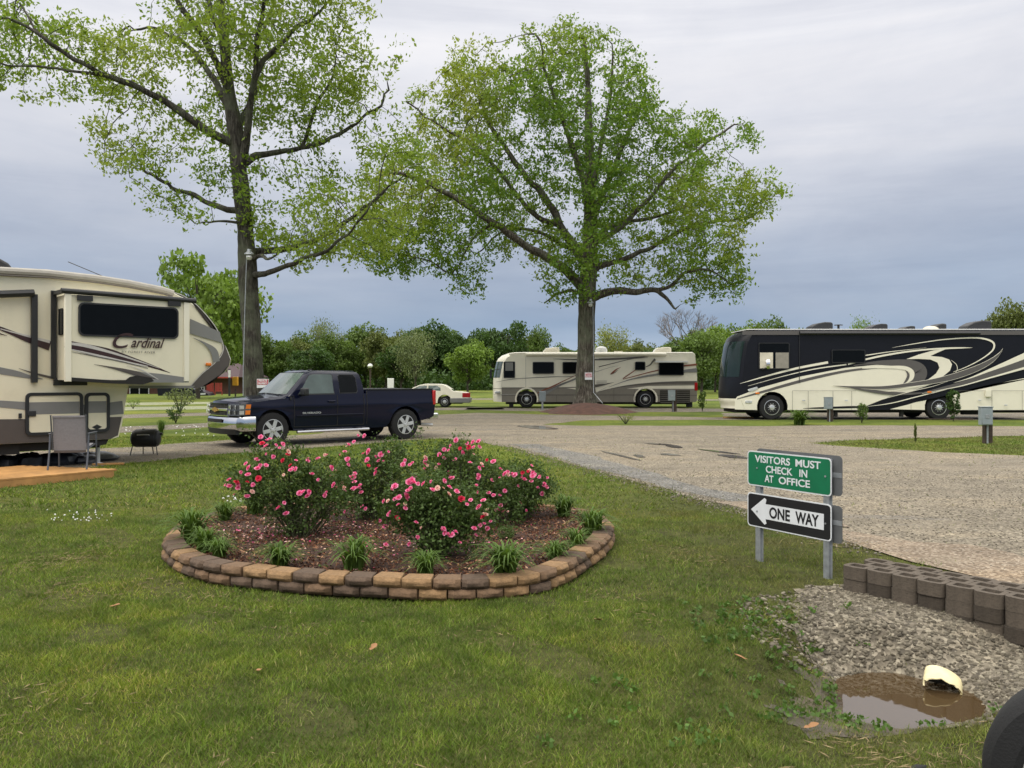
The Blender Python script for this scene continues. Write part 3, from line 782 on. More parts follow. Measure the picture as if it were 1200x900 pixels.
    def blossom(m, s, nm, mat, sg):
        Q = 11; pick = r2.choice(tips, m // Q, p=wgt); C = nod[pick] + r2.normal(0, sg, (m // Q, 3))
        C = np.repeat(C, Q, 0) + r2.normal(0, .14, (m // Q * Q, 3)) * (np.array([1.25, 1.25, .75]) * np.repeat(.5 + r2.random((m // Q, 1)) * .9, Q, 0)); C -= off
        V, Fq = leaf_quads(C, s * (.35 + 1.1 * r2.random(len(C))), .50, .5)
        return npmesh(nm, V, Fq, 4, mat, root)
    blossom(leaf_n, leaf_s, 'crown', leafmat, .20)
    return root, W

T1 = grow_tree('oak_tree', 30.0,
    [(300, 486, 15), (298, 455, 12), (295, 400, 10.8), (291, 330, 10.3), (287, 270, 9.3), (282, 210, 9.5), (275, 150, 8.5), (266, 85, 6.5), (260, 20, 5), (256, -50, 3.5), (250, -110, 2)],
    [([(280, 172), (240, 152), (205, 128), (160, 108), (120, 92), (80, 66), (45, 50)], -2., 5.5),
     ([(150, 103), (105, 100), (60, 98), (25, 100)], -1., 2.2),
     ([(110, 85), (70, 60), (45, 25), (30, 5)], 1., 2.2),
     ([(287, 247), (262, 243), (225, 228), (190, 213), (160, 195), (143, 180)], 1.5, 4.2),
     ([(291, 262), (275, 262), (255, 264), (240, 268)], -1., 2.2),
     ([(293, 322), (320, 321), (350, 312), (385, 302), (410, 290), (440, 262)], -2., 4.),
     ([(291, 296), (330, 289), (365, 276), (400, 250), (432, 222), (455, 200)], 2., 4.5),
     ([(293, 307), (310, 302), (325, 308), (340, 298)], -1.5, 3.),
     ([(288, 192), (300, 180), (325, 174), (355, 168), (390, 150), (425, 125), (455, 95)], 1., 4.5),
     ([(350, 170), (372, 120), (390, 90), (400, 60)], -1., 2.4),
     ([(274, 140), (250, 95), (225, 62), (198, 32), (165, 14), (120, 4)], 2., 4.5),
     ([(270, 110), (250, 60), (225, 20), (205, -30), (180, -80)], -2., 4.6),
     ([(283, 205), (297, 150), (308, 100), (318, 50), (335, 0), (352, -60)], -2.2, 5.),
     ([(310, 90), (345, 45), (375, 10), (395, -30)], 1.5, 3.2),
     ([(276, 150), (290, 100), (288, 40), (300, -20), (305, -90)], 2.5, 4.),
     ([(262, 50), (240, 0), (230, -60), (210, -120)], 1., 3.)],
    [[(-15, 10), (20, -5), (60, 15), (120, 35), (170, 50), (190, 20), (150, -40), (200, -130), (260, -160), (330, -150), (400, -90), (430, -30), (440, 15), (478, 50), (482, 75), (440, 95), (440, 120), (410, 165), (360, 180), (300, 165), (250, 180), (200, 160), (165, 125), (110, 118), (60, 112), (20, 130), (-15, 120)],
     [(113, 165), (135, 150), (165, 165), (200, 165), (262, 190), (278, 215), (285, 240), (240, 235), (195, 262), (175, 255), (150, 225), (140, 205)],
     [(292, 180), (350, 195), (420, 165), (480, 150), (510, 185), (495, 235), (470, 300), (430, 315), (400, 300), (350, 335), (330, 300), (295, 275)],
     [(300, 270), (350, 260), (360, 290), (310, 300)]],
    [[(440, -40), (520, -40), (520, 30), (470, 30)], [(60, -40), (190, -40), (170, 5), (110, 20), (70, 0)], [(190, 165), (275, 178), (280, 205), (240, 200)], [(395, 30), (440, 20), (420, 60)], [(300, 25), (330, 20), (335, 60), (310, 70)]],
    3, 2500, M['leafA'], 49000, .155, 'tall spring oak with open drooping limbs behind the dark pickup, lamp on its trunk', 'two big shade oaks', depth=.85, barkm=M['bark_dark'])
T2 = grow_tree('oak_tree', 42.0,
    [(686, 480, 17), (686, 470, 14.5), (686, 455, 11.5), (686, 430, 10.5), (687, 390, 10), (688, 350, 10), (690, 310, 9), (692, 265, 8), (692, 210, 6), (690, 150, 4.5), (688, 90, 3), (684, 45, 2)],
    [([(688, 347), (670, 325), (640, 303), (612, 290), (580, 268), (545, 245), (510, 228), (480, 215), (450, 225)], -2.5, 6.),
     ([(580, 268), (560, 278), (545, 300), (530, 322)], 1., 2.),
     ([(690, 318), (676, 292), (660, 268), (645, 235), (620, 205), (595, 170), (570, 130), (555, 80)], 1.5, 6.),
     ([(655, 262), (625, 250), (595, 215), (560, 180), (510, 150), (480, 130)], -2., 3.5),
     ([(690, 352), (712, 342), (745, 342), (765, 342), (778, 350), (788, 361)], -.6, 5.2),
     ([(766, 342), (785, 335), (800, 322), (830, 320), (850, 335)], -.5, 2.6),
     ([(691, 325), (702, 312), (725, 305), (760, 290), (800, 268), (840, 255), (880, 250), (905, 238)], 1.5, 4.),
     ([(690, 300), (700, 282), (718, 275), (745, 250), (775, 215), (810, 185), (850, 160)], -2., 4.),
     ([(692, 262), (712, 215), (735, 160), (755, 115), (765, 90)], 2.2, 4.5),
     ([(692, 265), (682, 215), (662, 160), (640, 105), (628, 60)], -2.2, 4.5),
     ([(692, 235), (702, 180), (712, 120), (715, 60)], -1., 3.5),
     ([(688, 345), (672, 338), (655, 340), (640, 350)], 2.5, 3.),
     ([(690, 300), (665, 285), (630, 262), (590, 258), (555, 285)], 4., 3.5),
     ([(690, 290), (720, 260), (770, 245), (820, 225), (870, 200)], 4.5, 3.5)],
    [[(408, 285), (425, 235), (415, 215), (445, 195), (475, 175), (485, 130), (475, 108), (515, 95), (525, 62), (548, 38), (575, 45), (596, 78), (612, 45), (635, 25), (675, 20), (702, 40), (716, 66), (742, 36), (752, 78), (778, 84), (775, 120), (800, 112), (805, 152), (835, 122), (845, 150), (885, 138), (890, 165), (852, 195), (905, 222), (918, 240), (885, 260), (865, 285), (868, 310), (872, 340), (840, 345), (800, 345), (780, 335), (745, 350), (715, 352), (705, 368), (660, 370), (640, 352), (632, 330), (600, 300), (570, 312), (560, 335), (540, 345), (528, 325), (500, 325), (470, 320), (445, 310), (418, 312)], [(840, 215), (880, 205), (910, 215), (922, 240), (885, 265), (845, 262)], [(815, 285), (865, 290), (880, 320), (868, 350), (805, 352)], [(402, 262), (440, 235), (490, 255), (500, 318), (450, 325), (408, 300)], [(615, 60), (650, 42), (700, 50), (705, 90), (640, 95)], [(525, 300), (565, 300), (560, 348), (532, 352)]],
    [[(600, 290), (690, 345), (660, 345), (620, 325), (598, 310)], [(640, 240), (685, 245), (688, 300), (668, 285)], [(450, 120), (470, 110), (470, 160), (450, 180)]],
    11, 3900, M['leafB'], 98000, .175, 'broad round spring oak on a mulch mound in front of the beige motorhome', 'two big shade oaks', barkm=M['bark'])

# ------------------------------------------------------------------ trees of the far wood
def far_crown(seed, w=1., loose=.0, n=7000, clumps=34, ls=.055, shape_=0):
    r2 = np.random.default_rng(seed); C = []
    cs = []
    for i in range(clumps):
        while True:
            p = r2.random(3) * 2 - 1
            if np.linalg.norm(p) < 1 and (shape_ != 1 or abs(p[0]) + abs(p[1]) < 1.1 - .6 * p[2]): break
        cs.append((p[0] * .40 * w, p[1] * .40 * w, .60 + p[2] * .34, .08 + .10 * r2.random()))
    for (x, y, z, r) in cs:
        m = n // clumps; d = r2.normal(size=(m, 3)); d /= np.linalg.norm(d, axis=1)[:, None]
        rr = r * (.55 + .5 * r2.random(m)) * (1 + loose * r2.random(m)); C.append(np.array([x, y, z]) + d * rr[:, None] * np.array([1.15, 1.15, .85]))
    C = np.concatenate(C); C = C[C[:, 2] > .05]
    V = leaf_quads(C, ls * (.6 + .8 * r2.random(len(C))), .65)[0]
    return V, cs
def far_wood(cs, seed, mat, thick=.02):
    mb = MB(); r2 = random.Random(seed)
    mb.tube([(0, 0, -.02), (.01, 0, .2), (0, .01, .45), (.01, 0, .8)], [thick * 1.25, thick, thick * .8, thick * .2], mat, 7, cap=False)
    for (x, y, z, r) in cs[:22]:
        z0 = max(.15, z - .25 - .25 * abs(x)); mb.tube([(0, 0, z0), (x * .5, y * .5, z0 + (z - z0) * .65), (x, y, z)], [thick * .4, thick * .25, .003], mat, 4, cap=False)
    return mb
VAR = []
for i, (w_, lo_, n_, cl, ls, sh) in enumerate([(1.15, 0, 9000, 46, .046, 0), (.85, .25, 7500, 40, .040, 0), (1.0, .9, 5200, 40, .032, 0), (.7, .1, 7000, 34, .042, 1), (1.4, .1, 9500, 52, .044, 0)]):
    V, cs = far_crown(40 + i, w_, lo_, n_, cl, ls, sh)
    wm = far_wood(cs, i, M['barkfar']).build('far_wood_src', None); me = wm.data; bpy.data.objects.remove(wm)
    VAR.append((V, me))
def far_tree(label, px, top, D, var, mat, wpx=None, rot=None, name='tree', group='trees of the far wood'):
    H = CH + (YH - top) * D / F; V, wme = VAR[var]
    t = empty(name, ((px - 600) / F * D, D, 0), rot if rot is not None else random.random() * 6.28, label=label, cat='tree', group=group)
    sx = H if wpx is None else wpx * D / F / [1.05, .85, 1.0, .72, 1.3][var]
    o = link('trunk', wme, t); o.scale = (sx, sx, H)
    c = npmesh('crown', V * np.array([sx, sx, H]), np.arange(len(V)), 4, M[mat], t)
    return t
FT = [
 ('wide bright green tree rising behind the nose of the travel trailer', 232, 292, 70, 4, 'far_bright', 150),
 ('green tree low behind the left oak trunk, right of the trailer nose', 318, 392, 112, 0, 'far_mid', 62),
 ('olive tree just right of the left oak trunk, above the pickup hood', 345, 397, 118, 0, 'far_olive', 58),
 ('pale thin-leaved tree poking above the wood left of centre', 380, 371, 140, 2, 'far_pale', 42),
 ('rounded green tree above the pickup windshield', 392, 392, 120, 0, 'far_mid', 60),
 ('green tree above the pickup cab roof', 428, 380, 124, 1, 'far_mid', 56),
 ('olive green tree behind the thin lamp pole', 452, 388, 120, 0, 'far_olive', 58),
 ('pale feathery tree with open crown above the white sedan front', 487, 383, 104, 2, 'far_pale', 52),
 ('tall dark green tree behind the feathery one', 505, 378, 132, 0, 'far_dark', 66),
 ('dark tree filling the gap left of the small bright tree', 532, 392, 130, 0, 'far_dark', 52),
 ('small round bright green tree standing in front of the wood beside the beige motorhome', 548, 400, 100, 0, 'far_bright', 58),
 ('large dark domed tree behind the front of the beige motorhome', 588, 373, 128, 4, 'far_dark', 84),
 ('looser green tree right of the large dark domed tree', 632, 383, 122, 1, 'far_mid', 34),
 ('low green tree top showing over the beige motorhome roof left of the oak trunk', 656, 404, 130, 0, 'far_mid', 40),
 ('yellowish thin tree just right of the big oak trunk', 716, 379, 108, 2, 'far_yell', 46),
 ('low olive tree top over the beige motorhome right of the white dome', 742, 399, 128, 0, 'far_olive', 40),
 ('green tree below the bare tree, over the beige motorhome rear', 792, 398, 118, 0, 'far_mid', 60),
 ('bright green leafy tree between the two motorhomes', 838, 376, 104, 4, 'far_bright', 70),
 ('mid green tree right behind the gap between the motorhomes', 822, 388, 92, 1, 'far_mid', 60),
 ('green tree behind the black motorhome windshield', 872, 379, 98, 0, 'far_bright', 60),
 ('green tree over the front roof of the black motorhome', 905, 373, 96, 1, 'far_mid', 48),
 ('small light green tree top over the black motorhome right of the first roof unit', 1012, 369, 90, 2, 'far_bright', 34),
 ('bushy green tree over the right end of the black motorhome', 1186, 353, 80, 1, 'far_olive', 62),
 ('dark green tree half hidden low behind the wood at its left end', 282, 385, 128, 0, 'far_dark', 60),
 ('dark green tree low behind the pickup hood', 365, 405, 108, 0, 'far_dark', 60),
 ('dark green tree low behind the pickup bed', 470, 400, 112, 0, 'far_dark', 60),
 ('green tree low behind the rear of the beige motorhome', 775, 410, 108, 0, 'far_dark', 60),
]
KIND = {'far_mid': 'mid green', 'far_dark': 'dark green', 'far_olive': 'olive green', 'far_bright': 'fresh green', 'far_pale': 'pale green'}
MORE = [(300, 402, 134, 1, 'far_mid', 44, 'in the second row behind the left oak trunk'), (408, 385, 138, 2, 'far_pale', 40, 'showing between two rounder crowns over the pickup windshield'), (441, 393, 140, 3, 'far_mid', 38, 'wedged behind the lamp pole'), (468, 386, 142, 3, 'far_olive', 44, 'rising behind the pickup bed'), (523, 384, 140, 1, 'far_mid', 46, 'between the tall dark tree and the small bright one'),
 (560, 388, 136, 0, 'far_mid', 50, 'over the right shoulder of the small bright tree'), (612, 390, 138, 3, 'far_olive', 44, 'beside the large dark domed tree'), (680, 408, 136, 0, 'far_mid', 44, 'hidden low behind the broad oak trunk'), (727, 403, 134, 1, 'far_mid', 44, 'low beside the yellowish thin tree'), (758, 404, 138, 0, 'far_olive', 46, 'low behind the beige motorhome roof pod'),
 (812, 384, 130, 3, 'far_olive', 44, 'at the foot of the bare tree'), (855, 383, 130, 0, 'far_mid', 54, 'filling the gap before the black motorhome nose'), (888, 380, 126, 3, 'far_olive', 48, 'behind the black motorhome front roof'), (352, 388, 136, 3, 'far_mid', 44, 'narrow, above the pickup hood'), (933, 388, 120, 0, 'far_mid', 50, 'barely over the black motorhome roof, left'), (270, 398, 118, 0, 'far_mid', 60, 'between the trailer nose and the left oak trunk')]
for px, top, D, v, m, w_, where in MORE: far_tree(KIND[m] + ' tree ' + where, px, top, D, v, m, w_)
for a in FT: far_tree(a[0], a[1], a[2], a[3], a[4], a[5], a[6])
# the mass of the wood behind them
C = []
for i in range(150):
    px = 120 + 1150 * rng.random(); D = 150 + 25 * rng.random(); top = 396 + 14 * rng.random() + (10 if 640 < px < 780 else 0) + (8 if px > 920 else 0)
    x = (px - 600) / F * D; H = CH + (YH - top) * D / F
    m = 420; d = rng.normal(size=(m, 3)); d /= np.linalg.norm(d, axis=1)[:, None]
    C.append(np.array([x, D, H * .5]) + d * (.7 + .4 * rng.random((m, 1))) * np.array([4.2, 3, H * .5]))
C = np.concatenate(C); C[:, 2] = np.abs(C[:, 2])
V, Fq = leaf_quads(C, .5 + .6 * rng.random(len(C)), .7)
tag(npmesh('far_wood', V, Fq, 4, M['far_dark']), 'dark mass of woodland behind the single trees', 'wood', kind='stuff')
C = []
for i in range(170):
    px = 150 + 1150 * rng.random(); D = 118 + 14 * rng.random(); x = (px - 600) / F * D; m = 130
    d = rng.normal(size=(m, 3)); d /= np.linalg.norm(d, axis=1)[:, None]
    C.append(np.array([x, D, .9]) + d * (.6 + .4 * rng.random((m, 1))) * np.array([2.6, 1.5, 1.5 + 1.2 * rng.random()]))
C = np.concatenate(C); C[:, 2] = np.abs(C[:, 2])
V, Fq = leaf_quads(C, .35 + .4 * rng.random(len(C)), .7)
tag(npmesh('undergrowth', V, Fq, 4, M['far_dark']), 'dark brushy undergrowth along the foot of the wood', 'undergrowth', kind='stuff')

def bare_tree(label, px, top, D, w, seed):
    H = CH + (YH - top) * D / F; r2 = random.Random(seed); W_ = w * D / F / 2
    t = empty('bare_tree', ((px - 600) / F * D, D, 0), label=label, cat='tree', group='leafless trees')
    mb = MB()
    def br(p, d, L, r, lv):
        q = p + d * L; mb.tube([p, (p + q) / 2 + Vector((r2.uniform(-1, 1), r2.uniform(-1, 1), 0)) * L * .06, q], [r, r * .8, r * .6], M['bareb'], 4, cap=False)
        if lv == 0: return
        for k in range(3 if lv > 1 else 4):
            a = Vector((r2.uniform(-1, 1), r2.uniform(-1, 1), r2.uniform(-.35, .6)))
            br(q, (d * .9 + a * .75).normalized(), L * r2.uniform(.62, .85), r * .6, lv - 1)
    mb.tube([(0, 0, -.1), (0, 0, H * .4)], [.3, .22], M['bareb'], 6)
    for k in range(6): br(Vector((0, 0, H * (.32 + .02 * k))), Vector((math.cos(k * 1.05) * .75, math.sin(k * 1.05) * .5, .8)).normalized(), H * .19, .12, 4)
    mb.build('branches', t, smooth=False)
bare_tree('grey leafless tree standing above the rear of the beige motorhome', 806, 354, 120, 56, 5)
bare_tree('thin leafless tree top over the rear roof units of the black motorhome', 1146, 373, 110, 36, 8)

# ------------------------------------------------------------------ strap-leaved clumps
def strap(n, h, spread, wid, r2, droop=.6):
    V = []; Fq = []
    for i in range(n):
        a = r2.random() * 6.28; L = h * (.6 + .5 * r2.random()); sp = spread * (.25 + .85 * r2.random()); ox, oy = r2.normal(0, h * .10, 2)
        wx, wy = -math.sin(a) * wid / 2, math.cos(a) * wid / 2; b = len(V)
        for j in range(6):
            t = j / 5; rr = sp * t ** 1.6; z = L * (math.sin(t * 1.9) / math.sin(1.57)) * (1 - droop * .35 * t ** 3 * (sp / spread))
            ww = (1 - t ** 2.2) * 1.0 + .05
            x, y = ox + math.cos(a) * rr, oy + math.sin(a) * rr
            V += [(x - wx * ww, y - wy * ww, z), (x + wx * ww, y + wy * ww, z)]
        for j in range(5): Fq += [b + 2 * j, b + 2 * j + 1, b + 2 * j + 3, b + 2 * j + 2]
    return np.array(V), np.array(Fq)
r3 = np.random.default_rng(5); LV = []
for v in range(4):
    V, Fq = strap(110 + 15 * v, .20, .24, .013, r3, .9); o = npmesh('leaves', V, Fq, 4, M['lily_leaf']); LV.append(o.data); bpy.data.objects.remove(o)
BZ = .10
LILY = [
 (224, 637, 1.75, 'tallest green daylily clump at the left end of the rose bed, against the grass'), (240, 648, 1.25, 'daylily clump just inside the left end of the stone edging'),
 (257, 655, 1.0, 'third daylily clump from the left, right of the two tall ones'), (328, 665, 1.15, 'upright daylily clump behind the front edging below the left rose bush'),
 (415, 669, 1.5, 'wide daylily clump at the middle of the front edging'), (499, 675, 1.1, 'low spreading daylily clump in front of the front rose bush'),
 (592, 679, 1.55, 'daylily clump drooping pale leaves over the front edging right of centre'), (651, 659, 1.05, 'small daylily clump left of the right-hand corner of the bed'),
 (676, 645, 1.1, 'daylily clump between the small one and the right end clump'), (694, 628, 1.45, 'bushy daylily clump at the right end of the bed'),
 (661, 606, 1.35, 'dark daylily clump by the back edging at the right'), (612, 602, 1.9, 'tall pale daylily clump beneath the right rose bush'),
 (264, 611, 1.2, 'daylily clump by the back edging at the far left'), (300, 603, 1.6, 'daylily clump at the back left, beside the left rose bush')]
for i, (px, py, s, lab) in enumerate(LILY):
    x, y = G(px, py, BZ); t = empty('daylily', (x, y, BZ - .02), random.random() * 6, label=lab, cat='plant', group='daylilies along the edging')
    o = link('leaves', LV[i % 4], t); o.scale = (s * 1.0, s * 1.0, s)
def bushball(name, loc, r, hgt, n, ls, mat, lab, cat='shrub', group=None, stems=True, low=.1):
    t = empty(name, loc, label=lab, cat=cat, group=group); px_seed = rng.random() * 50; d = rng.normal(size=(n, 3)); d /= np.linalg.norm(d, axis=1)[:, None]
    C = d * (.35 + .65 * rng.random((n, 1)) ** .5) * np.array([r, r, hgt / 2]) + np.array([0, 0, hgt * (.5 + low)])
    nz = np.array([noise.noise(Vector(c * (2.2 / max(r, .1)))) for c in C[:]]) if n < 6000 else np.zeros(n)
    lobe = np.array([noise.noise(Vector((c[0], c[1], c[2] * .8)) * (1.5 / max(r, .1)) + Vector((px_seed, 0, 0))) for c in C]); rr_ = np.linalg.norm((C - np.array([0, 0, hgt * (.5 + low)])) / np.array([r, r, hgt / 2]), axis=1)
    C = C[(nz > -.22) & (rr_ < .72 + 1.1 * lobe)]; V, Fq = leaf_quads(C, ls * (.6 + .8 * rng.random(len(C))), .5); npmesh('foliage', V, Fq, 4, M[mat], t)
    if stems:
        mb = MB()
        for k in range(7):
            a = k * .9; mb.tube([(0, 0, 0), (math.cos(a) * r * .3, math.sin(a) * r * .3, hgt * .4), (math.cos(a) * r * .7, math.sin(a) * r * .7, hgt * .85)], [r * .035, r * .025, r * .01], M['rose_stem'], 4, cap=False)
        mb.build('stems', t)
    return t
x, y = G(597, 634, BZ); bushball('dwarf_shrub', (x, y, BZ - .01), .13, .15, 2600, .016, 'rose_leaf', 'tiny rounded dark shrub in the bark right of the front rose bush')

# ------------------------------------------------------------------ rose bushes
def bloom_mesh(seed, mat, r=.034):
    r2 = np.random.default_rng(seed); V = []; Fq = []
    for ring, (m, rr, el) in enumerate([(6, r, .35), (6, r * .8, .8), (5, r * .5, 1.25), (4, r * .28, 1.5)]):
        for k in range(m):
            a = 6.28 * k / m + r2.random() * .5 + ring; ca, sa = math.cos(a), math.sin(a); L = rr * (.85 + .35 * r2.random()); w_ = rr * .62
            b = len(V); ce, se = math.cos(el), math.sin(el); z0 = ring * r * .08
            tip = (ca * L * ce, sa * L * ce, z0 + L * se * .8); mid = (ca * L * .6 * ce, sa * L * .6 * ce, z0 + L * .35 * se)
            V += [(0, 0, z0), (mid[0] - sa * w_, mid[1] + ca * w_, mid[2] + .004), tip, (mid[0] + sa * w_, mid[1] - ca * w_, mid[2] + .004)]; Fq += [b, b + 1, b + 2, b + 3]
    o = npmesh('bloom', np.array(V), np.array(Fq), 4, mat); me = o.data; bpy.data.objects.remove(o); return me
BL = [bloom_mesh(1, M['pink']), bloom_mesh(2, M['pink'], .042), bloom_mesh(3, M['pinkpale'], .030), bloom_mesh(4, M['red_rose'], .036), bloom_mesh(6, M['pink'], .028)]
def rose(px, py, spec, blooms, lab, seed, nleaf):
    """spec: list of foliage lobes in photo pixels (cx, cy, rx, ry, depth offset m); blooms: explicit (px,py) spots"""
    r2 = np.random.default_rng(seed); x0, y0 = G(px, py, BZ); t = empty('rose_bush', (x0, y0, BZ - .02), label=lab, cat='rose bush', group='pink shrub roses in the bed')
    spec = [(a, b, c * 1.16, d * 1.08, e) for a, b, c, d, e in spec]; k = y0 / F; lob = []
    for (cx, cy, rx, ry, dy) in spec:
        lob.append((((cx - 600) * (y0 + dy) / F) - x0, dy, CH - (cy - YH) * (y0 + dy) / F - BZ + .02, rx * k, max(rx, ry) * k * .8, ry * k))
    mb = MB(); tips = []
    for (lx, ly, lz, rx, ry, rz) in lob:
        for q in range(9):
            d = r2.normal(size=3); d /= np.linalg.norm(d); d[2] = abs(d[2]) * .9 - .15
            e = np.array([lx, ly, lz]) + d * np.array([rx, ry, rz]) * .95
            b = np.array([r2.normal(0, .05), r2.normal(0, .05), 0]); m = b * .5 + np.array([lx, ly, lz]) * .5 + np.array([0, 0, .04]) + r2.normal(0, .03, 3)
            pts = cr([b, m, (m + e) / 2 + r2.normal(0, .03, 3), e], 3); mb.tube(pts, np.linspace(.007, .0022, len(pts)), M['rose_stem'], 5, cap=False); tips.append(e)
            for s_ in range(3):
                i = r2.integers(4, len(pts)); e2 = pts[i] + r2.normal(0, .10, 3) + np.array([0, 0, .05]); mb.tube([pts[i], e2], [.003, .0015], M['rose_stem'], 4, cap=False); tips.append(e2)
    mb.build('stems', t)
    C = []; tot = sum(l[3] * l[5] for l in lob)
    tips = np.array(tips)
    for (lx, ly, lz, rx, ry, rz) in lob:
        m = int(nleaf * rx * rz / tot); cm = m // 14; d = r2.normal(size=(cm, 3)); d /= np.linalg.norm(d, axis=1)[:, None]
        c = np.array([lx, ly, lz]) + d * (r2.random((cm, 1)) ** .45) * np.array([rx, ry, rz]); c = c[np.array([noise.noise(Vector(v) * 7) for v in c]) > -.16]; c = np.repeat(c, 14, 0) + r2.normal(0, .034, (len(c) * 14, 3)); C.append(c)
    m = nleaf // 4; c = tips[r2.integers(0, len(tips), m // 8)]; C.append(np.repeat(c, 8, 0) + r2.normal(0, .035, (m // 8 * 8, 3)))
    C = np.concatenate(C); C = C[C[:, 2] > .03]
    V, Fq = leaf_quads(C, .030 * (.6 + .8 * r2.random(len(C))), .62); npmesh('foliage', V, Fq, 4, M['rose_leaf'], t)
    def put(lx, ly, lz, j):
        b = link('bloom', BL[j], t); b.location = (lx, ly, lz); b.rotation_euler = (R(r2.uniform(15, 75)), R(r2.uniform(-20, 20)), r2.uniform(-1.2, 1.2)); s = r2.uniform(.55, 1.05); b.scale = (s, s, s)
    blooms = blooms + [(a + r2.uniform(-9, 9), b + r2.uniform(-8, 8)) for a, b in blooms if r2.random() < .6]
    for (bx_, by_) in blooms[:98]:
        # front surface of the nearest lobe
        best = min(range(len(spec)), key=lambda i: ((spec[i][0] - bx_) / spec[i][2]) ** 2 + ((spec[i][1] - by_) / spec[i][3]) ** 2)
        l = lob[best]; s0 = spec[best]; q = min(1., ((s0[0] - bx_) / s0[2]) ** 2 + ((s0[1] - by_) / s0[3]) ** 2); dy = l[1] - l[4] * math.sqrt(1 - q) * 1.12
        Dp = y0 + dy; put((bx_ - 600) * Dp / F - x0, dy, CH - (by_ - YH) * Dp / F - BZ + .02, int(r2.choice([0, 0, 1, 4, 4, 2, 3], p=[.2, .18, .18, .12, .12, .12, .08])))
    return t
Z5 = lambda L_: [(180 + a / 2.143, 500 + b / 2.143) for a, b in L_]
Z6 = lambda L_: [(260 + a / 6, 510 + b / 6) for a, b in L_]
Z7 = lambda L_: [(440 + a / 4, 500 + b / 4) for a, b in L_]
rose(350, 632, [(340, 572, 46, 36, 0), (300, 562, 30, 26, -.1), (345, 610, 32, 20, 0), (322, 532, 26, 20, 0), (375, 560, 30, 26, .1), (400, 590, 26, 22, .05)],
     Z6([(272, 15), (283, 60), (405, 90), (362, 152), (464, 138), (430, 178), (520, 180), (190, 232), (250, 238), (308, 215), (270, 212), (485, 215), (520, 240), (435, 280), (258, 305), (132, 262), (50, 315), (52, 362), (88, 420), (110, 350), (212, 400), (178, 332), (633, 275), (603, 168), (545, 410), (605, 428), (438, 476), (675, 168), (725, 140), (768, 230), (245, 175), (380, 70), (450, 555), (575, 400), (790, 350), (735, 400)]),
     'leftmost pink rose bush in the bed, in front of the pickup front wheel', 1, 9500)
rose(440, 612, [(430, 555, 34, 32, 0), (462, 548, 34, 30, .2), (410, 570, 26, 26, -.1), (440, 590, 34, 20, 0), (452, 530, 22, 16, .1), (396, 562, 26, 24, .2), (482, 578, 26, 26, 0)],
     Z6([(768, 292), (850, 338), (905, 295), (935, 270), (932, 332), (972, 355), (978, 405), (858, 372), (830, 140), (862, 118), (885, 170), (890, 68), (930, 48), (1005, 5), (1035, 115), (1080, 150), (1025, 175), (1105, 182), (1030, 215), (1085, 265), (1170, 118), (1135, 188), (870, 540), (1010, 518), (925, 378), (820, 330)]) + [(480, 545), (489, 560), (470, 572), (497, 550)],
     'back left pink rose bush reaching up in front of the pickup bed', 2, 9000)
rose(512, 655, [(505, 592, 44, 32, 0), (520, 625, 40, 28, 0), (470, 595, 26, 24, 0), (550, 605, 28, 34, 0), (495, 575, 34, 18, 0)],
     Z7([(155, 262), (178, 265), (200, 268), (226, 270), (262, 258), (292, 290), (90, 282), (150, 302), (143, 328), (60, 350), (40, 350), (90, 340), (138, 365), (62, 412), (18, 443), (345, 285), (380, 305), (402, 340), (318, 480), (340, 505), (374, 495), (355, 508), (215, 475), (196, 520), (525, 388), (508, 425), (510, 455), (525, 478), (490, 465), (470, 508), (100, 430), (355, 245), (505, 348), (445, 345), (343, 318), (48, 555), (310, 480), (395, 545)]),
     'front pink rose bush nearest the camera, in the middle of the bed', 3, 12000)
rose(555, 618, [(548, 560, 44, 34, 0), (560, 590, 34, 26, 0), (535, 530, 24, 18, 0), (585, 565, 30, 24, .1), (520, 560, 30, 24, .2), (515, 540, 24, 18, .1), (592, 592, 24, 22, 0)],
     Z7([(378, 65), (437, 97), (486, 95), (397, 102), (343, 112), (322, 147), (375, 155), (443, 170), (485, 195), (497, 175), (285, 192), (342, 212), (355, 247), (230, 175), (237, 155), (128, 180), (552, 165), (480, 242), (545, 252), (582, 240), (608, 222), (640, 222), (605, 303), (530, 312), (472, 278), (460, 130), (585, 200), (587, 370), (577, 388), (600, 400)]),
     'back pink rose bush with the tallest stems, right of the bed centre', 4, 9500)
rose(612, 610, [(612, 566, 30, 24, 0), (605, 590, 26, 20, 0), (628, 572, 20, 18, 0)],
     Z7([(697, 250), (715, 210), (735, 218), (722, 205), (668, 280), (765, 240), (790, 275), (800, 285), (780, 318), (805, 240), (680, 358), (705, 395), (770, 232), (735, 212), (790, 268), (745, 225)]),
     'rightmost pink rose bush with a big bright bloom cluster', 5, 6000)

# ------------------------------------------------------------------ odd plants in the lot
def small(px, py, h, kind, lab, name='shrub', mat='far_mid', spread=.4, D=None):
    x, y = G(px, py)
    if kind == 'strap':
        t = empty(name, (x, y, 0), 1., label=lab, cat='plant'); o = link('leaves', LV[1], t); s = h / .2; o.scale = (s * spread, s * spread, s)
    else: bushball(name, (x, y, 0), spread * 1.05, h * 1.0, 2000, h * .085, mat, lab, 'shrub')
small(937, 498, .55, 'strap', 'pale strappy lily clump beside the front wheel of the black motorhome', 'lily_clump', spread=1.3)
small(1010, 496, .75, 'b', 'small leafy sapling in front of the black motorhome, left of its rear wheel', 'sapling', 'far_mid', .28)
small(1117, 494, 1.15, 'b', 'narrow dark green bush covering part of the rear wheel of the black motorhome', 'bush', 'far_dark', .28)
small(823, 482.5, 1.0, 'b', 'thin upright plant behind the beige motorhome tail', 'plant', 'far_mid', .22)
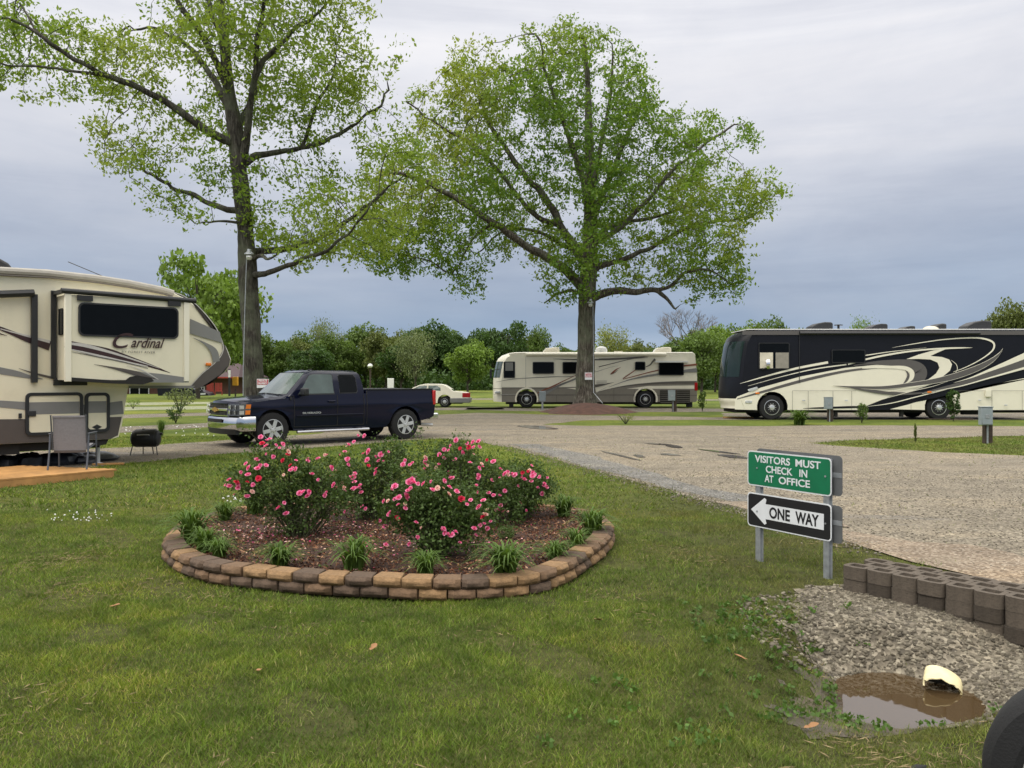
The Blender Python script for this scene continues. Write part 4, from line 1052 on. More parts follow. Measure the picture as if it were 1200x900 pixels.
small(733, 497, .42, 'b', 'small yellowish shrub at the drive edge below the mulch mound', 'shrub', 'far_yell', .42)
small(211, 484, 1.3, 'b', 'young open shrub on the lawn between the trailer and the pickup', 'shrub', 'far_pale', .75)
small(206, 496, .7, 'b', 'dark twiggy shrub between the two gravel lanes', 'shrub', 'far_dark', .35)
small(156, 479, .5, 'b', 'little bright bush on the lawn just right of the trailer', 'shrub', 'far_bright', .4)
small(1151, 445 + 38, .3, 'strap', 'low tuft of leaves under the tail of the black motorhome', 'tuft')
small(1073, 521, .5, 'b', 'thin reddish weed stalk at the edge of the grass wedge', 'weed', 'far_olive', .035)
small(189, 512, .5, 'strap', 'small grassy tuft just behind the black grill', 'tuft', spread=.5)
small(748, 474.5, .5, 'b', 'small bush beside the rear wheel of the beige motorhome', 'shrub', 'far_mid', .3)
# clover flowers
def dots(n, px0, px1, py0, py1, r, mat, lab, nm, hh=.05, cat='flowers'):
    C = np.array([G(px0 + (px1 - px0) * rng.random(), py0 + (py1 - py0) * rng.random()) for _ in range(n)])
    tag(rocks(nm, C, r * (.7 + .6 * rng.random(n)), mat, hh, 1.), lab, cat, kind='stuff')
dots(36, 55, 132, 602, 616, .019, M['white'], 'patch of white clover flowers on the lawn left of the bed', 'clover_flowers')
dots(34, 200, 262, 500, 513, .04, M['white'], 'white flowers sprinkled on the grass in front of the pickup bumper', 'clover_flowers')
dots(16, 145, 170, 502, 513, .04, M['white'], 'white flowers sprinkled on the grass beside the grill', 'clover_flowers')
dots(16, 258, 300, 586, 594, .03, M['white'], 'few white clover flowers behind the left of the rose bed', 'clover_flowers')
# weeds round the ditch
C = []
for i in range(420):
    if i > 245 or i % 3 == 0: continue
    if i < 205: c = np.array([1.2 + 1.3 * rng.random(), 4.2 + 2.0 * rng.random()])
    else: c = np.array([2.3 + 1.1 * rng.random(), 3.9 + 1.3 * rng.random()])
    if i > 215: c = np.array([.1 + 1.5 * rng.random(), 3.6 + 1.3 * rng.random()])
    z = hz(*c)
    if z < WZ + .01: continue
    if inpoly(DG, c[0:1], c[1:2])[0] and rng.random() < .65: continue
    m = 12; a = rng.random(m) * 6.28; r_ = .035 * rng.random(m) + .012
    C.append(np.stack([c[0] + np.cos(a) * r_, c[1] + np.sin(a) * r_, np.full(m, z + .02) + .03 * rng.random(m)], 1))
C = np.concatenate(C); V, Fq = leaf_quads(C, .026 * (.6 + .9 * rng.random(len(C))), .75)
tag(npmesh('weeds', V, Fq, 4, M['weed_leaf']), 'low broad-leaved weeds around the ditch', 'weeds', kind='stuff')
# fallen leaves on the lawn
for i, (px, py, lab) in enumerate([(134, 717, 'curled brown leaf on the lawn below the left end of the bed'), (437, 765, 'brown leaf with a dark one on the lawn, centre left'), (869, 771, 'long tan leaf lying on the lawn left of the ditch'), (702, 734, 'small reddish leaf on the lawn right of the bed'), (303, 792, 'tan leaf low on the lawn, left of centre'), (950, 833, 'orange brown leaf by the puddle edge')]):
    x, y = G(px, py); mb = MB(); P = cr([(-.038, 0), (-.02, .015), (-.007, .011), (.014, .02), (.042, 0), (.014, -.018), (-.014, -.01)], 3, True); n = len(P)
    mb.add([(p[0], p[1], .012 * math.sin(p[0] * 40) + .01) for p in P] + [(0, 0, .0)], [(j, (j + 1) % n, n) for j in range(n)], M['deadleaf'])
    o = mb.build('fallen_leaf', loc=(x, y, hz(x, y) + .025)); o.rotation_euler = (.15, .1, i * 1.3); tag(o, lab, 'leaf', 'fallen leaves on the lawn')
# ------------------------------------------------------------------ bark mulch in the bed
inner = [tuple(bc + (np.array(p) - bc) * .95) for p in BEDP]
mb = MB(); rings = [1., .9, .75, .5, .25]; n = len(inner); V = []; Fq = []
for k, s in enumerate(rings):
    for p in inner:
        q = bc + (np.array(p) - bc) * s; V.append((q[0], q[1], (.085, .10, .115, .13, .14)[k] + .02 * noise.noise(Vector((q[0] * 3, q[1] * 3, 0)))))
for k in range(4):
    for i in range(n): Fq.append((k * n + i, k * n + (i + 1) % n, (k + 1) * n + (i + 1) % n, (k + 1) * n + i))
Fq.append(tuple(4 * n + i for i in range(n)))
mb.add(V, Fq, M['mulch']); tag(mb.build('mulch'), kind='structure')
def zbed(q):
    d = np.linalg.norm(q - bc, axis=1) / 2.1; return .135 - .045 * np.clip(d, 0, 1)
q = sample_poly(inner, 34000); C = np.column_stack([q, zbed(q) + .008 + .022 * rng.random(len(q))])
V, Fq = leaf_quads(C, .020 + .040 * rng.random(len(C)) ** 1.5, .32)
Vr = V.reshape(-1, 4, 3); cz = Vr[:, :, 2].mean(1, keepdims=True); Vr[:, :, 2] = cz + (Vr[:, :, 2] - cz) * .65
tag(npmesh('bark_chips', Vr.reshape(-1, 3), Fq, 4, M['chip']), 'brown bark chips covering the rose bed', 'bark chips', kind='stuff')
q = np.vstack([sample_poly(inner, 120), np.array(G(350, 640)) + rng.normal(0, .42, (230, 2)), np.array(G(500, 655)) + rng.normal(0, .40, (90, 2)), np.array(G(300, 640)) + rng.normal(0, .3, (150, 2))])
q = q[inpoly(inner, q[:, 0], q[:, 1])]
C = np.column_stack([q, zbed(q) + .03]); V, Fq = leaf_quads(C, .018 + .018 * rng.random(len(C)), .8); Vr = V.reshape(-1, 4, 3); cz = Vr[:, :, 2].mean(1, keepdims=True); Vr[:, :, 2] = cz + (Vr[:, :, 2] - cz) * .4
h2 = len(C) // 2
tag(npmesh('fallen_petals', Vr.reshape(-1, 3), Fq, 4, None, mats=[M['pink'], M['pinkpale']], mids=(rng.random(len(C)) < .62).astype(int)), 'fallen pink petals scattered on the bark under the roses', 'petals', kind='stuff')
q = sample_poly(inner, 500); q = q[noise_ok] if False else q
C = np.column_stack([q, zbed(q) + .02]); C = np.repeat(C, 5, 0) + rng.normal(0, .015, (len(C) * 5, 3)); V, Fq = leaf_quads(C, .018 * (.6 + .8 * rng.random(len(C))), .7)
tag(npmesh('bed_weeds', V, Fq, 4, M['weed_leaf']), 'little green weeds sprouting through the bark', 'weeds', kind='stuff')

# ------------------------------------------------------------------ edging blocks
edge = empty('stone_edging', (bc[0], bc[1], 0), label='low two-course edging wall of tan and brown blocks ringing the rose bed', cat='edging')
def edgeblock(L, hh, dp, mat, r2):
    """rough-faced block, front towards -y"""
    mb = MB(); nx, nz = 5, 3; V = []
    fr = [(i / nx, j / nz) for j in range(nz + 1) for i in range(nx + 1)]
    for (u, v) in fr:
        e = (1 - (2 * u - 1) ** 8) * (1 - (2 * v - 1) ** 8)
        V.append(((u - .5) * L, -dp / 2 - .014 * e - .020 * r2.random() * e + (0 if e > .0 else .008), v * hh - (0.002 if v == 1 else 0)))
    nb = len(V)
    for (u, v) in [(0, 0), (1, 0), (1, 1), (0, 1)]: V.append(((u - .5) * L * .86, dp / 2, v * hh))
    w_ = nx + 1; Fq = [(j * w_ + i, j * w_ + i + 1, (j + 1) * w_ + i + 1, (j + 1) * w_ + i) for j in range(nz) for i in range(nx)]
    Fq += [(nb, nb + 3, nb + 2, nb + 1), tuple(range(nx, -1, -1)) + (nb, nb + 1), tuple(nz * w_ + i for i in range(w_)) + (nb + 2, nb + 3),
           tuple(j * w_ for j in range(nz + 1)) + (nb + 3, nb), tuple(j * w_ + nx for j in range(nz, -1, -1)) + (nb + 1, nb + 2)]
    mb.add(V, Fq, mat); return mb
r2 = random.Random(12)
seg = np.roll(BEDW, -1, 0) - BEDW; sl = np.linalg.norm(seg, axis=1); cum = np.concatenate([[0], np.cumsum(sl)]); tot = cum[-1]
def at(s):
    s %= tot; i = min(len(sl) - 1, np.searchsorted(cum, s, 'right') - 1); t = (s - cum[i]) / sl[i]
    i2 = (i + 1) % len(BEDW); return BEDW[i] + (BEDW[i2] - BEDW[i]) * t
cols_ = [0, 1, 2, 0, 2, 1, 1, 2, 2, 0, 1, 2, 2, 1, 0, 0, 1, 0, 2, 0, 0, 1, 2, 0, 0, 1]
kk = 0
for course in (0, 1):
    s = .1 * course
    while s < tot - .12 + .1 * course:
        L = .205 + .03 * r2.random() if course else .20 + .035 * r2.random()
        a, b = at(s), at(s + L); m_ = (a + b) / 2; d = b - a; ang = math.atan2(d[1], d[0]); s += L + .006
        back = m_[1] > bc[1] + .9 and -3.2 < m_[0] < .95
        if course == 0 and m_[1] > bc[1] + .3: continue
        if course == 1 and back and -2.6 < m_[0] < -1.7: pass
        m = [M['blk_tan'], M['blk_brown'], M['blk_dark']][cols_[kk % 26] if r2.random() < .8 else r2.randrange(3)]; kk += 1
        ctr = at(s - L / 2); nrm = np.array([-d[1], d[0]]) / np.linalg.norm(d)
        if (bc - ctr) @ nrm < 0: nrm = -nrm
        p = ctr + nrm * (.085 + (.008 if course else 0) + .012 * r2.random())
        z = (0.005 if course == 0 else (.085 if m_[1] < bc[1] + .3 else .015)) + r2.uniform(-.003, .003)
        o = edgeblock(L * .985, .082 if course else .084, .165, m, r2).build('edging_block', edge, bevel=.006, ang=25, seg=2)
        o.location = (p[0] - bc[0], p[1] - bc[1], z); face = math.atan2(-nrm[1], -nrm[0])
        o.rotation_euler = (r2.uniform(-.02, .02), r2.uniform(-.02, .02), face + math.pi / 2 + r2.uniform(-.03, .03))

# ------------------------------------------------------------------ planter block wall beside the ditch
P0, P1 = np.array([2.565, 6.52]), np.array([3.38, 5.46]); d = (P1 - P0) / np.linalg.norm(P1 - P0); nb_ = np.array([d[1], -d[0]]) * -1
if nb_[1] < 0: nb_ = -nb_
wall = empty('block_wall', (P0[0], P0[1], 0), math.atan2(d[1], d[0]), label='low wall of brown concrete planter blocks with square holes, above the ditch', cat='block wall')
PB = .192; DP = .165
def planter(hh, mat):
    mb = MB(); o = []
    for i in range(7): a = math.pi + math.pi * i / 6; o.append((math.copysign(abs(math.cos(a)) ** .55, math.cos(a)) * PB * .5, -DP * .22 - abs(math.sin(a)) ** .8 * DP * .30))
    o += [(PB * .5, DP * .18), (PB * .42, DP * .42), (PB * .18, DP * .5), (-PB * .18, DP * .5), (-PB * .42, DP * .42), (-PB * .5, DP * .18)]
    o = o[0:]; n = len(o); hx, hy = PB * .31, DP * .27
    inn = []
    for (x, y) in o:
        a = math.atan2(y / DP, x / PB); c, s = math.cos(a), math.sin(a); k = 1 / max(abs(c), abs(s)); inn.append((c * k * hx, s * k * hy + .003))
    V = [(x, y, 0) for x, y in o] + [(x, y, hh) for x, y in o] + [(x, y, hh) for x, y in inn] + [(x * .9, y * .9, .01) for x, y in inn]
    Fq = []
    for i in range(n):
        k = (i + 1) % n; Fq += [(i, k, n + k, n + i), (n + i, n + k, 2 * n + k, 2 * n + i), (2 * n + i, 2 * n + k, 3 * n + k, 3 * n + i)]
    Fq += [tuple(3 * n + i for i in range(n)), tuple(range(n))]
    mb.add(V, Fq, mat); return mb
PBM = []
for mt in ('conc', 'conc_d'):
    o = planter(.098, M[mt]).build('planter_block', ang=50); PBM.append(o.data); bpy.data.objects.remove(o)
sgn = 1 if (np.array([-d[1], d[0]]) @ nb_) > 0 else -1
for row in range(3):
    for i in range(10):
        for c in ((2, 1, 0, -1) if row == 0 else (2, 1)):
            x = (i + .5 + (.5 if row == 1 else 0)) * (PB + .003); y = sgn * (DP * .5 + row * (DP * .86))
            if row == 1 and i == 9: continue
            o = link('planter_block', PBM[0 if c == 2 else (1 if (i * 3 + c) % 2 == 0 else 0)], wall)
            o.location = (x + r2.uniform(-.003, .003), y + r2.uniform(-.008, .008), c * .1 - .098 + .0 + r2.uniform(-.001, .001)); o.rotation_euler.z = r2.uniform(-.03, .03) + (math.pi if row == 2 else 0)
# broken drain pipe poking out of the bank
pp = empty('drain_pipe', (2.64, 5.13, WZ + .025), R(-28), label='broken pale yellow plastic drain pipe end sticking out of the gravel bank', cat='pipe')
mb = MB(); V = []; n = 17; L_ = 12
for sh in (0, 1):
    for j in range(L_ + 1):
        for i in range(n):
            a = math.pi * (-.12 + 1.24 * i / (n - 1)); rr = 1 - .09 * sh + .025 * math.sin(j * 2.6)
            edge_ = .012 * math.sin(i * 2.3) + .01 * math.sin(i * 5.1)
            y = j / L_ * .20 + (edge_ if j in (0,) else 0) + (.03 * math.cos(a) if j == 0 else 0); V.append((math.cos(a) * .112 * rr, y, math.sin(a) * .055 * rr))
Fq = []; b = (L_ + 1) * n
for sh in (0, 1):
    for j in range(L_):
        for i in range(n - 1): q0 = sh * b + j * n + i; Fq.append((q0, q0 + 1, q0 + n + 1, q0 + n))
for i in range(n - 1): Fq.append((i, i + 1, b + i + 1, b + i))
for j in range(L_): Fq += [(j * n, (j + 1) * n, b + (j + 1) * n, b + j * n), (j * n + n - 1, (j + 1) * n + n - 1, b + (j + 1) * n + n - 1, b + j * n + n - 1)]
mb.add(V, Fq, M['pipey']); o = mb.build('pipe_shell', pp); o.rotation_euler = (R(4), R(20), 0)
mb = MB(); mb.poly([(math.cos(a) * .095, .10, math.sin(a) * .045) for a in np.linspace(0, math.pi, 12)], M['under']); mb.build('pipe_inside', pp)

# ------------------------------------------------------------------ one-way sign
A_ = np.array(G(888, 658)); B_ = np.array(G(968, 678)); d = (B_ - A_) / np.linalg.norm(B_ - A_); ang = math.atan2(d[1], d[0]); gap = np.linalg.norm(B_ - A_)
sg = empty('road_sign', (A_[0], A_[1], 0), ang, label='two stacked traffic signs on grey posts, green visitors sign above black one way arrow', cat='sign')
def channel(x):
    mb = MB(); t = .004
    mb.bx(x - .0275, x + .0275, .0, t, -.15, .99, M['steel']); mb.bx(x - .0275, x - .0275 + t, t, .028, -.15, .99, M['steel']); mb.bx(x + .0275 - t, x + .0275, t, .028, -.15, .99, M['steel'])
    mb.bx(x - .042, x - .0275, .024, .028, -.15, .99, M['steel']); mb.bx(x + .0275, x + .042, .024, .028, -.15, .99, M['steel'])
    return mb
channel(.0).build('post', sg); channel(gap).build('post', sg)
SX0, SX1 = -.118, .806
def panel(z0, z1, base, name, y=-.006, dx=0, back=False):
    mb = MB(); o = rrect(SX0 + dx, SX1 + dx, z0, z1, .036, 5); slab(mb, o, y, y + .003, M['signback'] if back else M['signwhite'])
    p = mb.build(name, sg, smooth=False)
    if not back:
        m2 = MB(); slab(m2, rrect(SX0 + dx + .011, SX1 + dx - .011, z0 + .011, z1 - .011, .028, 5), y - .0014, y - .0004, base); m2.build('sign_face', p, smooth=False)
    return p
g1 = panel(.683, .998, M['signgreen'], 'green_sign'); o1 = panel(.312, .618, M['signblack'], 'one_way_sign')
cxs = (SX0 + SX1) / 2
SW = SX1 - SX0
for t_, a, b, z in (('VISITORS', .10, .535, .930), ('MUST', .60, .885, .930), ('CHECK', .24, .565, .846), ('IN', .645, .735, .846), ('AT', .225, .335, .762), ('OFFICE', .40, .765, .762)):
    text_fit('word', t_, SX0 + a * SW, SX0 + b * SW, z, .064, -.0085, M['signwhite'], g1, bold=.0018)
mb = MB(); zc = .465
slab(mb, [(SX0 + .045, zc), (SX0 + .205, zc + .120), (SX0 + .228, zc + .108), (SX0 + .218, zc + .067), (SX1 - .075, zc + .067), (SX1 - .075, zc - .067), (SX0 + .218, zc - .067), (SX0 + .228, zc - .106), (SX0 + .205, zc - .118)], -.0088, -.0076, M['signwhite'])
mb.build('arrow', o1, smooth=False)
text_fit('word', 'ONE', SX0 + .285 * SW, SX0 + .535 * SW, zc, .100, -.0100, M['signblack'], o1, bold=.004); text_fit('word', 'WAY', SX0 + .60 * SW, SX0 + .865 * SW, zc, .100, -.0100, M['signblack'], o1, bold=.004)
panel(.30, .61, None, 'back_sign', .032, .075, True); panel(.69, 1.02, None, 'back_sign', .032, .075, True)
mb = MB()
for z in (.47, .86): mb.bx(SX0 + .1, SX1 + .07, .0288, .0315, z - .02, z + .02, M['steel'])
mb.build('bracket', sg)
mb = MB()
for z in (.47, .86):
    for x in (0., gap): mb.lathe([(.009, -.0125), (.009, -.0076)], (x + .0, 0, z - .015), 'y', M['steel'], 6)
mb.build('bolt', sg)

# ------------------------------------------------------------------ utility pedestals
def pedestal(px, py, lab, s=1., box=True):
    x, y = G(px, py); t = empty('power_pedestal', (x, y, 0), R(random.uniform(-8, 8)), label=lab, cat='power pedestal', group='grey power pedestals on timber posts')
    mb = MB(); mb.bx(.0, .19 * s, .0, .15, -.1, .93 * s, M['post']); mb.build('timber_post', t, bevel=.008)
    mb = MB(); mb.bx(-.20 * s, .10 * s, -.15, -.004, .48 * s, .93 * s, M['box']); b = mb.build('meter_box', t, bevel=.012)
    mb = MB(); mb.bx(-.185 * s, .085 * s, -.162, -.152, .50 * s, .90 * s, M['box']); mb.bx(-.21 * s, .11 * s, -.165, .0, .931 * s, .95 * s, M['box']); mb.box((-.05 * s, -.168, .70 * s), (.10, .008, .10), M['steel']); mb.build('box_door', b, bevel=.004)
    mb = MB(); mb.tube([(.02 * s, -.05, .48 * s), (.02 * s, -.05, -.05)], .022, M['steel'], 8); mb.build('conduit', t)
    return t
pedestal(1155, 520, 'nearest grey electric pedestal, on the grass wedge at the right edge')
pedestal(971, 494, 'grey electric pedestal in front of the black motorhome, between its wheels')
pedestal(788, 482.5, 'grey electric pedestal before the rear grille of the beige motorhome', 1.15)
# mulch mound and tree fittings
mx, my = 3.65, 41.0; mb = MB(); V = []; n = 40
for k, (s, z) in enumerate([(1., .0), (.86, .09), (.66, .22), (.42, .36), (.2, .44), (.05, .47)]):
    for i in range(n):
        a = 6.2832 * i / n; e = 1 + .10 * math.sin(a * 3 + 1) + .06 * math.sin(a * 7); V.append((2.3 * s * e * math.cos(a), 2.5 * s * e * math.sin(a), z + .02 * noise.noise(Vector((math.cos(a) * s * 4, math.sin(a) * s * 4, 0)))))
mb.add(V, [(k * n + i, k * n + (i + 1) % n, (k + 1) * n + (i + 1) % n, (k + 1) * n + i) for k in range(5) for i in range(n)] + [tuple(5 * n + i for i in range(n))], M['mound'])
tag(mb.build('mulch_mound', loc=(mx - .0, my, .004)), 'reddish brown mulch mound around the foot of the broad oak', 'mulch mound')
def small_sign(px0, px1, py0, py1, D, lab, bottom=.35):
    k = D / F; x0, x1 = (px0 - 600) * k, (px1 - 600) * k; z1, z0 = CH - (py0 - YH) * k, CH - (py1 - YH) * k
    t = empty('notice', ((x0 + x1) / 2, D, z0), label=lab, cat='notice', group='red and white notices on the oak trunks'); w_ = (x1 - x0) / 2; h = z1 - z0
    mb = MB(); mb.bx(-w_, w_, 0, .01, 0, h, M['signwhite']); mb.build('board', t); mb = MB(); mb.bx(-w_ * .9, w_ * .9, -.006, -.002, h * bottom, h * .93, M['signred']); mb.build('red_band', t)
    tp = M['signwhite']
    text_obj('notice_text', 'PRIVATE', h * .30, tp, t, face_y(0, -.008, h * .78), .001, bold=.004, sx=.85); text_obj('notice_text', 'PROPERTY', h * .27, tp, t, face_y(0, -.008, h * (bottom + .14)), .001, bold=.004, sx=.8)
small_sign(301, 315, 444, 454.5, 29.3, 'small red and white notice on the left oak trunk, above the pickup hood')
small_sign(685.5, 694, 436.5, 445, 41.35, 'small red and white notice on the broad oak trunk before the beige motorhome')
def trunk_lamp(px, py, D, lab, cond):
    k = D / F; t = empty('trunk_lamp', ((px - 600) * k, D, CH - (py - YH) * k), label=lab, cat='lamp')
    mb = MB(); mb.lathe([(.0, .16), (.07, .15), (.08, .06), (.16, .0), (.17, -.04), (.10, -.06), (.0, -.06)], (0, 0, 0), 'z', M['steel'], 14); mb.build('lamp_head', t)
    mb = MB(); mb.lathe([(.09, -.06), (.11, -.14), (.07, -.22), (.0, -.24)], (0, 0, 0), 'z', M['headl'], 14); mb.build('lamp_glass', t)
    mb = MB(); mb.tube([(0, 0, 0), (0, .25, .02)], .03, M['steel'], 8); mb.build('arm', t)
    if cond:
        mb = MB(); mb.tube([((a - px) * k, y, -(b - py) * k) for a, b, y in cond], .014, M['steel'], 8); mb.build('conduit', t)
trunk_lamp(292, 297, 29.3, 'grey lamp fixed to the left oak trunk above its low branches', [(288, 300, .1), (287, 360, 0), (286, 440, -.1), (286, 478, -.1)])
trunk_lamp(692, 354, 41.3, 'grey lamp on the broad oak trunk with a conduit running down', [(695, 358, .1), (695.5, 400, 0), (695, 460, -.25), (704, 472, -.9)])
x, y = G(630, 474.5); t = empty('utility_box', (x, 44.5, 0), label='small grey utility box left of the broad oak trunk', cat='utility box')
mb = MB(); mb.bx(-.17, .17, 0, .15, .45, 1.0, M['box']); mb.build('cabinet', t, bevel=.02); mb = MB(); mb.bx(-.05, .05, .04, .12, -.05, .45, M['steel']); mb.build('stem', t)
# lamp pole, white cabinet by the wood
x, D = (434 - 600) / F * 92, 92.; t = empty('lamp_pole', (x, D, 0), label='thin brown lamp pole before the wood behind the pickup bed', cat='lamp pole')
mb = MB(); mb.tube([(0, 0, 0), (0, 0, CH + (YH - 430) * D / F)], .09, M['post'], 8); mb.build('pole', t); mb = MB(); mb.lathe([(0, .28), (.22, .2), (.3, 0), (.2, -.15), (0, -.2)], (0, -.15, CH + (YH - 429) * D / F), 'z', M['white'], 10); mb.build('lamp_head', t)
D = 80; x = (457.5 - 600) / F * D; t = empty('white_cabinet', (x, D, 0), label='pale upright cabinet standing on the far lawn behind the pickup bed', cat='cabinet')
mb = MB(); mb.bx(-.29, .29, 0, .4, .25, CH + (YH - 444.) * D / F + .05, M['white']); mb.build('case', t, bevel=.03); mb = MB(); mb.bx(-.33, .33, -.04, .44, 0, .25, M['steel']); mb.build('base', t)
# ------------------------------------------------------------------ wheels (axle along y, outer face towards -y)
def wheel(root, x, y, z, r, w_, style='bus', face=-1):
    mb = MB(); f = face
    mb.lathe([(r * .60, -w_ / 2), (r * .66, -w_ / 2 - .004), (r * .93, -w_ / 2 + .012), (r * .985, -w_ / 2 + .04), (r, -w_ / 2 + .07), (r, w_ / 2 - .07), (r * .98, w_ / 2 - .03), (r * .93, w_ / 2), (r * .6, w_ / 2)], (0, 0, 0), 'y', M['rubber'], 40)
    for i in range(36):
        a = 6.2832 * i / 36; mb.box((math.cos(a) * r * .995, (.25 - .5 * (i % 2)) * w_ * .5, math.sin(a) * r * .995), (.018, w_ * .42, r * .07), M['rubber'], Matrix.Rotation(-a, 3, 'Y'))
    o = mb.build('wheel', root, loc=(x, y, z), ang=30)
    if face > 0: o.rotation_euler.z = math.pi
    mb = MB(); R_ = r * .60
    ch = M['hub'] if style != 'truck' else M['alu']
    mb.lathe([(R_ * 1.02, -w_ / 2 - .006), (R_ * .97, -w_ / 2 - .008), (R_ * .93, -w_ / 2 + .02), (R_ * .9, -w_ / 2 + .06)], (0, 0, 0), 'y', ch, 36, cap=False)
    if style == 'bus':
        mb.lathe([(R_ * .92, -w_ / 2 + .05), (R_ * .80, -w_ / 2 + .01), (R_ * .55, -w_ / 2 + .00), (R_ * .42, -w_ / 2 + .02), (R_ * .36, -w_ / 2 - .05), (R_ * .30, -w_ / 2 - .07), (0, -w_ / 2 - .075)], (0, 0, 0), 'y', ch, 36, cap=False)
        for i in range(10):
            a = 6.2832 * i / 10; mb.lathe([(.016, -w_ / 2 - .02), (.016, -w_ / 2 + .01)], (math.cos(a) * R_ * .5, 0, math.sin(a) * R_ * .5), 'y', ch, 6)
        for i in range(8):
            a = 6.2832 * (i + .5) / 8; mb.lathe([(R_ * .075, -w_ / 2 - .001), (R_ * .075, -w_ / 2 + .02)], (math.cos(a) * R_ * .74, 0, math.sin(a) * R_ * .74), 'y', M['under'], 10)
    elif style == 'truck':
        mb.lathe([(R_ * .9, -w_ / 2 + .05), (0, -w_ / 2 + .06)], (0, 0, 0), 'y', M['under'], 24)
        mb.lathe([(R_ * .36, -w_ / 2 + .045), (R_ * .34, -w_ / 2 + .0), (R_ * .16, -w_ / 2 - .004), (R_ * .14, -w_ / 2 - .016), (0, -w_ / 2 - .018)], (0, 0, 0), 'y', ch, 24)
        for i in range(6):
            a = 6.2832 * i / 6 + .2; mb.box((math.cos(a) * R_ * .62, -w_ / 2 + .02, math.sin(a) * R_ * .62), (R_ * .64, .045, R_ * .36), ch, Matrix.Rotation(-a, 3, 'Y'))
            b = a + .52; mb.lathe([(.013, -w_ / 2 - .012), (.013, -w_ / 2 + .01)], (math.cos(b) * R_ * .26, 0, math.sin(b) * R_ * .26), 'y', M['chrome'], 6)
        mb.lathe([(R_ * .93, -w_ / 2 + .03), (R_ * .78, -w_ / 2 + .012), (R_ * .76, -w_ / 2 + .03)], (0, 0, 0), 'y', ch, 36, cap=False)
    else:
        mb.lathe([(R_ * .92, -w_ / 2 + .03), (R_ * .6, -w_ / 2 + .0), (R_ * .2, -w_ / 2 - .01), (0, -w_ / 2 - .012)], (0, 0, 0), 'y', M['alu'], 24)
        for i in range(14):
            a = 6.2832 * i / 14; mb.box((math.cos(a) * R_ * .62, -w_ / 2 - .004, math.sin(a) * R_ * .62), (R_ * .3, .008, R_ * .08), M['grey2'], Matrix.Rotation(-a, 3, 'Y'))
    mb.build('rim', o, ang=30)
    return o
def arch(cx, cz, r, zb, n=12):
    """bottom outline from right to left round a wheel opening (list of x,z)"""
    a0 = math.asin(max(-1, min(1, (zb - cz) / r))); A = np.linspace(a0, math.pi - a0, n)
    return [(cx + r * math.cos(a), cz + r * math.sin(a)) for a in A]
def window(root, x0, x1, z0, z1, y, rad=.06, frame=.035, name='window', glass='glass', fm='black', inner=None):
    mb = MB(); ringslab(mb, rrect(x0, x1, z0, z1, rad), rrect(x0 + frame, x1 - frame, z0 + frame, z1 - frame, max(.01, rad - frame * .6)), y - .02, y + .0, M[fm]); o = mb.build(name, root, smooth=False)
    mb = MB(); slab(mb, rrect(x0 + frame * .9, x1 - frame * .9, z0 + frame * .9, z1 - frame * .9, max(.01, rad - frame * .6)), y - .012, y - .001, M[glass]); mb.build('pane', o, smooth=False)
    return o
def coach(name, D, fpx, lab, outline_px, wheels, wr, Wd, bodym, shiftf, split, near_m, zb):
    pass

# ================================================================== black and cream motorhome
D1 = 33.6; f = side_fn((0, D1), 0.)
X0 = f(905, 480)[0]; f1 = lambda a, b: (f(a, b)[0] - X0, f(a, b)[1])
rv = empty('motorhome', (X0, D1, 0), label='long black and cream motorhome with swirling graphics parked at the right', cat='motorhome')
Z4 = zf(f1, 830, 350, 3.243); Z8 = zf(f1, 840, 360, 6.43); Z9 = zf(f1, 1010, 350, 6.)
zb = .40; WB = f1(1101, 480)[0]
prof = [f1(*p) for p in [(856, 476), (853.5, 470), (853, 462), (854, 445), (856, 425), (860, 402), (864, 394), (871, 389.5), (880, 387), (893, 386)]]
rear = WB + 4.05
out = prof + [(rear - .1, prof[-1][1] + .0), (rear, prof[-1][1] - .12), (rear, zb + .05), (rear - .04, zb)] + arch(WB, .52, .60, zb) + arch(0, .52, .62, zb)
out += [(prof[0][0] + .25, zb + .02)]
fs = lambda x, z, y: (x + (.55 * abs((y - 1.27) / 1.27) ** 2.6) * max(0, min(1, (-.9 - x) / .35)), z)
mb = MB(); mb.loft(out, [0, .12, .35, .75, 1.27, 1.8, 2.2, 2.42, 2.54], lambda x, z, y: (fs(x, z, y)[0], z - (.035 if (y < .01 or y > 2.53) and z > 3.3 else 0)), M['blackgloss'])
# cream lower side and bands lie in the paint
cream = M['cream_lt']
def nearx(x): return x
k_ = [.004]
def lay():
    k_[0] += .0022; return -k_[0]
y = lay()
LC = [Z4(*p) for p in [(110, 372), (200, 338), (350, 296), (520, 263), (640, 251), (740, 256), (782, 282), (778, 318), (860, 322), (770, 352), (690, 372), (590, 412), (570, 420)]]
bot = [(x_, zb) for x_ in [LC[-1][0]]] + [(a, b) for a, b in arch(0, .52, .62, zb)] + [(-1.5, zb + .02), (-1.5, LC[0][1] - .12)]
mb.poly([(a, y, b) for a, b in LC + bot], cream)
LC2 = [Z4(*p) for p in [(690, 420), (760, 402), (840, 377), (1000, 342), (1200, 302)]] + [Z4(1420, 250), Z4(1800, 200)]
LC2 = [p for p in LC2 if p[0] < rear] + [(rear - .02, 1.75)]
mb.poly([(a, y, b) for a, b in LC2 + [(rear - .02, zb)] + arch(WB, .52, .60, zb)], cream)
def rb(Zx, pts, m, n=6): ribbon(mb, Zx, pts, lay(), M[m] if isinstance(m, str) else m, n)
rb(Z4, [(120, 323, 1), (200, 300, 5), (330, 266, 8), (455, 242, 9)], cream)
rb(Z4, [(150, 332, 1), (280, 296, 2.5), (400, 268, 4), (525, 250, 5)], cream)
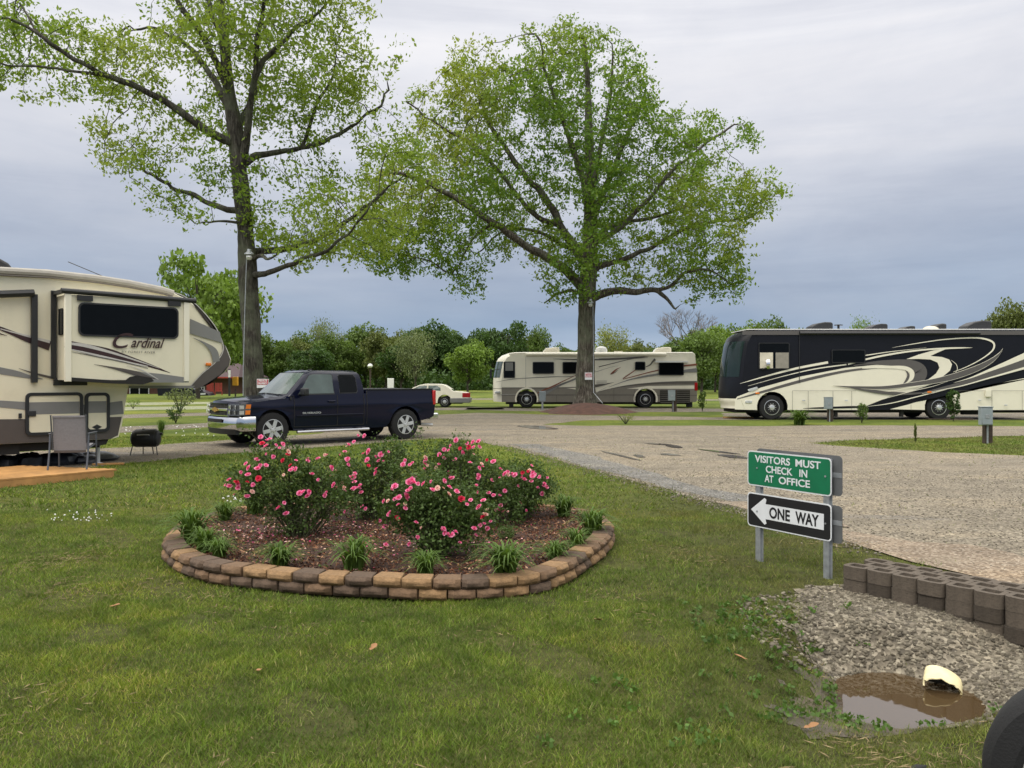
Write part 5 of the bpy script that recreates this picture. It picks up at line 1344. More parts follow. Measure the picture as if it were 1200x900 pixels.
rb(Z4, [(110, 381, 3), (220, 350, 9), (360, 311, 11), (520, 276, 9), (650, 262, 5), (700, 262, 1)], 'grey2')
# lower swooshes over the cream
rb(Z4, [(590, 415, 2), (680, 402, 16), (800, 372, 36), (900, 348, 40), (1000, 322, 40), (1100, 300, 38), (1250, 262, 44)], M['blackgloss'])
rb(Z4, [(360, 417, 1), (430, 415, 6), (540, 412, 8), (620, 410, 5)], M['blackgloss'])
rb(Z9, [(-60, 470, 6), (80, 452, 22), (200, 450, 40), (330, 460, 62), (405, 505, 95), (395, 560, 80), (330, 600, 22)], 'grey2')
rb(Z9, [(0, 487, 10), (150, 482, 16), (290, 486, 26), (348, 515, 32), (345, 560, 28), (312, 592, 6)], cream)
rb(Z9, [(305, 502, 2), (325, 535, 16), (315, 570, 18), (290, 598, 4)], 'grey2')
shape(mb, Z9, [(310, 425), (400, 392), (500, 364), (600, 350), (540, 375), (480, 403), (560, 410), (612, 428), (632, 462), (618, 505), (570, 545), (480, 575), (462, 570), (520, 525), (543, 485), (530, 450), (480, 428), (400, 424)], lay(), cream)
rb(Z9, [(-100, 462, 10), (30, 426, 12), (150, 400, 13), (300, 375, 12), (450, 358, 11), (600, 349, 12), (700, 346, 9), (775, 345, 1)], cream)
rb(Z9, [(-30, 408, 5), (30, 398, 7), (200, 373, 5), (450, 345, 1)], cream)
rb(Z9, [(210, 345, 1), (350, 320, 5), (550, 290, 7), (720, 277, 9), (830, 278, 11), (905, 298, 13), (928, 330, 13), (905, 375, 10), (820, 435, 7), (720, 485, 5), (640, 515, 3)], cream, 10)
rb(Z9, [(625, 432, 2), (660, 462, 4), (668, 495, 4), (655, 520, 2)], cream)
rb(Z9, [(-210, 612, 2), (-60, 622, 18), (150, 625, 26), (330, 605, 30), (500, 580, 36), (650, 545, 44), (800, 492, 42), (900, 440, 32), (960, 390, 16), (988, 350, 1)], cream, 8)
rb(Z9, [(-205, 612, 1), (-60, 622, 14), (150, 625, 21), (330, 605, 25), (500, 580, 31), (650, 545, 39), (800, 492, 37), (900, 440, 27), (960, 392, 12), (984, 356, 1)], 'grey2', 8)
rb(Z9, [(-120, 618, 1), (0, 640, 12), (140, 658, 24), (280, 668, 20), (420, 662, 10), (520, 640, 2)], 'grey2')
rb(Z9, [(-10, 755, 2), (150, 705, 3), (350, 650, 4), (500, 615, 3), (600, 580, 1)], cream)
rb(Z9, [(20, 760, 1), (200, 735, 6), (380, 690, 7), (560, 645, 5), (650, 620, 4), (760, 595, 3)], cream)
rb(Z9, [(420, 662, 6), (560, 632, 22), (700, 598, 32), (850, 552, 42), (1000, 500, 52), (1140, 455, 62), (1500, 330, 80)], 'grey2')
rb(Z9, [(640, 592, 1), (760, 556, 8), (880, 508, 18), (1000, 460, 30), (1140, 402, 42), (1500, 250, 70)], cream)
rb(Z9, [(420, 668, 2), (560, 640, 4), (700, 612, 7), (900, 555, 10), (1140, 487, 16), (1500, 385, 22)], cream)
rb(Z9, [(90, 640, 1), (200, 650, 6), (300, 630, 7), (380, 618, 8), (460, 606, 2)], cream)
# compartment seams
sm = M['taupe2']
ys = lay()
zt = Z4(0, 350)[1]
for (a, b) in [(318, 560), (930, 1215)]:
    p0, p1 = Z4(a, 350)[0], Z4(b, 350)[0]; mb.bx(p0, p1, ys, ys + .001, zt - .006, zt + .006, sm)
for a in (318, 378, 472, 543): p0 = Z4(a, 0)[0]; mb.bx(p0 - .006, p0 + .006, ys, ys + .001, zb, zt, sm)
for a in (953, 1075, 1190): p0 = Z4(a, 0)[0]; mb.bx(p0 - .006, p0 + .006, ys, ys + .001, zb, zt, sm)
for a in (768,): p0 = Z4(a, 0)[0]; mb.bx(p0 - .005, p0 + .005, ys, ys + .001, zb, Z4(0, 400)[1], sm)
for a in (345, 640): 
    pass
roofz = prof[-1][1]
mb.bx(-1.2, rear - .05, -.035, .0, roofz - .22, roofz - .06, M['grey2'])
body = mb.build('body', rv, ang=30)
mb = MB(); mb.bx(-1.0, rear - .1, .06, 2.48, roofz - .02, roofz + .022, M['white']); mb.build('roof', rv, bevel=.01)
mb = MB(); mb.bx(-1.4, rear - .3, .35, 2.2, .28, .95, M['under']); mb.bx(1.4, WB - 1.2, .15, 2.4, .32, .6, M['under'])
for a in (2.55, 3.6, 5.2): mb.bx(a, a + .12, .1, .25, .12, .4, M['under'])
mb.bx(WB + 1.1, WB + 1.9, .3, .5, .2, .4, M['under']); mb.build('chassis', rv)
# windshield follows the curved nose
def nose_panel(name, zlo, zhi, mat, off, ys_, ns=10, root=rv, pr=None, ff=fs):
    P = pr or prof; zz = np.linspace(zlo, zhi, ns); xz = sorted([(b, a) for a, b in P]); zs_ = [b for b, a in xz]; xs_ = [a for b, a in xz]
    m2 = MB(); V = []
    for yy in ys_:
        for z in zz: V.append((ff(float(np.interp(z, zs_, xs_)), z, yy)[0] - off, yy if 0 < yy < 2.5 else yy - off, z))
    m2.add(V, [(i * ns + j, (i + 1) * ns + j, (i + 1) * ns + j + 1, i * ns + j + 1) for i in range(len(ys_) - 1) for j in range(ns - 1)], mat)
    return m2.build(name, root)
nose_panel('windshield', Z8(0, 525)[1], Z8(0, 255)[1], M['glass_teal'], .012, [.10, .2, .35, .6, .95, 1.27, 1.6, 1.95, 2.2, 2.34, 2.44])
nose_panel('front_bumper', zb + .05, Z8(0, 690)[1], cream, .02, [-.003, .1, .2, .35, .6, .95, 1.27, 1.6, 1.95, 2.2, 2.34, 2.44])
mb = MB(); a, b = Z8(120, 0)[0], Z8(235, 0)[0]
mb.bx(a + .5, b + .15, -.03, .02, Z8(0, 722)[1], Z8(0, 702)[1], M['headl']); mb.build('fog_lamp', rv, bevel=.01)
mb = MB(); nose = [(165, 622), (190, 612), (235, 600), (245, 612), (215, 630), (175, 636)]; P = [Z8(*p) for p in nose]
slab(mb, [(p[0] + .35, p[1]) for p in P], -.03, .02, M['headl']); mb.build('headlight', rv, bevel=.005)
mb = MB(); P = Z8(305, 648); mb.box((P[0], -.02, P[1]), (.16, .04, .06), M['amber']); P = Z9(470, 657); mb.box((P[0], -.05, P[1]), (.16, .04, .07), M['amber']); mb.build('marker_lamp', rv, bevel=.008)
# cab window with blinds
a = Z8(312, 268); b = Z8(545, 465); yw = -.06
w_ = window(rv, a[0], b[0], b[1], a[1], -.035, .05, .03, 'cab_window')
mb = MB(); c1, c2 = Z8(322, 342), Z8(420, 460); mb.bx(c1[0], c2[0], -.058, -.048, c2[1], c1[1], M['curtain']); mb.build('blind', w_)
mb = MB(); c1, c2 = Z8(440, 342), Z8(538, 460); mb.bx(c1[0], c2[0], -.058, -.048, c2[1], c1[1], M['blind']); mb.build('blind', w_)
mb = MB(); P = Z8(362, 430); mb.lathe([(0, -.05), (.09, -.04), (.12, .03), (.11, .10), (0, .12)], (P[0], -.28, P[1]), 'x', M['chrome'], 14, (.9, 1.7)); mb.tube([(P[0], -.28, P[1] - .1), (P[0] - .1, 0, P[1] - .25)], .02, M['black'], 6); mb.build('mirror', rv)
a = Z8(862, 320); b = Z8(1115, 420); window(rv, a[0], b[0], b[1], a[1], -.04, .05, .03)
a = Z9(1050, 300); window(rv, a[0], a[0] + .01 + .9, a[1] - .4, a[1], -.04, .05, .03) if False else None
# slide-out edges and awning roll
mb = MB(); P = Z4(345, 120); Q = Z4(345, 320); mb.bx(P[0] - .012, P[0] + .012, -.045, -.035, Q[1], P[1], M['black'])
mb.tube([Z4_ for Z4_ in [(Z4(345, 0)[0], -.10, roofz - .16), (Z9(820, 0)[0], -.10, roofz - .16)]], .06, M['black'], 10); mb.build('awning', rv)
# roof units
def ac(x0, x1, h, m, cx=1.2, rv_=rv, z=None, hump=.35):
    z = z or roofz + .02; mb = MB(); L = x1 - x0
    P = [(x0, z), (x0 + .06 * L, z + h * .45), (x0 + L * hump, z + h * .85), (x0 + L * .65, z + h), (x1 - .06 * L, z + h * .97), (x1, z + h * .8), (x1, z)]
    slab(mb, P, cx - .35, cx + .35, m); return mb.build('roof_unit', rv_, bevel=.05, seg=3)
ac(Z8(762, 0)[0], Z8(938, 0)[0], .34, M['black']); ac(Z9(120, 0)[0], Z9(250, 0)[0], .27, M['black']); ac(Z9(392, 0)[0], Z9(482, 0)[0], .2, M['black'], 1.6); ac(Z9(560, 0)[0], Z9(648, 0)[0], .26, M['black'], .9); ac(Z9(812, 0)[0], Z9(1000, 0)[0], .40, M['black'])
mb = MB(); p = Z9(545, 0)[0]; mb.lathe([(.32, 0), (.28, .08), (.16, .14), (0, .16)], (p, .7, roofz + .02), 'z', M['curtain'], 20); mb.build('satellite_dome', rv)
mb = MB(); p = Z8(990, 0)[0]; mb.tube([(p, 1, roofz), (p, 1, roofz + .22)], .05, M['black'], 8); mb.lathe([(.17, .22), (.17, .25), (0, .27)], (p, 1, roofz), 'z', M['black'], 14); mb.build('roof_vent', rv)
# badges and small fittings on the lower side
mb = MB(); 
for (zx, a, b) in ((Z8, 650, 702), (Z8, 970, 702), (Z9, 822, 713), (Z9, 1005, 748)): P = zx(a, b); mb.box((P[0], -.02 - k_[0], P[1]), (.12, .02, .05), M['alu'])
mb.build('door_latch', rv, bevel=.006)
mb = MB(); P = Z9(862, 640); Q = Z9(902, 690); mb.bx(P[0], Q[0], -.09, -.05, Q[1], P[1], cream); mb.build('outlet_cover', rv, bevel=.01)
for x in (0, WB):
    wheel(rv, x, .20, .50, .50, .30, 'bus'); wheel(rv, x, 2.33, .50, .50, .30, 'bus', 1)
# boards under the wheels
for (a, b, lab) in ((845, 878, 'long pale board lying before the front wheel of the black motorhome'), (1062, 1112, 'dark planks under the rear wheel of the black motorhome')):
    p = G(a, 489.5); q = G(b, 489.5); mb = MB(); mb.bx(p[0], q[0], -.2, .2, 0, .045, M['post'] if a > 1000 else M['wood_y']); o = mb.build('board', loc=(0, D1 + .25 + (1.2 if a < 1000 else 0), .008), bevel=.01); tag(o, lab, 'board')

# ================================================================== beige motorhome
D2 = 47.6; f = side_fn((0, D2), 0.); X0 = f(617.2, 470)[0]; f2 = lambda a, b: (f(a, b)[0] - X0, f(a, b)[1])
rv2 = empty('motorhome', (X0, D2, 0), label='older beige motorhome with taupe lower side and rust stripes behind the broad oak', cat='motorhome')
A6 = zf(f2, 570, 390, 9.); A7 = zf(f2, 690, 390, 8.571); A3 = zf(f2, 480, 350, 3.3333)
prof2 = [f2(*p) for p in [(577.6, 471), (577, 466), (577, 455), (577.4, 443), (579.5, 432), (581.6, 423), (583.5, 419.5), (588, 416), (595.5, 413.6), (605, 412.8), (614, 412.6)]]
zb2 = .33; WB2 = A7(570, 0)[0]; rz2 = prof2[-1][1]; re2 = f2(817, 440)[0]
out = prof2 + [(re2 - .25, rz2), (re2 - .12, rz2 - .1), (re2, 1.75), (re2, zb2 + .1), (re2 - .1, zb2)] + arch(WB2, .5, .60, zb2) + arch(0, .5, .58, zb2) + [(prof2[0][0] + .15, zb2)]
fs2 = lambda x, z, y: (x + (.5 * abs((y - 1.25) / 1.25) ** 2.6) * max(0, min(1, (-1.0 - x) / .35)), z)
mb = MB(); mb.loft(out, [0, .1, .3, .7, 1.25, 1.8, 2.2, 2.4, 2.5], lambda x, z, y: (fs2(x, z, y)[0], z - (.035 if (y < .01 or y > 2.49) and z > 3. else 0)), M['beige'])
k_[0] = .004
y = lay()
z1 = A6(0, 575)[1]; zl = zb2
xr = re2 - .01
TA = [(-1.42, z1), (A6(800, 0)[0], z1), (A7(60, 0)[0], A7(0, 600)[1]), A7(250, 560), A7(400, 535), A7(600, 515), A7(800, 500), (xr, A7(0, 487)[1]), (xr, zl + .08)] + [(xr - .1, zl)] + arch(WB2, .5, .60, zl) + arch(0, .5, .58, zl) + [(-1.42, zl)]
mb.poly([(a, y, b) for a, b in TA], M['taupe'])
y = lay(); P = [A7(40, 605), A7(240, 568), A7(420, 558), A7(1000, 560), (xr, A7(0, 562)[1]), (xr, A7(0, 528)[1]), A7(700, 530), A7(400, 545), A7(200, 572)]
mb.poly([(a, y, b) for a, b in [A7(380, 562), A7(1060, 562), A7(1060, 528), A7(600, 534)]], M['beige'])
rb(A7, [(60, 600, 1), (250, 556, 8), (420, 528, 14), (650, 508, 20), (850, 500, 24), (1085, 498, 30)], 'taupe2')
rb(A6, [(70, 588, 4), (300, 590, 6), (620, 582, 8), (960, 575, 8)], 'taupe2')
y = lay(); zz1, zz2 = A6(0, 660)[1], A6(0, 652)[1]; mb.bx(-1.45, A7(470, 0)[0], y, y + .001, zz1, zz2, M['taupe2']); mb.bx(A7(680, 0)[0], xr, y, y + .001, A7(0, 632)[1], A7(0, 626)[1], M['taupe2'])
rb(A6, [(70, 650, 3), (200, 650, 4), (320, 648, 3)], 'silver')
rb(A6, [(100, 520, 2), (250, 492, 5), (420, 478, 6), (700, 464, 6), (880, 462, 5), (1000, 440, 3), (1200, 400, 2)], 'grey2')
rb(A6, [(520, 645, 4), (600, 605, 14), (700, 565, 16), (800, 515, 10), (960, 440, 4)], 'rust')
rb(A6, [(560, 690, 30), (650, 620, 34), (780, 550, 22), (960, 480, 12), (1150, 400, 6)], 'grey')
rb(A6, [(540, 665, 4), (660, 600, 6), (960, 470, 5)], 'taupe2')
rb(A3, [(560, 235, 1), (640, 238, 4), (760, 238, 5), (850, 234, 5), (930, 230, 1)], 'grey2')
rb(A7, [(100, 262, 6), (300, 256, 9), (450, 248, 9), (600, 235, 2)], 'taupe2')
rb(A7, [(100, 342, 8), (250, 305, 7), (400, 268, 6), (560, 242, 2)], 'taupe2')
rb(A7, [(80, 390, 3), (220, 345, 2.5), (300, 330, 1)], 'grey')
rb(A7, [(220, 415, 12), (245, 395, 18), (280, 365, 10), (325, 345, 1)], 'rust')
rb(A7, [(215, 420, 3), (260, 400, 6), (290, 372, 4)], 'taupe2')
rb(A7, [(470, 372, 8), (400, 420, 10), (350, 455, 8), (345, 468, 6)], 'rust')
rb(A7, [(345, 465, 5), (450, 438, 8), (600, 398, 10), (700, 375, 11)], 'rust')
rb(A7, [(550, 350, 3), (610, 325, 12), (640, 290, 16), (665, 265, 22)], 'taupe2')
rb(A7, [(200, 545, 3), (380, 480, 8), (550, 440, 16), (700, 415, 20)], 'grey')
rb(A7, [(950, 332, 16), (1085, 318, 18)], 'rust'); rb(A7, [(950, 385, 26), (1085, 375, 44)], 'grey')
rb(A7, [(60, 535, 30), (150, 520, 16), (250, 498, 2)], 'taupe2')
rb(A7, [(60, 612, 2), (120, 575, 5), (210, 530, 2)], 'silver')
for a in (740,): p = A6(a, 0)[0]; y = lay(); mb.bx(p - .01, p + .01, y, y + .001, zl, A6(0, 655)[1], M['taupe2'])
for a in (250, 455): p = A7(a, 0)[0]; mb.bx(p - .01, p + .01, y, y + .001, zl, A7(0, 570)[1], M['taupe2'])
P = A6(415, 0)[0]; mb.bx(P - .008, P + .008, y, y + .001, A6(0, 575)[1], A6(0, 250)[1], M['grey'])
for zq in (484, 497, 512): P, Q = A7(70, zq), A7(180, zq); mb.bx(P[0], Q[0], y, y + .001, P[1] - .01, P[1] + .01, M['grey'])
mb.build('body', rv2, ang=30)
for st in ('arch_front', 'arch_rear'):
    mb = MB(); cx = 0 if st == 'arch_front' else WB2; rr = .58 if cx == 0 else .60
    o_ = arch(cx, .5, rr + .09, zb2, 16); i_ = arch(cx, .5, rr, zb2, 16); V = [(a, -.03, b) for a, b in o_] + [(a, -.03, b) for a, b in i_] + [(a, .0, b) for a, b in o_] + [(a, .0, b) for a, b in i_]; n = 16
    mb.add(V, [q for i in range(n - 1) for q in ((i, i + 1, n + i + 1, n + i), (i, i + 1, 2 * n + i + 1, 2 * n + i), (n + i, n + i + 1, 3 * n + i + 1, 3 * n + i))], M['beige']); mb.build('wheel_arch_trim', rv2)
nose_panel('windshield', A6(0, 472)[1], A6(0, 302)[1], M['glass_lt'], .014, [.10, .2, .35, .6, .95, 1.25, 1.6, 1.95, 2.2, 2.3, 2.4], root=rv2, pr=prof2, ff=fs2)
a, b = A6(172, 303), A6(302, 477); w_ = window(rv2, a[0] + .05, b[0], b[1], a[1], -.005, .05, .05, 'driver_window', 'glass')
mb = MB(); c, d_ = A6(200, 312), A6(282, 400); mb.bx(c[0], d_[0], -.022, -.018, d_[1], c[1], M['grey']); mb.build('blind', w_)
for (q0, q1) in ((A6(487, 307), A6(712, 432)), (A6(802, 307), A6(1040, 432)), (A7(462, 290), A7(566, 376)), (A7(700, 298), A7(952, 427))): window(rv2, q0[0], q1[0], q1[1], q0[1], -.006 - k_[0], .07, .045)
mb = MB(); P, Q = A7(660, 292), A7(990, 300); mb.bx(P[0], Q[0], -.22, -.02, P[1] - .04, P[1] + .05, M['white']); mb.build('window_awning', rv2)
mb = MB(); P, Q = A6(415, 240), A7(985, 238); mb.tube([(P[0], -.09, P[1] + .06), (Q[0] - 1.2, -.09, P[1] + .06)], .09, M['beige'], 12); mb.build('awning', rv2)
for (q0, q1) in ((A7(715, 575), A7(845, 710)), (A7(870, 575), A7(1015, 705))):
    mb = MB(); mb.bx(q0[0], q1[0], -.03, -.012, q1[1], q0[1], M['under'])
    for j in range(7): z = q1[1] + (q0[1] - q1[1]) * (j + .5) / 7; mb.bx(q0[0] + .02, q1[0] - .02, -.045, -.032, z - .012, z + .012, M['taupe'])
    mb.build('grille', rv2)
mb = MB(); P, Q = A7(1062, 500), A7(1086, 580); mb.bx(P[0], Q[0] + .03, -.03, .12, Q[1], P[1], M['red']); mb.build('tail_lamp', rv2, bevel=.01)
mb = MB(); P = A6(95, 628); mb.box((P[0] + .12, .1, P[1]), (.3, .3, .14), M['headl']); mb.build('headlight', rv2, bevel=.03)
mb = MB(); P = A6(75, 430); mb.box((P[0] - .15, -.25, P[1]), (.12, .2, .5), M['black']); mb.tube([(P[0] - .15, -.2, P[1] + .2), (P[0] + .35, .12, P[1] + .25)], .02, M['black'], 6); mb.build('mirror', rv2, bevel=.03)
ac(A6(600, 0)[0], A6(780, 0)[0], .30, M['beige'], 1.2, rv2, rz2, .2); ac(A7(682, 0)[0], A7(858, 0)[0], .32, M['beige'], 1.2, rv2, rz2, .2)
mb = MB(); p = A7(143, 0)[0]; mb.lathe([(.34, 0), (.35, .15), (.28, .28), (.14, .35), (0, .37)], (p, .9, rz2), 'z', M['white'], 20); mb.build('satellite_dome', rv2)
mb = MB(); [mb.bx(A7(a, 0)[0], A7(a, 0)[0] + .16, 1, 1.2, rz2, rz2 + .09, M['beige']) for a in (280, 305, 335)]; mb.build('roof_vent', rv2)
mb = MB(); mb.bx(-1.2, re2 - .3, .3, 2.2, .2, .9, M['under']); mb.bx(-1.0, -.75, .1, .3, .05, .4, M['under']); mb.bx(re2 - .55, re2 - .25, .1, .4, .04, .4, M['rubber']); mb.build('chassis', rv2)
for x in (0, WB2): wheel(rv2, x, .18, .49, .49, .28, 'bus'); wheel(rv2, x, 2.3, .49, .49, .28, 'bus', 1)

# ================================================================== fifth-wheel trailer
TO = (-7.75, 15.9); TA_ = R(43); fw = side_fn(TO, TA_); tr = empty('travel_trailer', (TO[0], TO[1], 0), TA_, label='cream fifth wheel travel trailer with raised nose and burgundy swooshes at the left edge', cat='trailer')
B1 = zf(fw, 0, 280, 3.); B2 = zf(fw, 130, 290, 6.); B0 = zf(fw, 0, 280, 6.)
lx = -7.6
top_ = [fw(*p) for p in [(0, 315), (55, 318), (110, 324), (150, 330), (190, 338), (203, 342), (222, 352), (238, 367), (252, 388), (264, 407), (269.5, 421), (268, 428), (262, 436), (252, 444), (241, 451), (232, 455)]]
OV = fw(150, 455)
out = [(lx, .95), (lx, top_[0][1] - .08), (lx + .08, top_[0][1] + .02), (lx + 3, top_[0][1] + .02)] + top_ + [OV, fw(143, 497), fw(139, 512), (fw(129, 522)[0], .50), (lx, .50)]
WT = 2.44
tf = lambda x, z, y: (x - (.75 * abs((y - WT / 2) / (WT / 2)) ** 2.5 - .75 if False else 0) * 0, z)
capx = fw(203, 342)[0]
mb = MB(); mb.loft(out, [0, .06, .3, WT / 2, WT - .3, WT - .06, WT], lambda x, z, y: (x + .35 * (1 - abs((y - WT / 2) / (WT / 2)) ** 2.2) * max(0, min(1, (x - capx) / 1.0)), z - (.03 if (y < .01 or y > WT - .01) and z > 3 else 0)), M['cream'])
k_[0] = .003
# dark lower band and nose cap band
y = lay(); q1, q2, q3, q4 = B1(428, 625), B1(420, 690), B1(385, 712), B1(0, 634)
mb.poly([(a, y, b) for a, b in [(lx, q4[1]), q4, B1(200, 632), (q1[0], q1[1]), (B1(418, 690)[0] - .02, B1(418, 690)[1]), (B1(388, 0)[0], .503), (lx, .503)]], M['brown'])
rb(B1, [(-900, 520, 25), (-300, 560, 27), (0, 580, 24), (150, 592, 32), (250, 600, 34), (350, 600, 42), (432, 592, 46)], 'grey')
rb(B1, [(0, 463, 24), (60, 474, 20), (110, 486, 10), (150, 492, 2)], 'grey'); rb(B1, [(-400, 400, 30), (-200, 430, 28), (0, 463, 24)], 'grey')
rb(B1, [(-200, 240, 6), (0, 314, 12), (90, 350, 20), (175, 376, 34)], 'burg'); rb(B1, [(0, 316, 3), (90, 340, 6), (175, 362, 10)], 'silver')
rb(B1, [(-30, 327, 2), (0, 334, 4), (25, 340, 1)], 'burg')
rb(B1, [(65, 455, 1), (110, 470, 5), (175, 486, 8), (240, 500, 5)], 'brown')
# cap
y = lay(); capo = [(200, 341.2), (222, 352), (238, 367), (252, 388), (264, 407), (269.3, 421), (268, 428), (262, 436), (252, 444), (241, 451), (232, 454.8), (220, 454.8)]
capi = [(236, 437), (247, 428), (256, 419), (260.5, 411), (260, 402), (254, 387), (244, 373), (229, 357), (214, 347), (202, 343)]
mb.poly([(lambda q: (q[0], y, q[1]))(fw(*p)) for p in capo + capi], M['brown'])
rb(fw, [(202, 342.5, 1), (214, 346.5, 1), (229, 356.5, 1), (244, 372.5, 1), (254, 386.5, 1), (260.3, 402, 1), (260.8, 411, 1), (256.5, 419.5, 1), (247, 429, 1), (236, 438, 1), (222, 453, 1)], 'silver')
shape(mb, fw, [(222, 373.5), (257, 389), (260, 402), (222, 391)], lay(), M['grey'])
rb(fw, [(226, 396, .3), (240, 403, 3), (250, 412, 8), (253, 424, 8)], 'grey')
shape(mb, fw, [(268.6, 427), (262, 436), (252, 444), (241, 451), (234, 454.6), (246, 449.5), (257, 440), (264, 431)], lay(), M['under'])
y = lay(); shape(mb, fw, [(150, 452), (228, 452), (225, 454.9), (150, 454.9)], y, M['grey'])
body = mb.build('body', tr, ang=30)
mb = MB(); P = [fw(*p) for p in [(0, 315), (55, 318), (110, 324), (150, 330), (190, 338), (202, 342)]]; P = [(lx, P[0][1]), (lx + 3, P[0][1])] + P
mb.tube([(a, -.02, b - .04) for a, b in P], .075, M['roofm'], 10); mb.tube([(a, -.085, b - .12) for a, b in P], .012, M['brown'], 5); mb.build('roof_edge', tr)
# bedroom slide-out
PR = .62; fo = side_fn(TO, TA_, -PR)
C1 = zf(fo, 0, 280, 3.); e0 = C1(235, 0)[0]; e1 = C1(665, 0)[0]; zt_ = C1(235, 195)[1]; zt2 = C1(665, 225)[1]; zbm = C1(235, 496)[1]; zbm2 = C1(640, 522)[1]
zt_ = max(zt_, zt2); zb_ = min(zbm, zbm2)
sl_ = MB(); outl = [(e0, zbm), (e0, zt_), (e1, zt_ - .05), (e1, zbm2), (C1(470, 522)[0], zbm2), (C1(300, 505)[0], zbm)]
sl_.loft([(e0, zbm), (e0, zt_), (e1, zt_), (e1, zbm)], [-PR, -.002], lambda x, z, y: (x, z), M['cream'])
ex = sl_
k_[0] = PR + .001
def rb2(pts, m): ribbon(ex, C1, pts, lay(), M[m], 6)
rb2([(228, 368, 26), (300, 386, 34), (380, 402, 34), (460, 424, 20), (540, 450, 10), (598, 471, 1)], 'burg')
rb2([(228, 366, 6), (300, 375, 12), (400, 402, 8), (500, 434, 4), (560, 455, 1)], 'silver')
rb2([(228, 384, 3), (320, 404, 6), (420, 428, 8), (520, 448, 3)], 'silver'); rb2([(240, 395, 1), (330, 412, 3), (430, 432, 3), (520, 455, 2)], 'grey2')
rb2([(330, 441, 1), (390, 452, 6), (450, 466, 14), (520, 484, 20)], 'brown'); rb2([(430, 460, 6), (500, 476, 14), (560, 492, 10), (600, 498, 2)], 'brown')
rb2([(490, 468, 1), (560, 484, 20), (645, 496, 20)], 'grey')
rb2([(445, 444, 1), (500, 462, 4), (560, 497, 2)], 'silver')
shape(ex, C1, [(470, 488), (560, 494), (640, 496), (662, 498), (662, 505), (520, 505), (480, 505)], lay(), M['grey'])
shape(ex, C1, [(240, 486), (320, 492), (400, 497), (440, 496), (455, 485), (480, 480), (530, 488), (540, 500), (500, 512), (380, 508), (260, 500), (240, 500)], lay(), M['under'])
so_ = ex.build('slide_out', tr, bevel=.0)
mb = MB()  # corner mouldings
for a, b in ((235 - 9, 250), (645, 664)):
    mb = MB(); p, q = C1(a, 0)[0], C1(b, 0)[0]; mb.bx(p, q, -PR - .035, -PR + .03, zbm - .03, zt_ + .01, M['cream_lt']); mb.build('corner_moulding', so_, bevel=.01)
a, b = C1(274, 222), C1(626, 345); window(so_, a[0], b[0], C1(274, 341)[1], a[1], -PR - .012, .10, .03, 'window')
# end window of the slide-out, black seal and awning
mb = MB(); yy0, yy1 = -.30, -.13
mb.bx(e0 - .03, e0 - .002, yy0 - .12, yy1 - .05, C1(0, 328)[1], C1(0, 228)[1], M['glass']); mb.build('end_window', so_, bevel=.02)
mb = MB(); q = B1(178, 182); r_ = B1(192, 490); mb.bx(q[0], r_[0] + .02, -.05, -.006, r_[1], q[1], M['black']); mb.bx(q[0] + .04, e0 + .5, -.06, -.006, zbm - .10, zbm + .01, M['black']); mb.build('seal', tr)
zaw = C1(225, 182)[1]; zaw2 = C1(680, 214)[1]
mb = MB(); mb.tube([(e0 - .10, -PR - .02, zt_ + .06), (e1 + .12, -PR - .02, zt_ + .03)], .05, M['black'], 10); mb.bx(e0 + .16, e0 + .42, -PR - .05, -PR - .02, zt_ - .10, zt_ + .0, M['black']); mb.bx(e1 - .42, e1 - .18, -PR - .05, -PR - .02, zt_ - .10, zt_ + .0, M['black'])
mb.bx(e0 - .08, e0 + .0, -PR - .04, -.0, zt_ + .03, zt_ + .09, M['black']); mb.bx(e1 + .02, e1 + .09, -PR - .04, 0, zt_ + .0, zt_ + .06, M['black']); mb.build('slide_awning', tr)
# living slide on the left with its awning
mb = MB(); p = B1(107, 195); q = B1(128, 505); mb.bx(p[0], q[0], -.10, -.006, q[1], p[1], M['black']); mb.tube([(lx + 3, -.12, B1(0, 192)[1] - .02), (B1(0, 192)[0], -.12, B1(0, 192)[1] - .02), (p[0] + .03, -.12, p[1] + .02)], .065, M['black'], 8); mb.build('awning', tr)
# storage doors
for (a, b, c_, d_) in ((88, 541, 290, 684), (297, 541, 384, 677)):
    P, Q = B1(a, b), B1(c_, d_); mb = MB(); ringslab(mb, rrect(P[0], Q[0], Q[1], P[1], .09), rrect(P[0] + .055, Q[0] - .055, Q[1] + .055, P[1] - .055, .05), -.045, -.005, M['black']); o = mb.build('storage_door', tr, smooth=False)
    mb = MB(); slab(mb, rrect(P[0] + .05, Q[0] - .05, Q[1] + .05, P[1] - .05, .05), -.028, -.018, M['cream'])
    zg = B1(0, 598)[1]; mb.bx(P[0] + .06, Q[0] - .06, -.031, -.029, zg - .11, zg + .11, M['grey']); mb.build('door_panel', o, smooth=False)
    if a == 88: mb = MB(); h = B1(110, 614); mb.box((h[0], -.045, h[1]), (.13, .03, .10), M['black']); mb.build('latch', o, bevel=.01)
    else: mb = MB(); h = B1(339, 661); slab(mb, [(h[0] - .09, h[1]), (h[0], h[1] + .05), (h[0] + .09, h[1]), (h[0], h[1] - .05)], -.035, -.031, M['black']); mb.build('emblem', o, smooth=False)
mb = MB(); h = B1(70, 622); mb.box((h[0], -.02, h[1]), (.05, .03, .09), M['black']); mb.build('lock', tr, bevel=.006)
mb = MB()
for h in (B1(731, 441),): mb.box((h[0], -.03, h[1]), (.11, .04, .06), M['amber'])
h = C1(417, 516); mb.box((h[0], -.35, zbm - .03), (.12, .08, .04), M['red']); mb.build('marker_lamp', tr, bevel=.01)
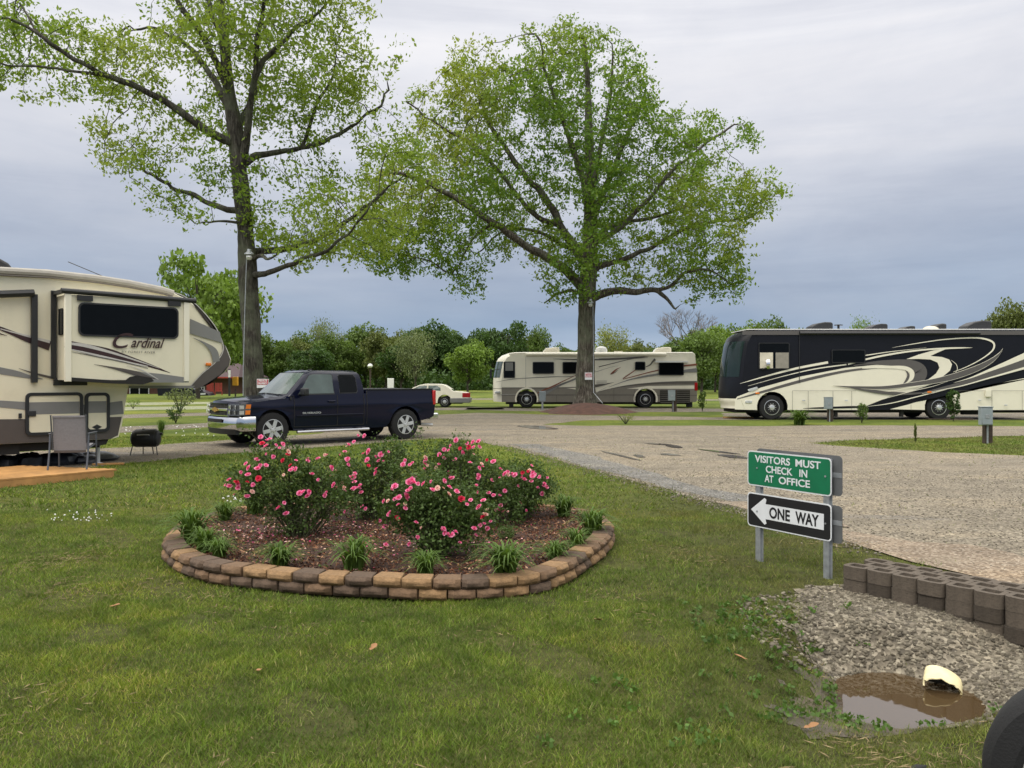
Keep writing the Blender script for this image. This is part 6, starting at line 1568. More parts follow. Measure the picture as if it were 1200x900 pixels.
# lettering on the slide-out
P, Q = C1(380, 375), C1(590, 358); mid = C1(483, 368); ww = (Q[0] - P[0])
text_obj('lettering', 'C', .40, M['burg'], so_, face_y(P[0] + .16, -PR - .030, mid[1] + .03), .002, shear=.45, bold=.004, sx=1.15)
text_obj('lettering', 'ardinal', .275, M['burg'], so_, face_y(P[0] + .30 + (ww - .34) / 2, -PR - .030, mid[1] + .01), .002, shear=.45, bold=.003, sx=(ww - .34) / .95)
text_obj('lettering', 'BY FOREST RIVER', .058, M['grey2'], so_, face_y(C1(485, 0)[0], -PR - .030, C1(0, 388)[1]), .001, shear=.1, sx=1.15, space=1.2)
# chassis, landing leg, axles, roof unit
mb = MB(); mb.bx(lx, B1(360, 0)[0], .15, WT - .1, .34, .52, M['under']); P = [fw(143, 512)[0] - .0, B1(385, 0)[0]]
slab(mb, [(B1(300, 0)[0], .498), (B1(384, 0)[0], .498), (B1(375, 0)[0], .40), (B1(300, 0)[0], .36)], .03, WT - .03, M['under']); mb.bx(lx + 4, lx + 6.2, .1, WT - .1, .3, .6, M['under']); mb.build('chassis', tr)
for yy in (.35, WT - .35):
    mb = MB(); p = B1(366, 0)[0]; mb.bx(p - .07, p + .07, yy - .06, yy + .06, .40, .75, M['black']); mb.tube([(p, yy, .45), (p, yy, .02)], .035, M['alu'], 10); mb.lathe([(.10, 0), (.10, .02), (.03, .04)], (p, yy, .0), 'z', M['alu'], 14); mb.build('landing_leg', tr)
for x in (lx + 1.9, lx + 2.8): wheel(tr, x, .2, .36, .36, .22, 'car')
mb = MB(); p, q = B1(-90, 0)[0], B1(66, 0)[0]; z = top_[0][1]
slab(mb, [(p, z - .02), (p, z + .28), (q - .3, z + .30), (q - .06, z + .17), (q, z + .10), (q, z - .02)], .45, 1.15, M['black']); mb.build('roof_unit', tr, bevel=.05, seg=3)
mb = MB(); p, q = B1(305, 76), B1(430, 128); mb.tube([(q[0], 1.2, top_[2][1] - .2), (q[0], 1.2, q[1] + .05)], .02, M['black'], 5); mb.tube([(p[0], 1.2, p[1] + .1), (q[0] + .1, 1.2, q[1] + .06)], .008, M['black'], 4); mb.build('antenna', tr)
mb = MB(); mb.lathe([(.12, 0), (.10, .07), (0, .1)], (fw(222, 0)[0], .35, fw(222, 351)[1] - .02), 'z', M['white'], 12); mb.build('roof_vent', tr)

# ================================================================== pickup
PA = R(40); d_ = np.array([math.cos(PA), math.sin(PA)]); n_ = np.array([-d_[1], d_[0]]); fwp = np.array([-5.8, 20.3]); org = fwp - d_ * 1.0
tk = empty('pickup_truck', (org[0], org[1], 0), PA, label='dark navy extended cab pickup with chrome bumper parked behind the rose bed', cat='pickup truck')
WX2 = 4.80; TL = 5.82; TW = 2.0; nv = M['navy']
psh = lambda x, z, y: (x + (.20 * abs((y - 1) / 1) ** 2.3) * max(0, min(1, (.8 - x) / .8)), z)
lo = [(.12, .50), (.06, .62), (.04, .80), (.05, 1.00), (.10, 1.07), (.22, 1.11), (.5, 1.145), (1.0, 1.19), (1.38, 1.225)] + [(1.7, 1.24), (3.60, 1.27), (3.62, 1.355), (5.70, 1.365), (5.76, 1.34), (5.78, .95), (5.74, .62), (5.60, .55)] + arch(WX2, .42, .49, .50, 14) + [(4.2, .36), (1.56, .36)] + arch(1.0, .42, .49, .50, 14) + [(.45, .52)]
def bodyfn(x, z, y):
    x2 = psh(x, z, y)[0]; e = abs(y - 1)
    if z > 1.05 and x < 1.5: z = z + .05 * (1 - e ** 2) - (.05 if e > .93 else 0)
    if e > .985: z = z if z < .6 else z - .01
    return (x2, z)
mb = MB()
# tumble in slightly above the shoulder line
mb.loft(lo, [.02, .04, .12, .35, .7, 1.0, 1.3, 1.65, 1.88, 1.96, 1.98], bodyfn, nv)
def tumble(mb):
    """rounded shoulders: the sides lean in above the crease and tuck in below the sill"""
    def ty(y, z, x):
        e = (y - 1); k = 1 - .050 * max(0, (z - 1.0) / .36) ** 1.3 - .030 * max(0, (.75 - z) / .4) + .012 * math.exp(-((z - .98) / .06) ** 2)
        for wx in (1.0, 4.80): 
            d = math.hypot(x - wx, z - .42)
            if .44 < d < .62: k += .022 * (1 - (d - .44) / .18)
        return 1 + e * k
    mb.v = [(x, ty(y, z, x), z) for x, y, z in mb.v]
    return mb
import bmesh
def subdiv_grid(mb):
    """cut the flat body sides into strips so that they can curve"""
    me = bpy.data.meshes.new('t'); me.from_pydata(mb.v, [], mb.f); b = bmesh.new(); b.from_mesh(me)
    for z in (.60, .70, .80, .90, .94, .98, 1.02, 1.08, 1.16, 1.24, 1.31): bmesh.ops.bisect_plane(b, geom=b.verts[:] + b.edges[:] + b.faces[:], plane_co=(0, 0, z), plane_no=(0, 0, 1))
    for x in (.6, .8, 1.0, 1.2, 1.4, 1.62, 2., 3., 4.15, 4.4, 4.6, 4.8, 5.0, 5.2, 5.42): bmesh.ops.bisect_plane(b, geom=b.verts[:] + b.edges[:] + b.faces[:], plane_co=(x, 0, 0), plane_no=(1, 0, 0))
    b.to_mesh(me); mb.v = [tuple(v.co) for v in me.vertices]; mb.f = [tuple(p.vertices) for p in me.polygons]; mb.mi = [0] * len(mb.f); b.free(); bpy.data.meshes.remove(me); return mb
o = tumble(subdiv_grid(mb)).build('body', tk, ang=28)
# bed cavity lining (dark) and rails
mb = MB(); mb.bx(3.70, 5.62, .12, 1.88, 1.369, 1.375, M['black']); mb.bx(3.64, 5.72, .03, .10, 1.36, 1.385, M['black']); mb.bx(3.64, 5.72, 1.90, 1.97, 1.36, 1.385, M['black']); mb.build('bed_rail', tk, bevel=.006)
# cab
zc0, zc1 = 1.22, 1.875
bot = [(1.36, .05), (3.60, .05), (3.60, 1.95), (1.36, 1.95)]
def cabside(z): t = (z - zc0) / (zc1 - zc0); return .05 + .17 * t ** 1.3
def cabfront(z): t = (z - zc0) / (zc1 - zc0); return 1.36 + .62 * t + .05 * t * t
def cabrear(z): t = (z - zc0) / (zc1 - zc0); return 3.60 - .12 * t ** 2
mb = MB(); V = []; lv = [1.22, 1.35, 1.5, 1.65, 1.76, 1.83, 1.865]
for z in lv:
    s, a, b = cabside(z), cabfront(z), cabrear(z)
    if z > 1.8: a += (z - 1.8) * 2.2; b -= (z - 1.8) * 1.6; s += (z - 1.8) * .9
    ring = [(a + .10, s)] + [(b - .06, s), (b, s + .10), (b, TW - s - .10), (b - .06, TW - s), (a + .10, TW - s)] + [(a - .10 * (1 - abs(u) ** 2) + .02, 1 - u * (1 - s - .06)) for u in (-1, -.5, 0, .5, 1)]
    V += [(x, y, z) for x, y in ring]
n = 11
mb.add(V, [(k * n + i, k * n + (i + 1) % n, (k + 1) * n + (i + 1) % n, (k + 1) * n + i) for k in range(len(lv) - 1) for i in range(n)] + [tuple((len(lv) - 1) * n + i for i in range(n))], nv)
cabo = mb.build('cab', tk, ang=40)
def sidepanel(name, pts, off, mat, par, th=.006):
    mb = MB(); V = [(x, cabside(z) - off, z) for x, z in pts] + [(x, cabside(z) - off + th, z) for x, z in pts]; n = len(pts)
    mb.add(V, [tuple(range(n))] + [(i, (i + 1) % n, n + (i + 1) % n, n + i) for i in range(n)], mat); return mb.build(name, par, smooth=False)
fwn = [(1.70, 1.275), (2.66, 1.285), (2.66, 1.74), (2.62, 1.765), (2.12, 1.765), (2.02, 1.73)]
rwn = [(2.84, 1.30), (3.30, 1.30), (3.34, 1.34), (3.33, 1.68), (3.27, 1.755), (2.88, 1.755), (2.84, 1.72)]
grow = lambda P, g: [(c_[0] + (p[0] - c_[0]) * g, c_[1] + (p[1] - c_[1]) * (g + .03)) for c_ in [np.mean(P, axis=0)] for p in P]
for P in (fwn, rwn):
    b_ = sidepanel('side_window', grow(P, 1.06), .006, M['black'], cabo); sidepanel('pane', P, .012, M['glass_lt'] if P is fwn else M['glass'], b_)
# windshield
mb = MB(); V = []
for z in (1.27, 1.5, 1.70, 1.80):
    a, s = cabfront(z), cabside(z)
    V += [(a - .10 * (1 - abs(u) ** 2) + .02 - .012, 1 - u * (1 - s - .10), z + .004) for u in (-1, -.5, 0, .5, 1)]
mb.add(V, [(k * 5 + i, k * 5 + i + 1, (k + 1) * 5 + i + 1, (k + 1) * 5 + i) for k in range(3) for i in range(4)], M['glass_lt']); mb.build('windshield', cabo)
mb = MB(); mb.tube([(1.30, .35, 1.262), (1.27, 1.0, 1.29)], .012, M['black'], 5); mb.tube([(1.28, 1.1, 1.29), (1.36, 1.75, 1.27)], .012, M['black'], 5); mb.build('wiper', tk)
mb = MB()
for u in (-.5, 0, .5): mb.box((2.22, 1 + u, 1.885), (.1, .06, .02), M['black'])
mb.build('roof_lamp', cabo, bevel=.008)
# door seams, handle, side rub strip, sill bar
mb = MB(); sm_ = M['under']
for x in (1.56, 2.75, 3.52): mb.bx(x - .006, x + .006, .013, .019, .45 if x > 2 else .60, 1.24, sm_)
mb.bx(3.605, 3.63, .014, .02, .42, 1.34, sm_); mb.bx(1.56, 3.52, .013, .019, .455, .467, sm_)
ms = mb; ms2 = MB()
for x in (1.56, 2.75, 3.52, 3.61):
    for j in range(14):
        z0_ = .46 + (1.24 - .46) * j / 14; ms2.bx(x - .006, x + .006, .010, .020, z0_, z0_ + .0558, sm_)
ms2.bx(1.56, 3.52, .008, .019, .455, .467, sm_)
ms2.bx(3.605, 3.63, .012, .02, 1.24, 1.34, sm_)
tumble(ms2).build('door_seam', tk, smooth=False)
mb = MB(); mb.bx(1.62, 3.5, .0, .019, .71, .75, nv); tumble(mb).build('side_moulding', tk, bevel=.008)
for (a, b) in ((2.48, 2.68),): mb = MB(); mb.bx(a, b, -.02, .03, 1.06, 1.10, nv); mb.build('door_handle', tk, bevel=.012)
mb = MB(); mb.tube([(1.60, -.05, .34), (2.5, -.06, .345), (3.62, -.05, .34)], .04, M['chrome'], 10); mb.box((1.9, .06, .36), (.08, .22, .04), M['black']); mb.box((3.3, .06, .36), (.08, .22, .04), M['black']); mb.build('side_step', tk)
mb = MB(); mb.box((1.76, -.14, 1.33), (.13, .26, .19), M['black']); mb.box((1.79, .03, 1.27), (.12, .10, .08), M['black']); mr = mb.build('mirror', tk, bevel=.035, seg=3); mb = MB(); mb.box((1.76, 2.14, 1.33), (.13, .26, .19), M['black']); mb.build('mirror', tk, bevel=.035, seg=3)
text_fit('lettering', 'SILVERADO', 1.78, 2.28, .80, .045, .010, M['alu'], tk, .001)
mb = MB(); mb.box((1.47, .012, 1.17), (.05, .02, .08), M['black']); mb.build('side_badge', tk)
# front end: strips that follow the bowed nose
def strip(mb, y0, y1, z0, z1, x0, th, m, n=8, lean=0):
    V = []
    for i in range(n + 1):
        y = y0 + (y1 - y0) * i / n; s = .20 * abs(y - 1) ** 2.3
        V += [(x0 + s, y, z0), (x0 + s + lean, y, z1), (x0 + s + th, y, z0), (x0 + s + lean + th, y, z1)]
    Fq = []
    for i in range(n):
        a, b = 4 * i, 4 * i + 4; Fq += [(a, a + 1, b + 1, b), (a + 2, b + 2, b + 3, a + 3), (a + 1, a + 3, b + 3, b + 1), (a, b, b + 2, a + 2)]
    Fq += [(0, 2, 3, 1), (4 * n, 4 * n + 1, 4 * n + 3, 4 * n + 2)]; mb.add(V, Fq, m)
mb = MB(); strip(mb, .43, 1.57, .77, 1.045, .005, .05, M['under']); 
for z in (.80, .835, .95, .985, 1.02): strip(mb, .45, 1.55, z, z + .007, -.004, .03, M['grey2'])
for yv in np.linspace(.5, 1.5, 15): strip(mb, yv, yv + .008, .78, 1.03, -.002, .02, M['grey2'], 1)
strip(mb, .42, 1.58, 1.04, 1.062, -.015, .05, nv); strip(mb, .42, 1.58, .75, .775, -.015, .05, M['chrome']); gr = mb.build('grille', tk)
mb = MB(); strip(mb, .43, 1.57, .875, .935, -.03, .04, M['chrome']); mb.build('grille_bar', gr, bevel=.008)
mb = MB(); slab(mb, [(1, 2)] * 0 + [(-.14, -.035), (-.05, -.035), (-.05, -.06), (.05, -.06), (.05, -.035), (.14, -.035), (.11, .035), (.05, .035), (.05, .06), (-.05, .06), (-.05, .035), (-.17, .035)], -.01, .01, M['gold']); e = mb.build('emblem', gr, smooth=False); e.rotation_euler.z = R(-90); e.location = (-.045, 1.0, .905)
for sgn_ in (0, 1):
    Y = (lambda y: y) if sgn_ == 0 else (lambda y: 2 - y)
    mb = MB(); hl = M['headl']
    ys4 = [.42, .30, .18, .08, .00]; V = []
    for y in ys4:
        s = .20 * abs(y - 1) ** 2.3; V += [(.0 + s - .03, Y(y), .77), (.03 + s - .03, Y(y), 1.055)]
    V += [(.42, Y(-.004), .80), (.45, Y(-.004), 1.05)]; n = len(V) // 2
    mb.add(V, [(2 * i, 2 * i + 1, 2 * i + 3, 2 * i + 2) for i in range(n - 1)], M['headbase']); h_ = mb.build('headlight', tk)
    for z in (.850, .975):
        for yq in (.14, .32):
            mb = MB(); xq = .20 * abs(yq - 1) ** 2.3 - .045 + .03 * (z - .77) / .285; mb.box((xq, Y(yq), z), (.012, .135, .10), M['headl'], Matrix.Rotation((-.30 if sgn_ == 0 else .30) * (1 if yq < .2 else .7), 3, 'Z')); mb.lathe([(.036, -.014), (.03, .0), (.0, .01)], (xq - .004, Y(yq), z), 'x', M['chrome'], 12); mb.build('reflector', h_)
        mb = MB(); mb.bx(.16, .27, Y(-.010) - .003, Y(-.010) + .003, z - .045, z + .045, M['headl']); mb.build('side_lens', h_)
    mb = MB(); mb.poly([(.30, Y(-.008), .80), (.42, Y(-.009), .80), (.43, Y(-.009), .90), (.31, Y(-.008), .90)], M['amber']); mb.poly([(.31, Y(-.008), .94), (.43, Y(-.009), .94), (.45, Y(-.009), 1.04), (.33, Y(-.008), 1.04)], M['amber']); mb.build('turn_lamp', h_, smooth=False)
# chrome bumper, dark valance, fog lamps
mb = MB(); V = []; cs = [(.40, -.02), (.44, -.10), (.55, -.13), (.66, -.12), (.725, -.09), (.745, -.03)]
pl_ = [(y, .20 * abs(y - 1) ** 2.3) for y in np.linspace(.06, 1.94, 14)]
P = [(.50, -.015)] + [(s, y) for y, s in [(.03, .17 + .10)] ] ; path = [(.56, -.02), (.40, -.02), (.28, -.01)] + [(s, y) for y, s in pl_] + [(.28, 2.01), (.40, 2.02), (.56, 2.02)]
path = [(a, b) for a, b in path]
for i, (x, y) in enumerate(path):
    side_ = 1 if (x >= .28 and (y < 0 or y > 2)) else 0
    for z, o_ in cs:
        if side_: V.append((x, y + (o_ + .13) * .25 * (1 if y < 1 else -1) * 1.0, z if x < .5 else z))
        else: V.append((x + o_ + .06, y, z))
n = len(cs); mb.add(V, [(i * n + j, (i + 1) * n + j, (i + 1) * n + j + 1, i * n + j + 1) for i in range(len(path) - 1) for j in range(n - 1)], M['chrome']); bp = mb.build('bumper', tk)
mb = MB(); strip(mb, .55, 1.45, .60, .685, -.09, .02, M['under']); mb.build('bumper_opening', bp)
mb = MB(); strip(mb, .12, 1.88, .32, .45, -.02, .1, M['black'], lean=-.03); mb.build('valance', tk)
for y in (.30, 1.70): mb = MB(); mb.lathe([(.055, -.0), (.05, -.03), (0, -.035)], (-.01 + .2 * .7 ** 2.3, y, .52), 'x', M['headl'], 12, (1.5, .8)); mb.build('fog_lamp', bp)
# tail
mb = MB(); mb.bx(5.70, 5.80, .0, .20, .93, 1.33, M['red']); mb.build('tail_lamp', tk, bevel=.02); mb = MB(); mb.bx(5.70, 5.80, 1.80, 2.0, .93, 1.33, M['red']); mb.build('tail_lamp', tk, bevel=.02)
mb = MB(); mb.bx(5.62, 5.93, .05, 1.95, .52, .70, M['chrome']); mb.build('rear_bumper', tk, bevel=.04, seg=3)
mb = MB(); mb.bx(.6, 5.5, .30, 1.7, .35, .75, M['under']); mb.bx(.5, 1.5, .2, 1.8, .3, .95, M['under']); mb.tube([(4.9, .5, .42), (5.85, .25, .36)], .04, M['alu'], 8); mb.build('chassis', tk)
for x in (1.0, WX2):
    wheel(tk, x, .14, .41, .425, .27, 'truck'); wheel(tk, x, 1.86, .41, .425, .27, 'truck', 1)

# ================================================================== white sedan
D3 = 48.5; f = side_fn((0, D3), 0.); X0 = f(521, 470)[0]; f3 = lambda a, b: (f(a, b)[0] - X0, f(a, b)[1])
sd_ = empty('sedan', (X0, D3, 0), label='cream white sedan seen behind the tailgate of the pickup', cat='car')
C3 = zf(f3, 480, 350, 3.3333)
top3 = [C3(*p) for p in [(233, 392), (232, 376), (222, 367), (200, 364), (172, 362), (150, 346), (135, 337), (115, 333.5), (60, 333), (35, 338), (5, 352)]]
fr = top3[-1]; zb3 = .24
out3 = [(top3[0][0], .42)] + top3 + [(fr[0] - .1, fr[1] - .06), (fr[0] - 1.25, .92), (fr[0] - 1.4, .72), (fr[0] - 1.38, .35), (fr[0] - 1.3, .26)]
fx = -2.92
out3 = out3[:-5] + [(fr[0] - .15, .98), (fx - .7, .90), (fx - .95, .72), (fx - .95, .35), (fx - .8, zb3)] + arch(fx, .33, .40, zb3)[::-1] + arch(0, .33, .40, zb3)[::-1] + [(C3(228, 0)[0], .34)]
mb = MB(); mb.loft(out3, [0, .05, .3, .95, 1.6, 1.85, 1.9], lambda x, z, y: (x, z), M['cream_lt'])
# squeeze the greenhouse inwards
mb.v = [(x, (y if z < 1.0 else .95 + (y - .95) * (1 - .35 * min(1, (z - 1.0) / .4))), z) for x, y, z in mb.v]
mb.build('body', sd_, ang=40, bevel=.02)
def s3(name, pts, m, par=sd_, off=.01):
    mb = MB(); P = [C3(*p) for p in pts]; mb.poly([(x, (.95 - .95 * (1 - .35 * max(0, min(1, (z - 1.) / .4)))) - off, z) for x, z in P], m); return mb.build(name, par, smooth=False)
s3('side_window', [(72, 340), (108, 340), (120, 349), (121, 363), (72, 363)], M['glass_lt']); s3('side_window', [(18, 350), (40, 341), (66, 340), (66, 362), (14, 360)], M['glass_lt'])
mb = MB(); P, Q = C3(137, 340), C3(170, 361); mb.poly([(P[0] + .03, .42, P[1]), (Q[0] + .03, .25, Q[1]), (Q[0] + .03, 1.65, Q[1]), (P[0] + .03, 1.48, P[1])], M['glass_lt']); mb.build('rear_window', sd_)
mb = MB(); P, Q = C3(199, 368), C3(226, 386); mb.bx(P[0] + .1, Q[0] + .16, -.012, .35, Q[1], P[1], M['red']); mb.build('tail_lamp', sd_, bevel=.02)
mb = MB(); P, Q = C3(158, 388), C3(233, 407); mb.bx(P[0], Q[0] + .05, -.02, 1.92, Q[1], P[1], M['grey']); mb.build('rear_bumper', sd_, bevel=.03)
mb = MB(); P, Q = C3(100, 392), C3(40, 396); mb.bx(Q[0] - .6, P[0], -.012, .0, .42, .47, M['grey']); mb.build('side_moulding', sd_); mb = MB(); mb.bx(fx - .3, 1., .2, 1.7, .2, .5, M['under']); mb.build('chassis', sd_)
for x in (0, fx): wheel(sd_, x, .12, .32, .32, .2, 'car'); wheel(sd_, x, 1.78, .32, .32, .2, 'car', 1)
# ------------------------------------------------------------------ brick house behind the trailer
DH = 92.; k = DH / F; HX = lambda px: (px - 600) * k; HZ = lambda py: CH - (py - YH) * k
hs = empty('brick_house', (HX(200), DH, 0), label='low red brick house with maroon roof far behind the trailer nose', cat='house'); ox = HX(200)
mb = MB(); x0, x1 = HX(60) - ox, HX(269) - ox; mb.bx(x0, x1, 0, 9, 0, HZ(441), M['brick']); wl = mb.build('wall', hs, smooth=False)
mb = MB(); P = [(x0 - .6, HZ(440.5)), (x1 + 1.2, HZ(440.5)), (x1 - .6, HZ(429)), (x0 + 2, HZ(429))]
V = [(x0 - .6, -1.2, HZ(442)), (x1 + 1.4, -1.2, HZ(442)), (x1 + 1.4, 10, HZ(442)), (x0 - .6, 10, HZ(442)), (x0 + 2, 4.5, HZ(425)), (x1 - .2, 4.5, HZ(425))]
mb.add(V, [(0, 1, 5, 4), (1, 2, 5), (2, 3, 4, 5), (3, 0, 4), (0, 3, 2, 1)], M['roofred']); mb.build('roof', hs, smooth=False)
mb = MB(); mb.bx(x0 - .6, x1 + 1.4, -1.24, -1.2, HZ(443.3), HZ(441.6), M['redp']); mb.build('fascia', hs)
for (a, b) in ((152, 175), (233, 240), (120, 140)):
    mb = MB(); mb.bx(HX(a) - ox, HX(b) - ox, -.06, -.01, HZ(463), HZ(453), M['white']); o = mb.build('window', hs); mb = MB()
    m_ = (HX(a) + HX(b)) / 2 - ox; mb.bx(HX(a) - ox + .1, m_ - .05, -.08, -.065, HZ(462), HZ(454), M['glass']); mb.bx(m_ + .05, HX(b) - ox - .1, -.08, -.065, HZ(462), HZ(454), M['glass']); mb.build('pane', o)
# dark pickup beside the house, side view
D4 = 82.; f = side_fn((0, D4), 0.); X0 = f(200, 460)[0]; f4 = lambda a, b: (f(a, b)[0] - X0, f(a, b)[1])
bt = empty('parked_car', (X0, D4, 0), label='black car parked beside the brick house, half hidden by the trailer nose', cat='car')
P = [f4(*p) for p in [(185, 464), (184, 456), (186, 453), (193, 449), (205, 448.5), (213, 452), (222, 455), (236, 458), (243, 461), (245, 465), (243, 467.5)]]
mb = MB(); mb.loft(P, [0, .1, .9, 1.7, 1.8], lambda x, z, y: (x, z), M['blackgloss']); mb.build('body', bt, bevel=.03)
mb = MB(); q = [f4(*p) for p in [(193, 451), (204, 450.5), (211, 454), (193, 454.5)]]; mb.poly([(a, -.01, b) for a, b in q], M['glass']); mb.build('side_window', bt)
mb = MB(); mb.box((f4(238, 0)[0], -.01, f4(0, 461.5)[1]), (.5, .03, .15), M['headl']); mb.build('headlight', bt)
for px in (193, 234): wheel(bt, f4(px, 0)[0], .12, .33, .33, .2, 'car')
D5 = 74.; k5 = D5 / F; t = empty('yellow_bin', ((275 - 600) * k5, D5, 0), label='bright yellow orange bin on a post between trailer nose and left oak', cat='bin')
mb = MB(); mb.bx(-.22, .22, 0, .4, CH - (456 - YH) * k5 + .3, CH - (454 - YH) * k5 + .95, M['yellow']); mb.build('bin_body', t, bevel=.05); mb = MB(); mb.bx(-.05, .05, .15, .25, 0, .8, M['post']); mb.build('post', t)
for i, (px, lab) in enumerate(((246, 'red painted wooden chair by the brick house, left one'), (256, 'red painted wooden chair by the brick house, right one nearest the yellow bin'))):
    D6 = 84.; t = empty('garden_chair', ((px - 600) * D6 / F, D6, 0), .3, label=lab, cat='chair', group='red chairs by the brick house'); m = M['redp']
    mb = MB(); mb.bx(-.35, .35, 0, .6, .38, .44, m); mb.build('seat', t); mb = MB(); [mb.bx(-.34 + .14 * j, -.23 + .14 * j, .58, .62, .4, 1.25, m) for j in range(5)]; mb.build('backrest', t)
    for sx in (-.33, .33):
        for sy in (.05, .55): mb = MB(); mb.bx(sx - .04, sx + .04, sy - .04, sy + .04, 0, .4, m); mb.build('leg', t)
t = empty('white_post', ((268.5 - 600) * .0816, 80, 0), label='thin white post standing at the house corner beside the yellow bin', cat='post'); mb = MB(); mb.bx(-.09, .09, 0, .1, 0, 2.6, M['black']); mb.bx(-.1, .1, -.01, .11, 1.8, 2.5, M['white']); mb.build('shaft', t)
# ------------------------------------------------------------------ wooden deck and things on it
dk = [G(138, 557.5, .0), G(100, 547, .0), G(-80, 552, .0), G(-120, 584, .0), G(0, 572, .0)]
c0 = np.array(G(0, 572)); c1 = np.array(G(137, 559)); dd = (c1 - c0) / np.linalg.norm(c1 - c0); nn = np.array([-dd[1], dd[0]]); an = math.atan2(dd[1], dd[0]); L = np.linalg.norm(c1 - c0)
dt = empty('wooden_deck', (c0[0], c0[1], 0), an, label='low yellow lumber deck platform in front of the trailer', cat='deck'); DW = 1.9
mb = MB()
for j in range(12):
    y0_ = DW * j / 12; cut = .45 * (1 - j / 12) * 0 + .75 * (j / 12)
    mb.bx(-2.6, L - cut, y0_ + .004, y0_ + DW / 12 - .006, .105, .135, M['wood_y'])
mb.build('deck_boards', dt, bevel=.004); mb = MB(); mb.bx(-2.6, L - .05, -.002, .035, 0.0, .102, M['wood_y']); mb.bx(-2.6, L - .8, DW - .04, DW, 0, .102, M['wood_y'])
mb.build('skirt_board', dt)
def sling_chair(px, py, rz, lab):
    x, y = G(px, py, .135); t = empty('sling_chair', (x, y, .135), rz, label=lab, cat='chair', group='grey sling chairs on the deck'); tb = M['tube']
    mb = MB(); slab(mb, [(-.27, .34), (.27, .34), (.27, .98), (-.27, .98)], 0, .008, M['sling']); V = mb.v; mb.v = [(a, b - .0 + (c_ - .34) * -.12, c_) for a, b, c_ in V]; mb.bx(-.27, .27, -.085, -.07, .955, .99, M['sling']); mb.bx(-.265, .265, -.004, .012, .30, .345, M['brown']); mb.build('backrest', t)
    mb = MB(); V0 = [(-.27, .02, .38), (.27, .02, .38), (.27, .48, .44), (-.27, .48, .44)]; mb.add(V0 + [(a, b, c_ - .01) for a, b, c_ in V0], [(0, 1, 2, 3), (4, 5, 6, 7), (0, 1, 5, 4), (1, 2, 6, 5), (2, 3, 7, 6), (3, 0, 4, 7)], M['sling']); mb.build('seat', t)
    for s in (-1, 1):
        mb = MB(); mb.tube([(s * .29, -.10, 1.0), (s * .29, .0, .36), (s * .29, .0, .36), (s * .29, .5, .42)], .014, tb, 8); mb.build('side_frame', t)
        mb = MB(); mb.tube([(s * .32, .48, .0), (s * .32, .46, .63), (s * .32, -.02, .64)], .015, tb, 8); mb.build('leg', t); mb = MB(); mb.tube([(s * .32, -.16, .0), (s * .32, -.06, .35), (s * .32, -.03, .64)], .017, tb, 8); mb.build('leg', t)
        mb = MB(); mb.box((s * .32, .2, .655), (.055, .5, .02), tb); mb.build('armrest', t, bevel=.008)
    t.scale = (.93, .93, .91); return t
sling_chair(82, 549.5, R(12), 'grey sling patio chair standing on the wooden deck')
sling_chair(-34, 563, R(60), 'second patio chair cut off by the left edge, only a leg showing')
# covered barrel grill
x, y = G(171, 533); gt = empty('barrel_grill', (x, y, 0), R(8), label='black barrel charcoal grill on short legs between trailer and pickup', cat='grill'); bk_ = M['black']
mb = MB(); mb.lathe([(0, -.30), (.10, -.295), (.165, -.26), (.185, -.2), (.185, .2), (.165, .26), (.10, .295), (0, .30)], (0, 0, .36), 'x', bk_, 24); mb.build('barrel', gt)
mb = MB(); mb.lathe([(.19, -.21), (.195, -.2), (.195, .2), (.19, .21)], (0, 0, .365), 'x', bk_, 24); mb.tube([(-.12, -.19, .44), (-.12, -.23, .45), (.12, -.23, .45), (.12, -.19, .44)], .01, M['alu'], 6); mb.build('lid', gt)
mb = MB(); mb.tube([(.28, 0, .45), (.34, 0, .46)], .025, bk_, 8); mb.build('knob', gt); mb = MB(); mb.tube([(-.05, 0, .54), (-.05, 0, .57)], .03, bk_, 8); mb.build('vent_cap', gt)
for sx in (-.26, -.1, .1, .26): mb = MB(); mb.tube([(sx * .9, (.12 if abs(sx) < .2 else -.10), .26), (sx * 1.08, (.18 if abs(sx) < .2 else -.16), 0)], .011, bk_, 6); mb.build('leg', gt)
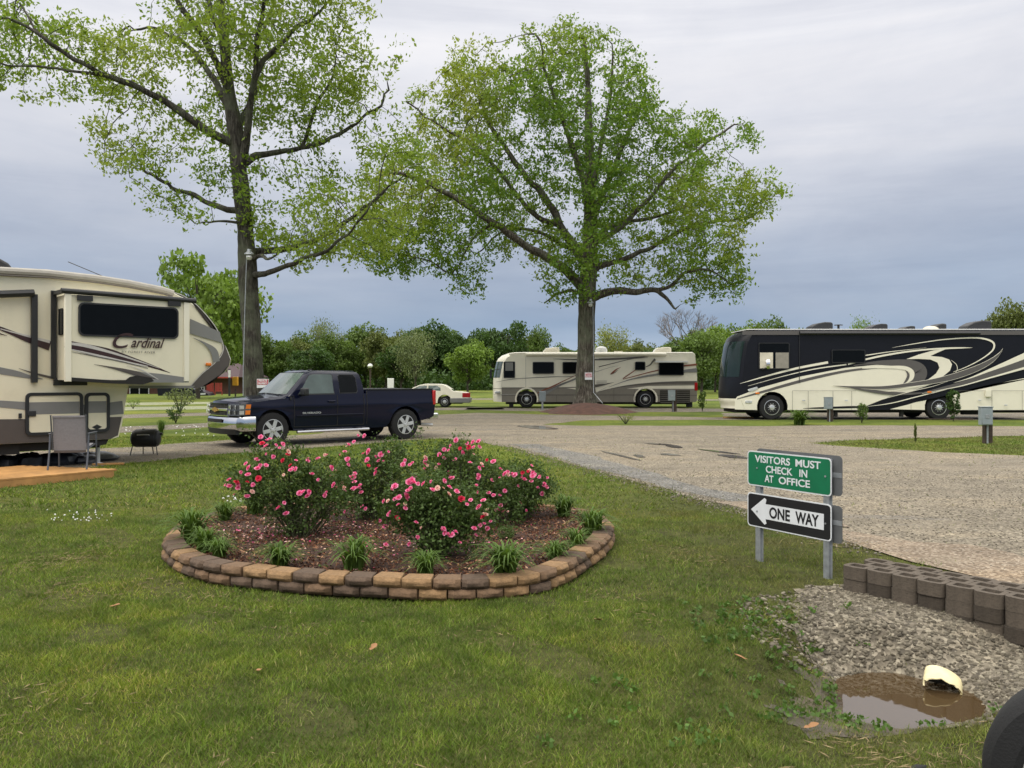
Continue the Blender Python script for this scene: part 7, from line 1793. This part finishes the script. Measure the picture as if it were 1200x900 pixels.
# dark sacks under the trailer
x, y = G(45, 545); pt = empty('sack_pile', (x, y, 0), R(35), label='pile of black plastic sacks and tarps heaped under the trailer', cat='sacks')
M['sack'] = plain('black_plastic_sheet', (.03, .034, .042), .32, var=.5, vs=8, bump=.8, bs=9)
r2 = random.Random(4)
for i in range(9):
    mb = MB(); cx_, cy_, sx_, sy_, sz_ = -.9 + .24 * i, r2.uniform(-.2, .35), r2.uniform(.28, .45), r2.uniform(.25, .4), r2.uniform(.12, .20); V = []; n = 16
    for j, (rr, zz) in enumerate([(1., 0), (1.08, .3), (.95, .7), (.6, .95), (.15, 1.02)]):
        for q in range(n): a = 6.283 * q / n; w__ = 1 + .22 * noise.noise(Vector((math.cos(a) * 2, math.sin(a) * 2, zz * 2 + i * 5))); V.append((cx_ + math.cos(a) * sx_ * rr * w__, cy_ + math.sin(a) * sy_ * rr * w__, zz * sz_ * w__ * 1.2))
    mb.add(V, [(j * n + q, j * n + (q + 1) % n, (j + 1) * n + (q + 1) % n, (j + 1) * n + q) for j in range(4) for q in range(n)] + [tuple(4 * n + q for q in range(n))], M['sack']); mb.build('sack', pt)
x, y = G(127, 545); mb = MB(); mb.bx(-.28, .28, -.04, .04, 0, .035, M['wood_y']); o = mb.build('lumber_offcut', loc=(x, y, .005), bevel=.005); o.rotation_euler.z = .25; tag(o, 'short yellow plank lying on the gravel by the landing leg', 'plank')
# dark stone low right
x, y = G(1074, 893); tag(rocks('dark_stone', np.array([[x, y - .0]]), np.array([.075]), M['rubber']), 'small black lump in the grass at the bottom edge, left of the tyre', 'stone')
# wheel of the car standing at the right edge
cw = empty('parked_car', (1.905, 2.70, 0), R(-38), label='vehicle cut off at the bottom right corner, only its black tyre and pale rim showing', cat='car')
mb = MB(); r, w_ = .335, .22
mb.lathe([(r * .62, -w_ / 2), (r * .70, -w_ / 2 - .008), (r * .90, -w_ / 2 + .004), (r * .97, -w_ / 2 + .03), (r, -w_ / 2 + .06), (r, w_ / 2 - .06), (r * .97, w_ / 2 - .03), (r * .9, w_ / 2), (r * .62, w_ / 2)], (0, 0, 0), 'y', M['rubber'], 64)
for i in range(60):
    a = 6.2832 * i / 60
o = mb.build('wheel', cw, loc=(0, 0, r), ang=25)
mb = MB(); mb.lathe([(r * .63, -w_ / 2 - .004), (r * .58, -w_ / 2 + .0), (r * .52, -w_ / 2 + .03), (r * .2, -w_ / 2 + .01), (0, -w_ / 2)], (0, 0, 0), 'y', M['alu'], 40); mb.build('rim', o)
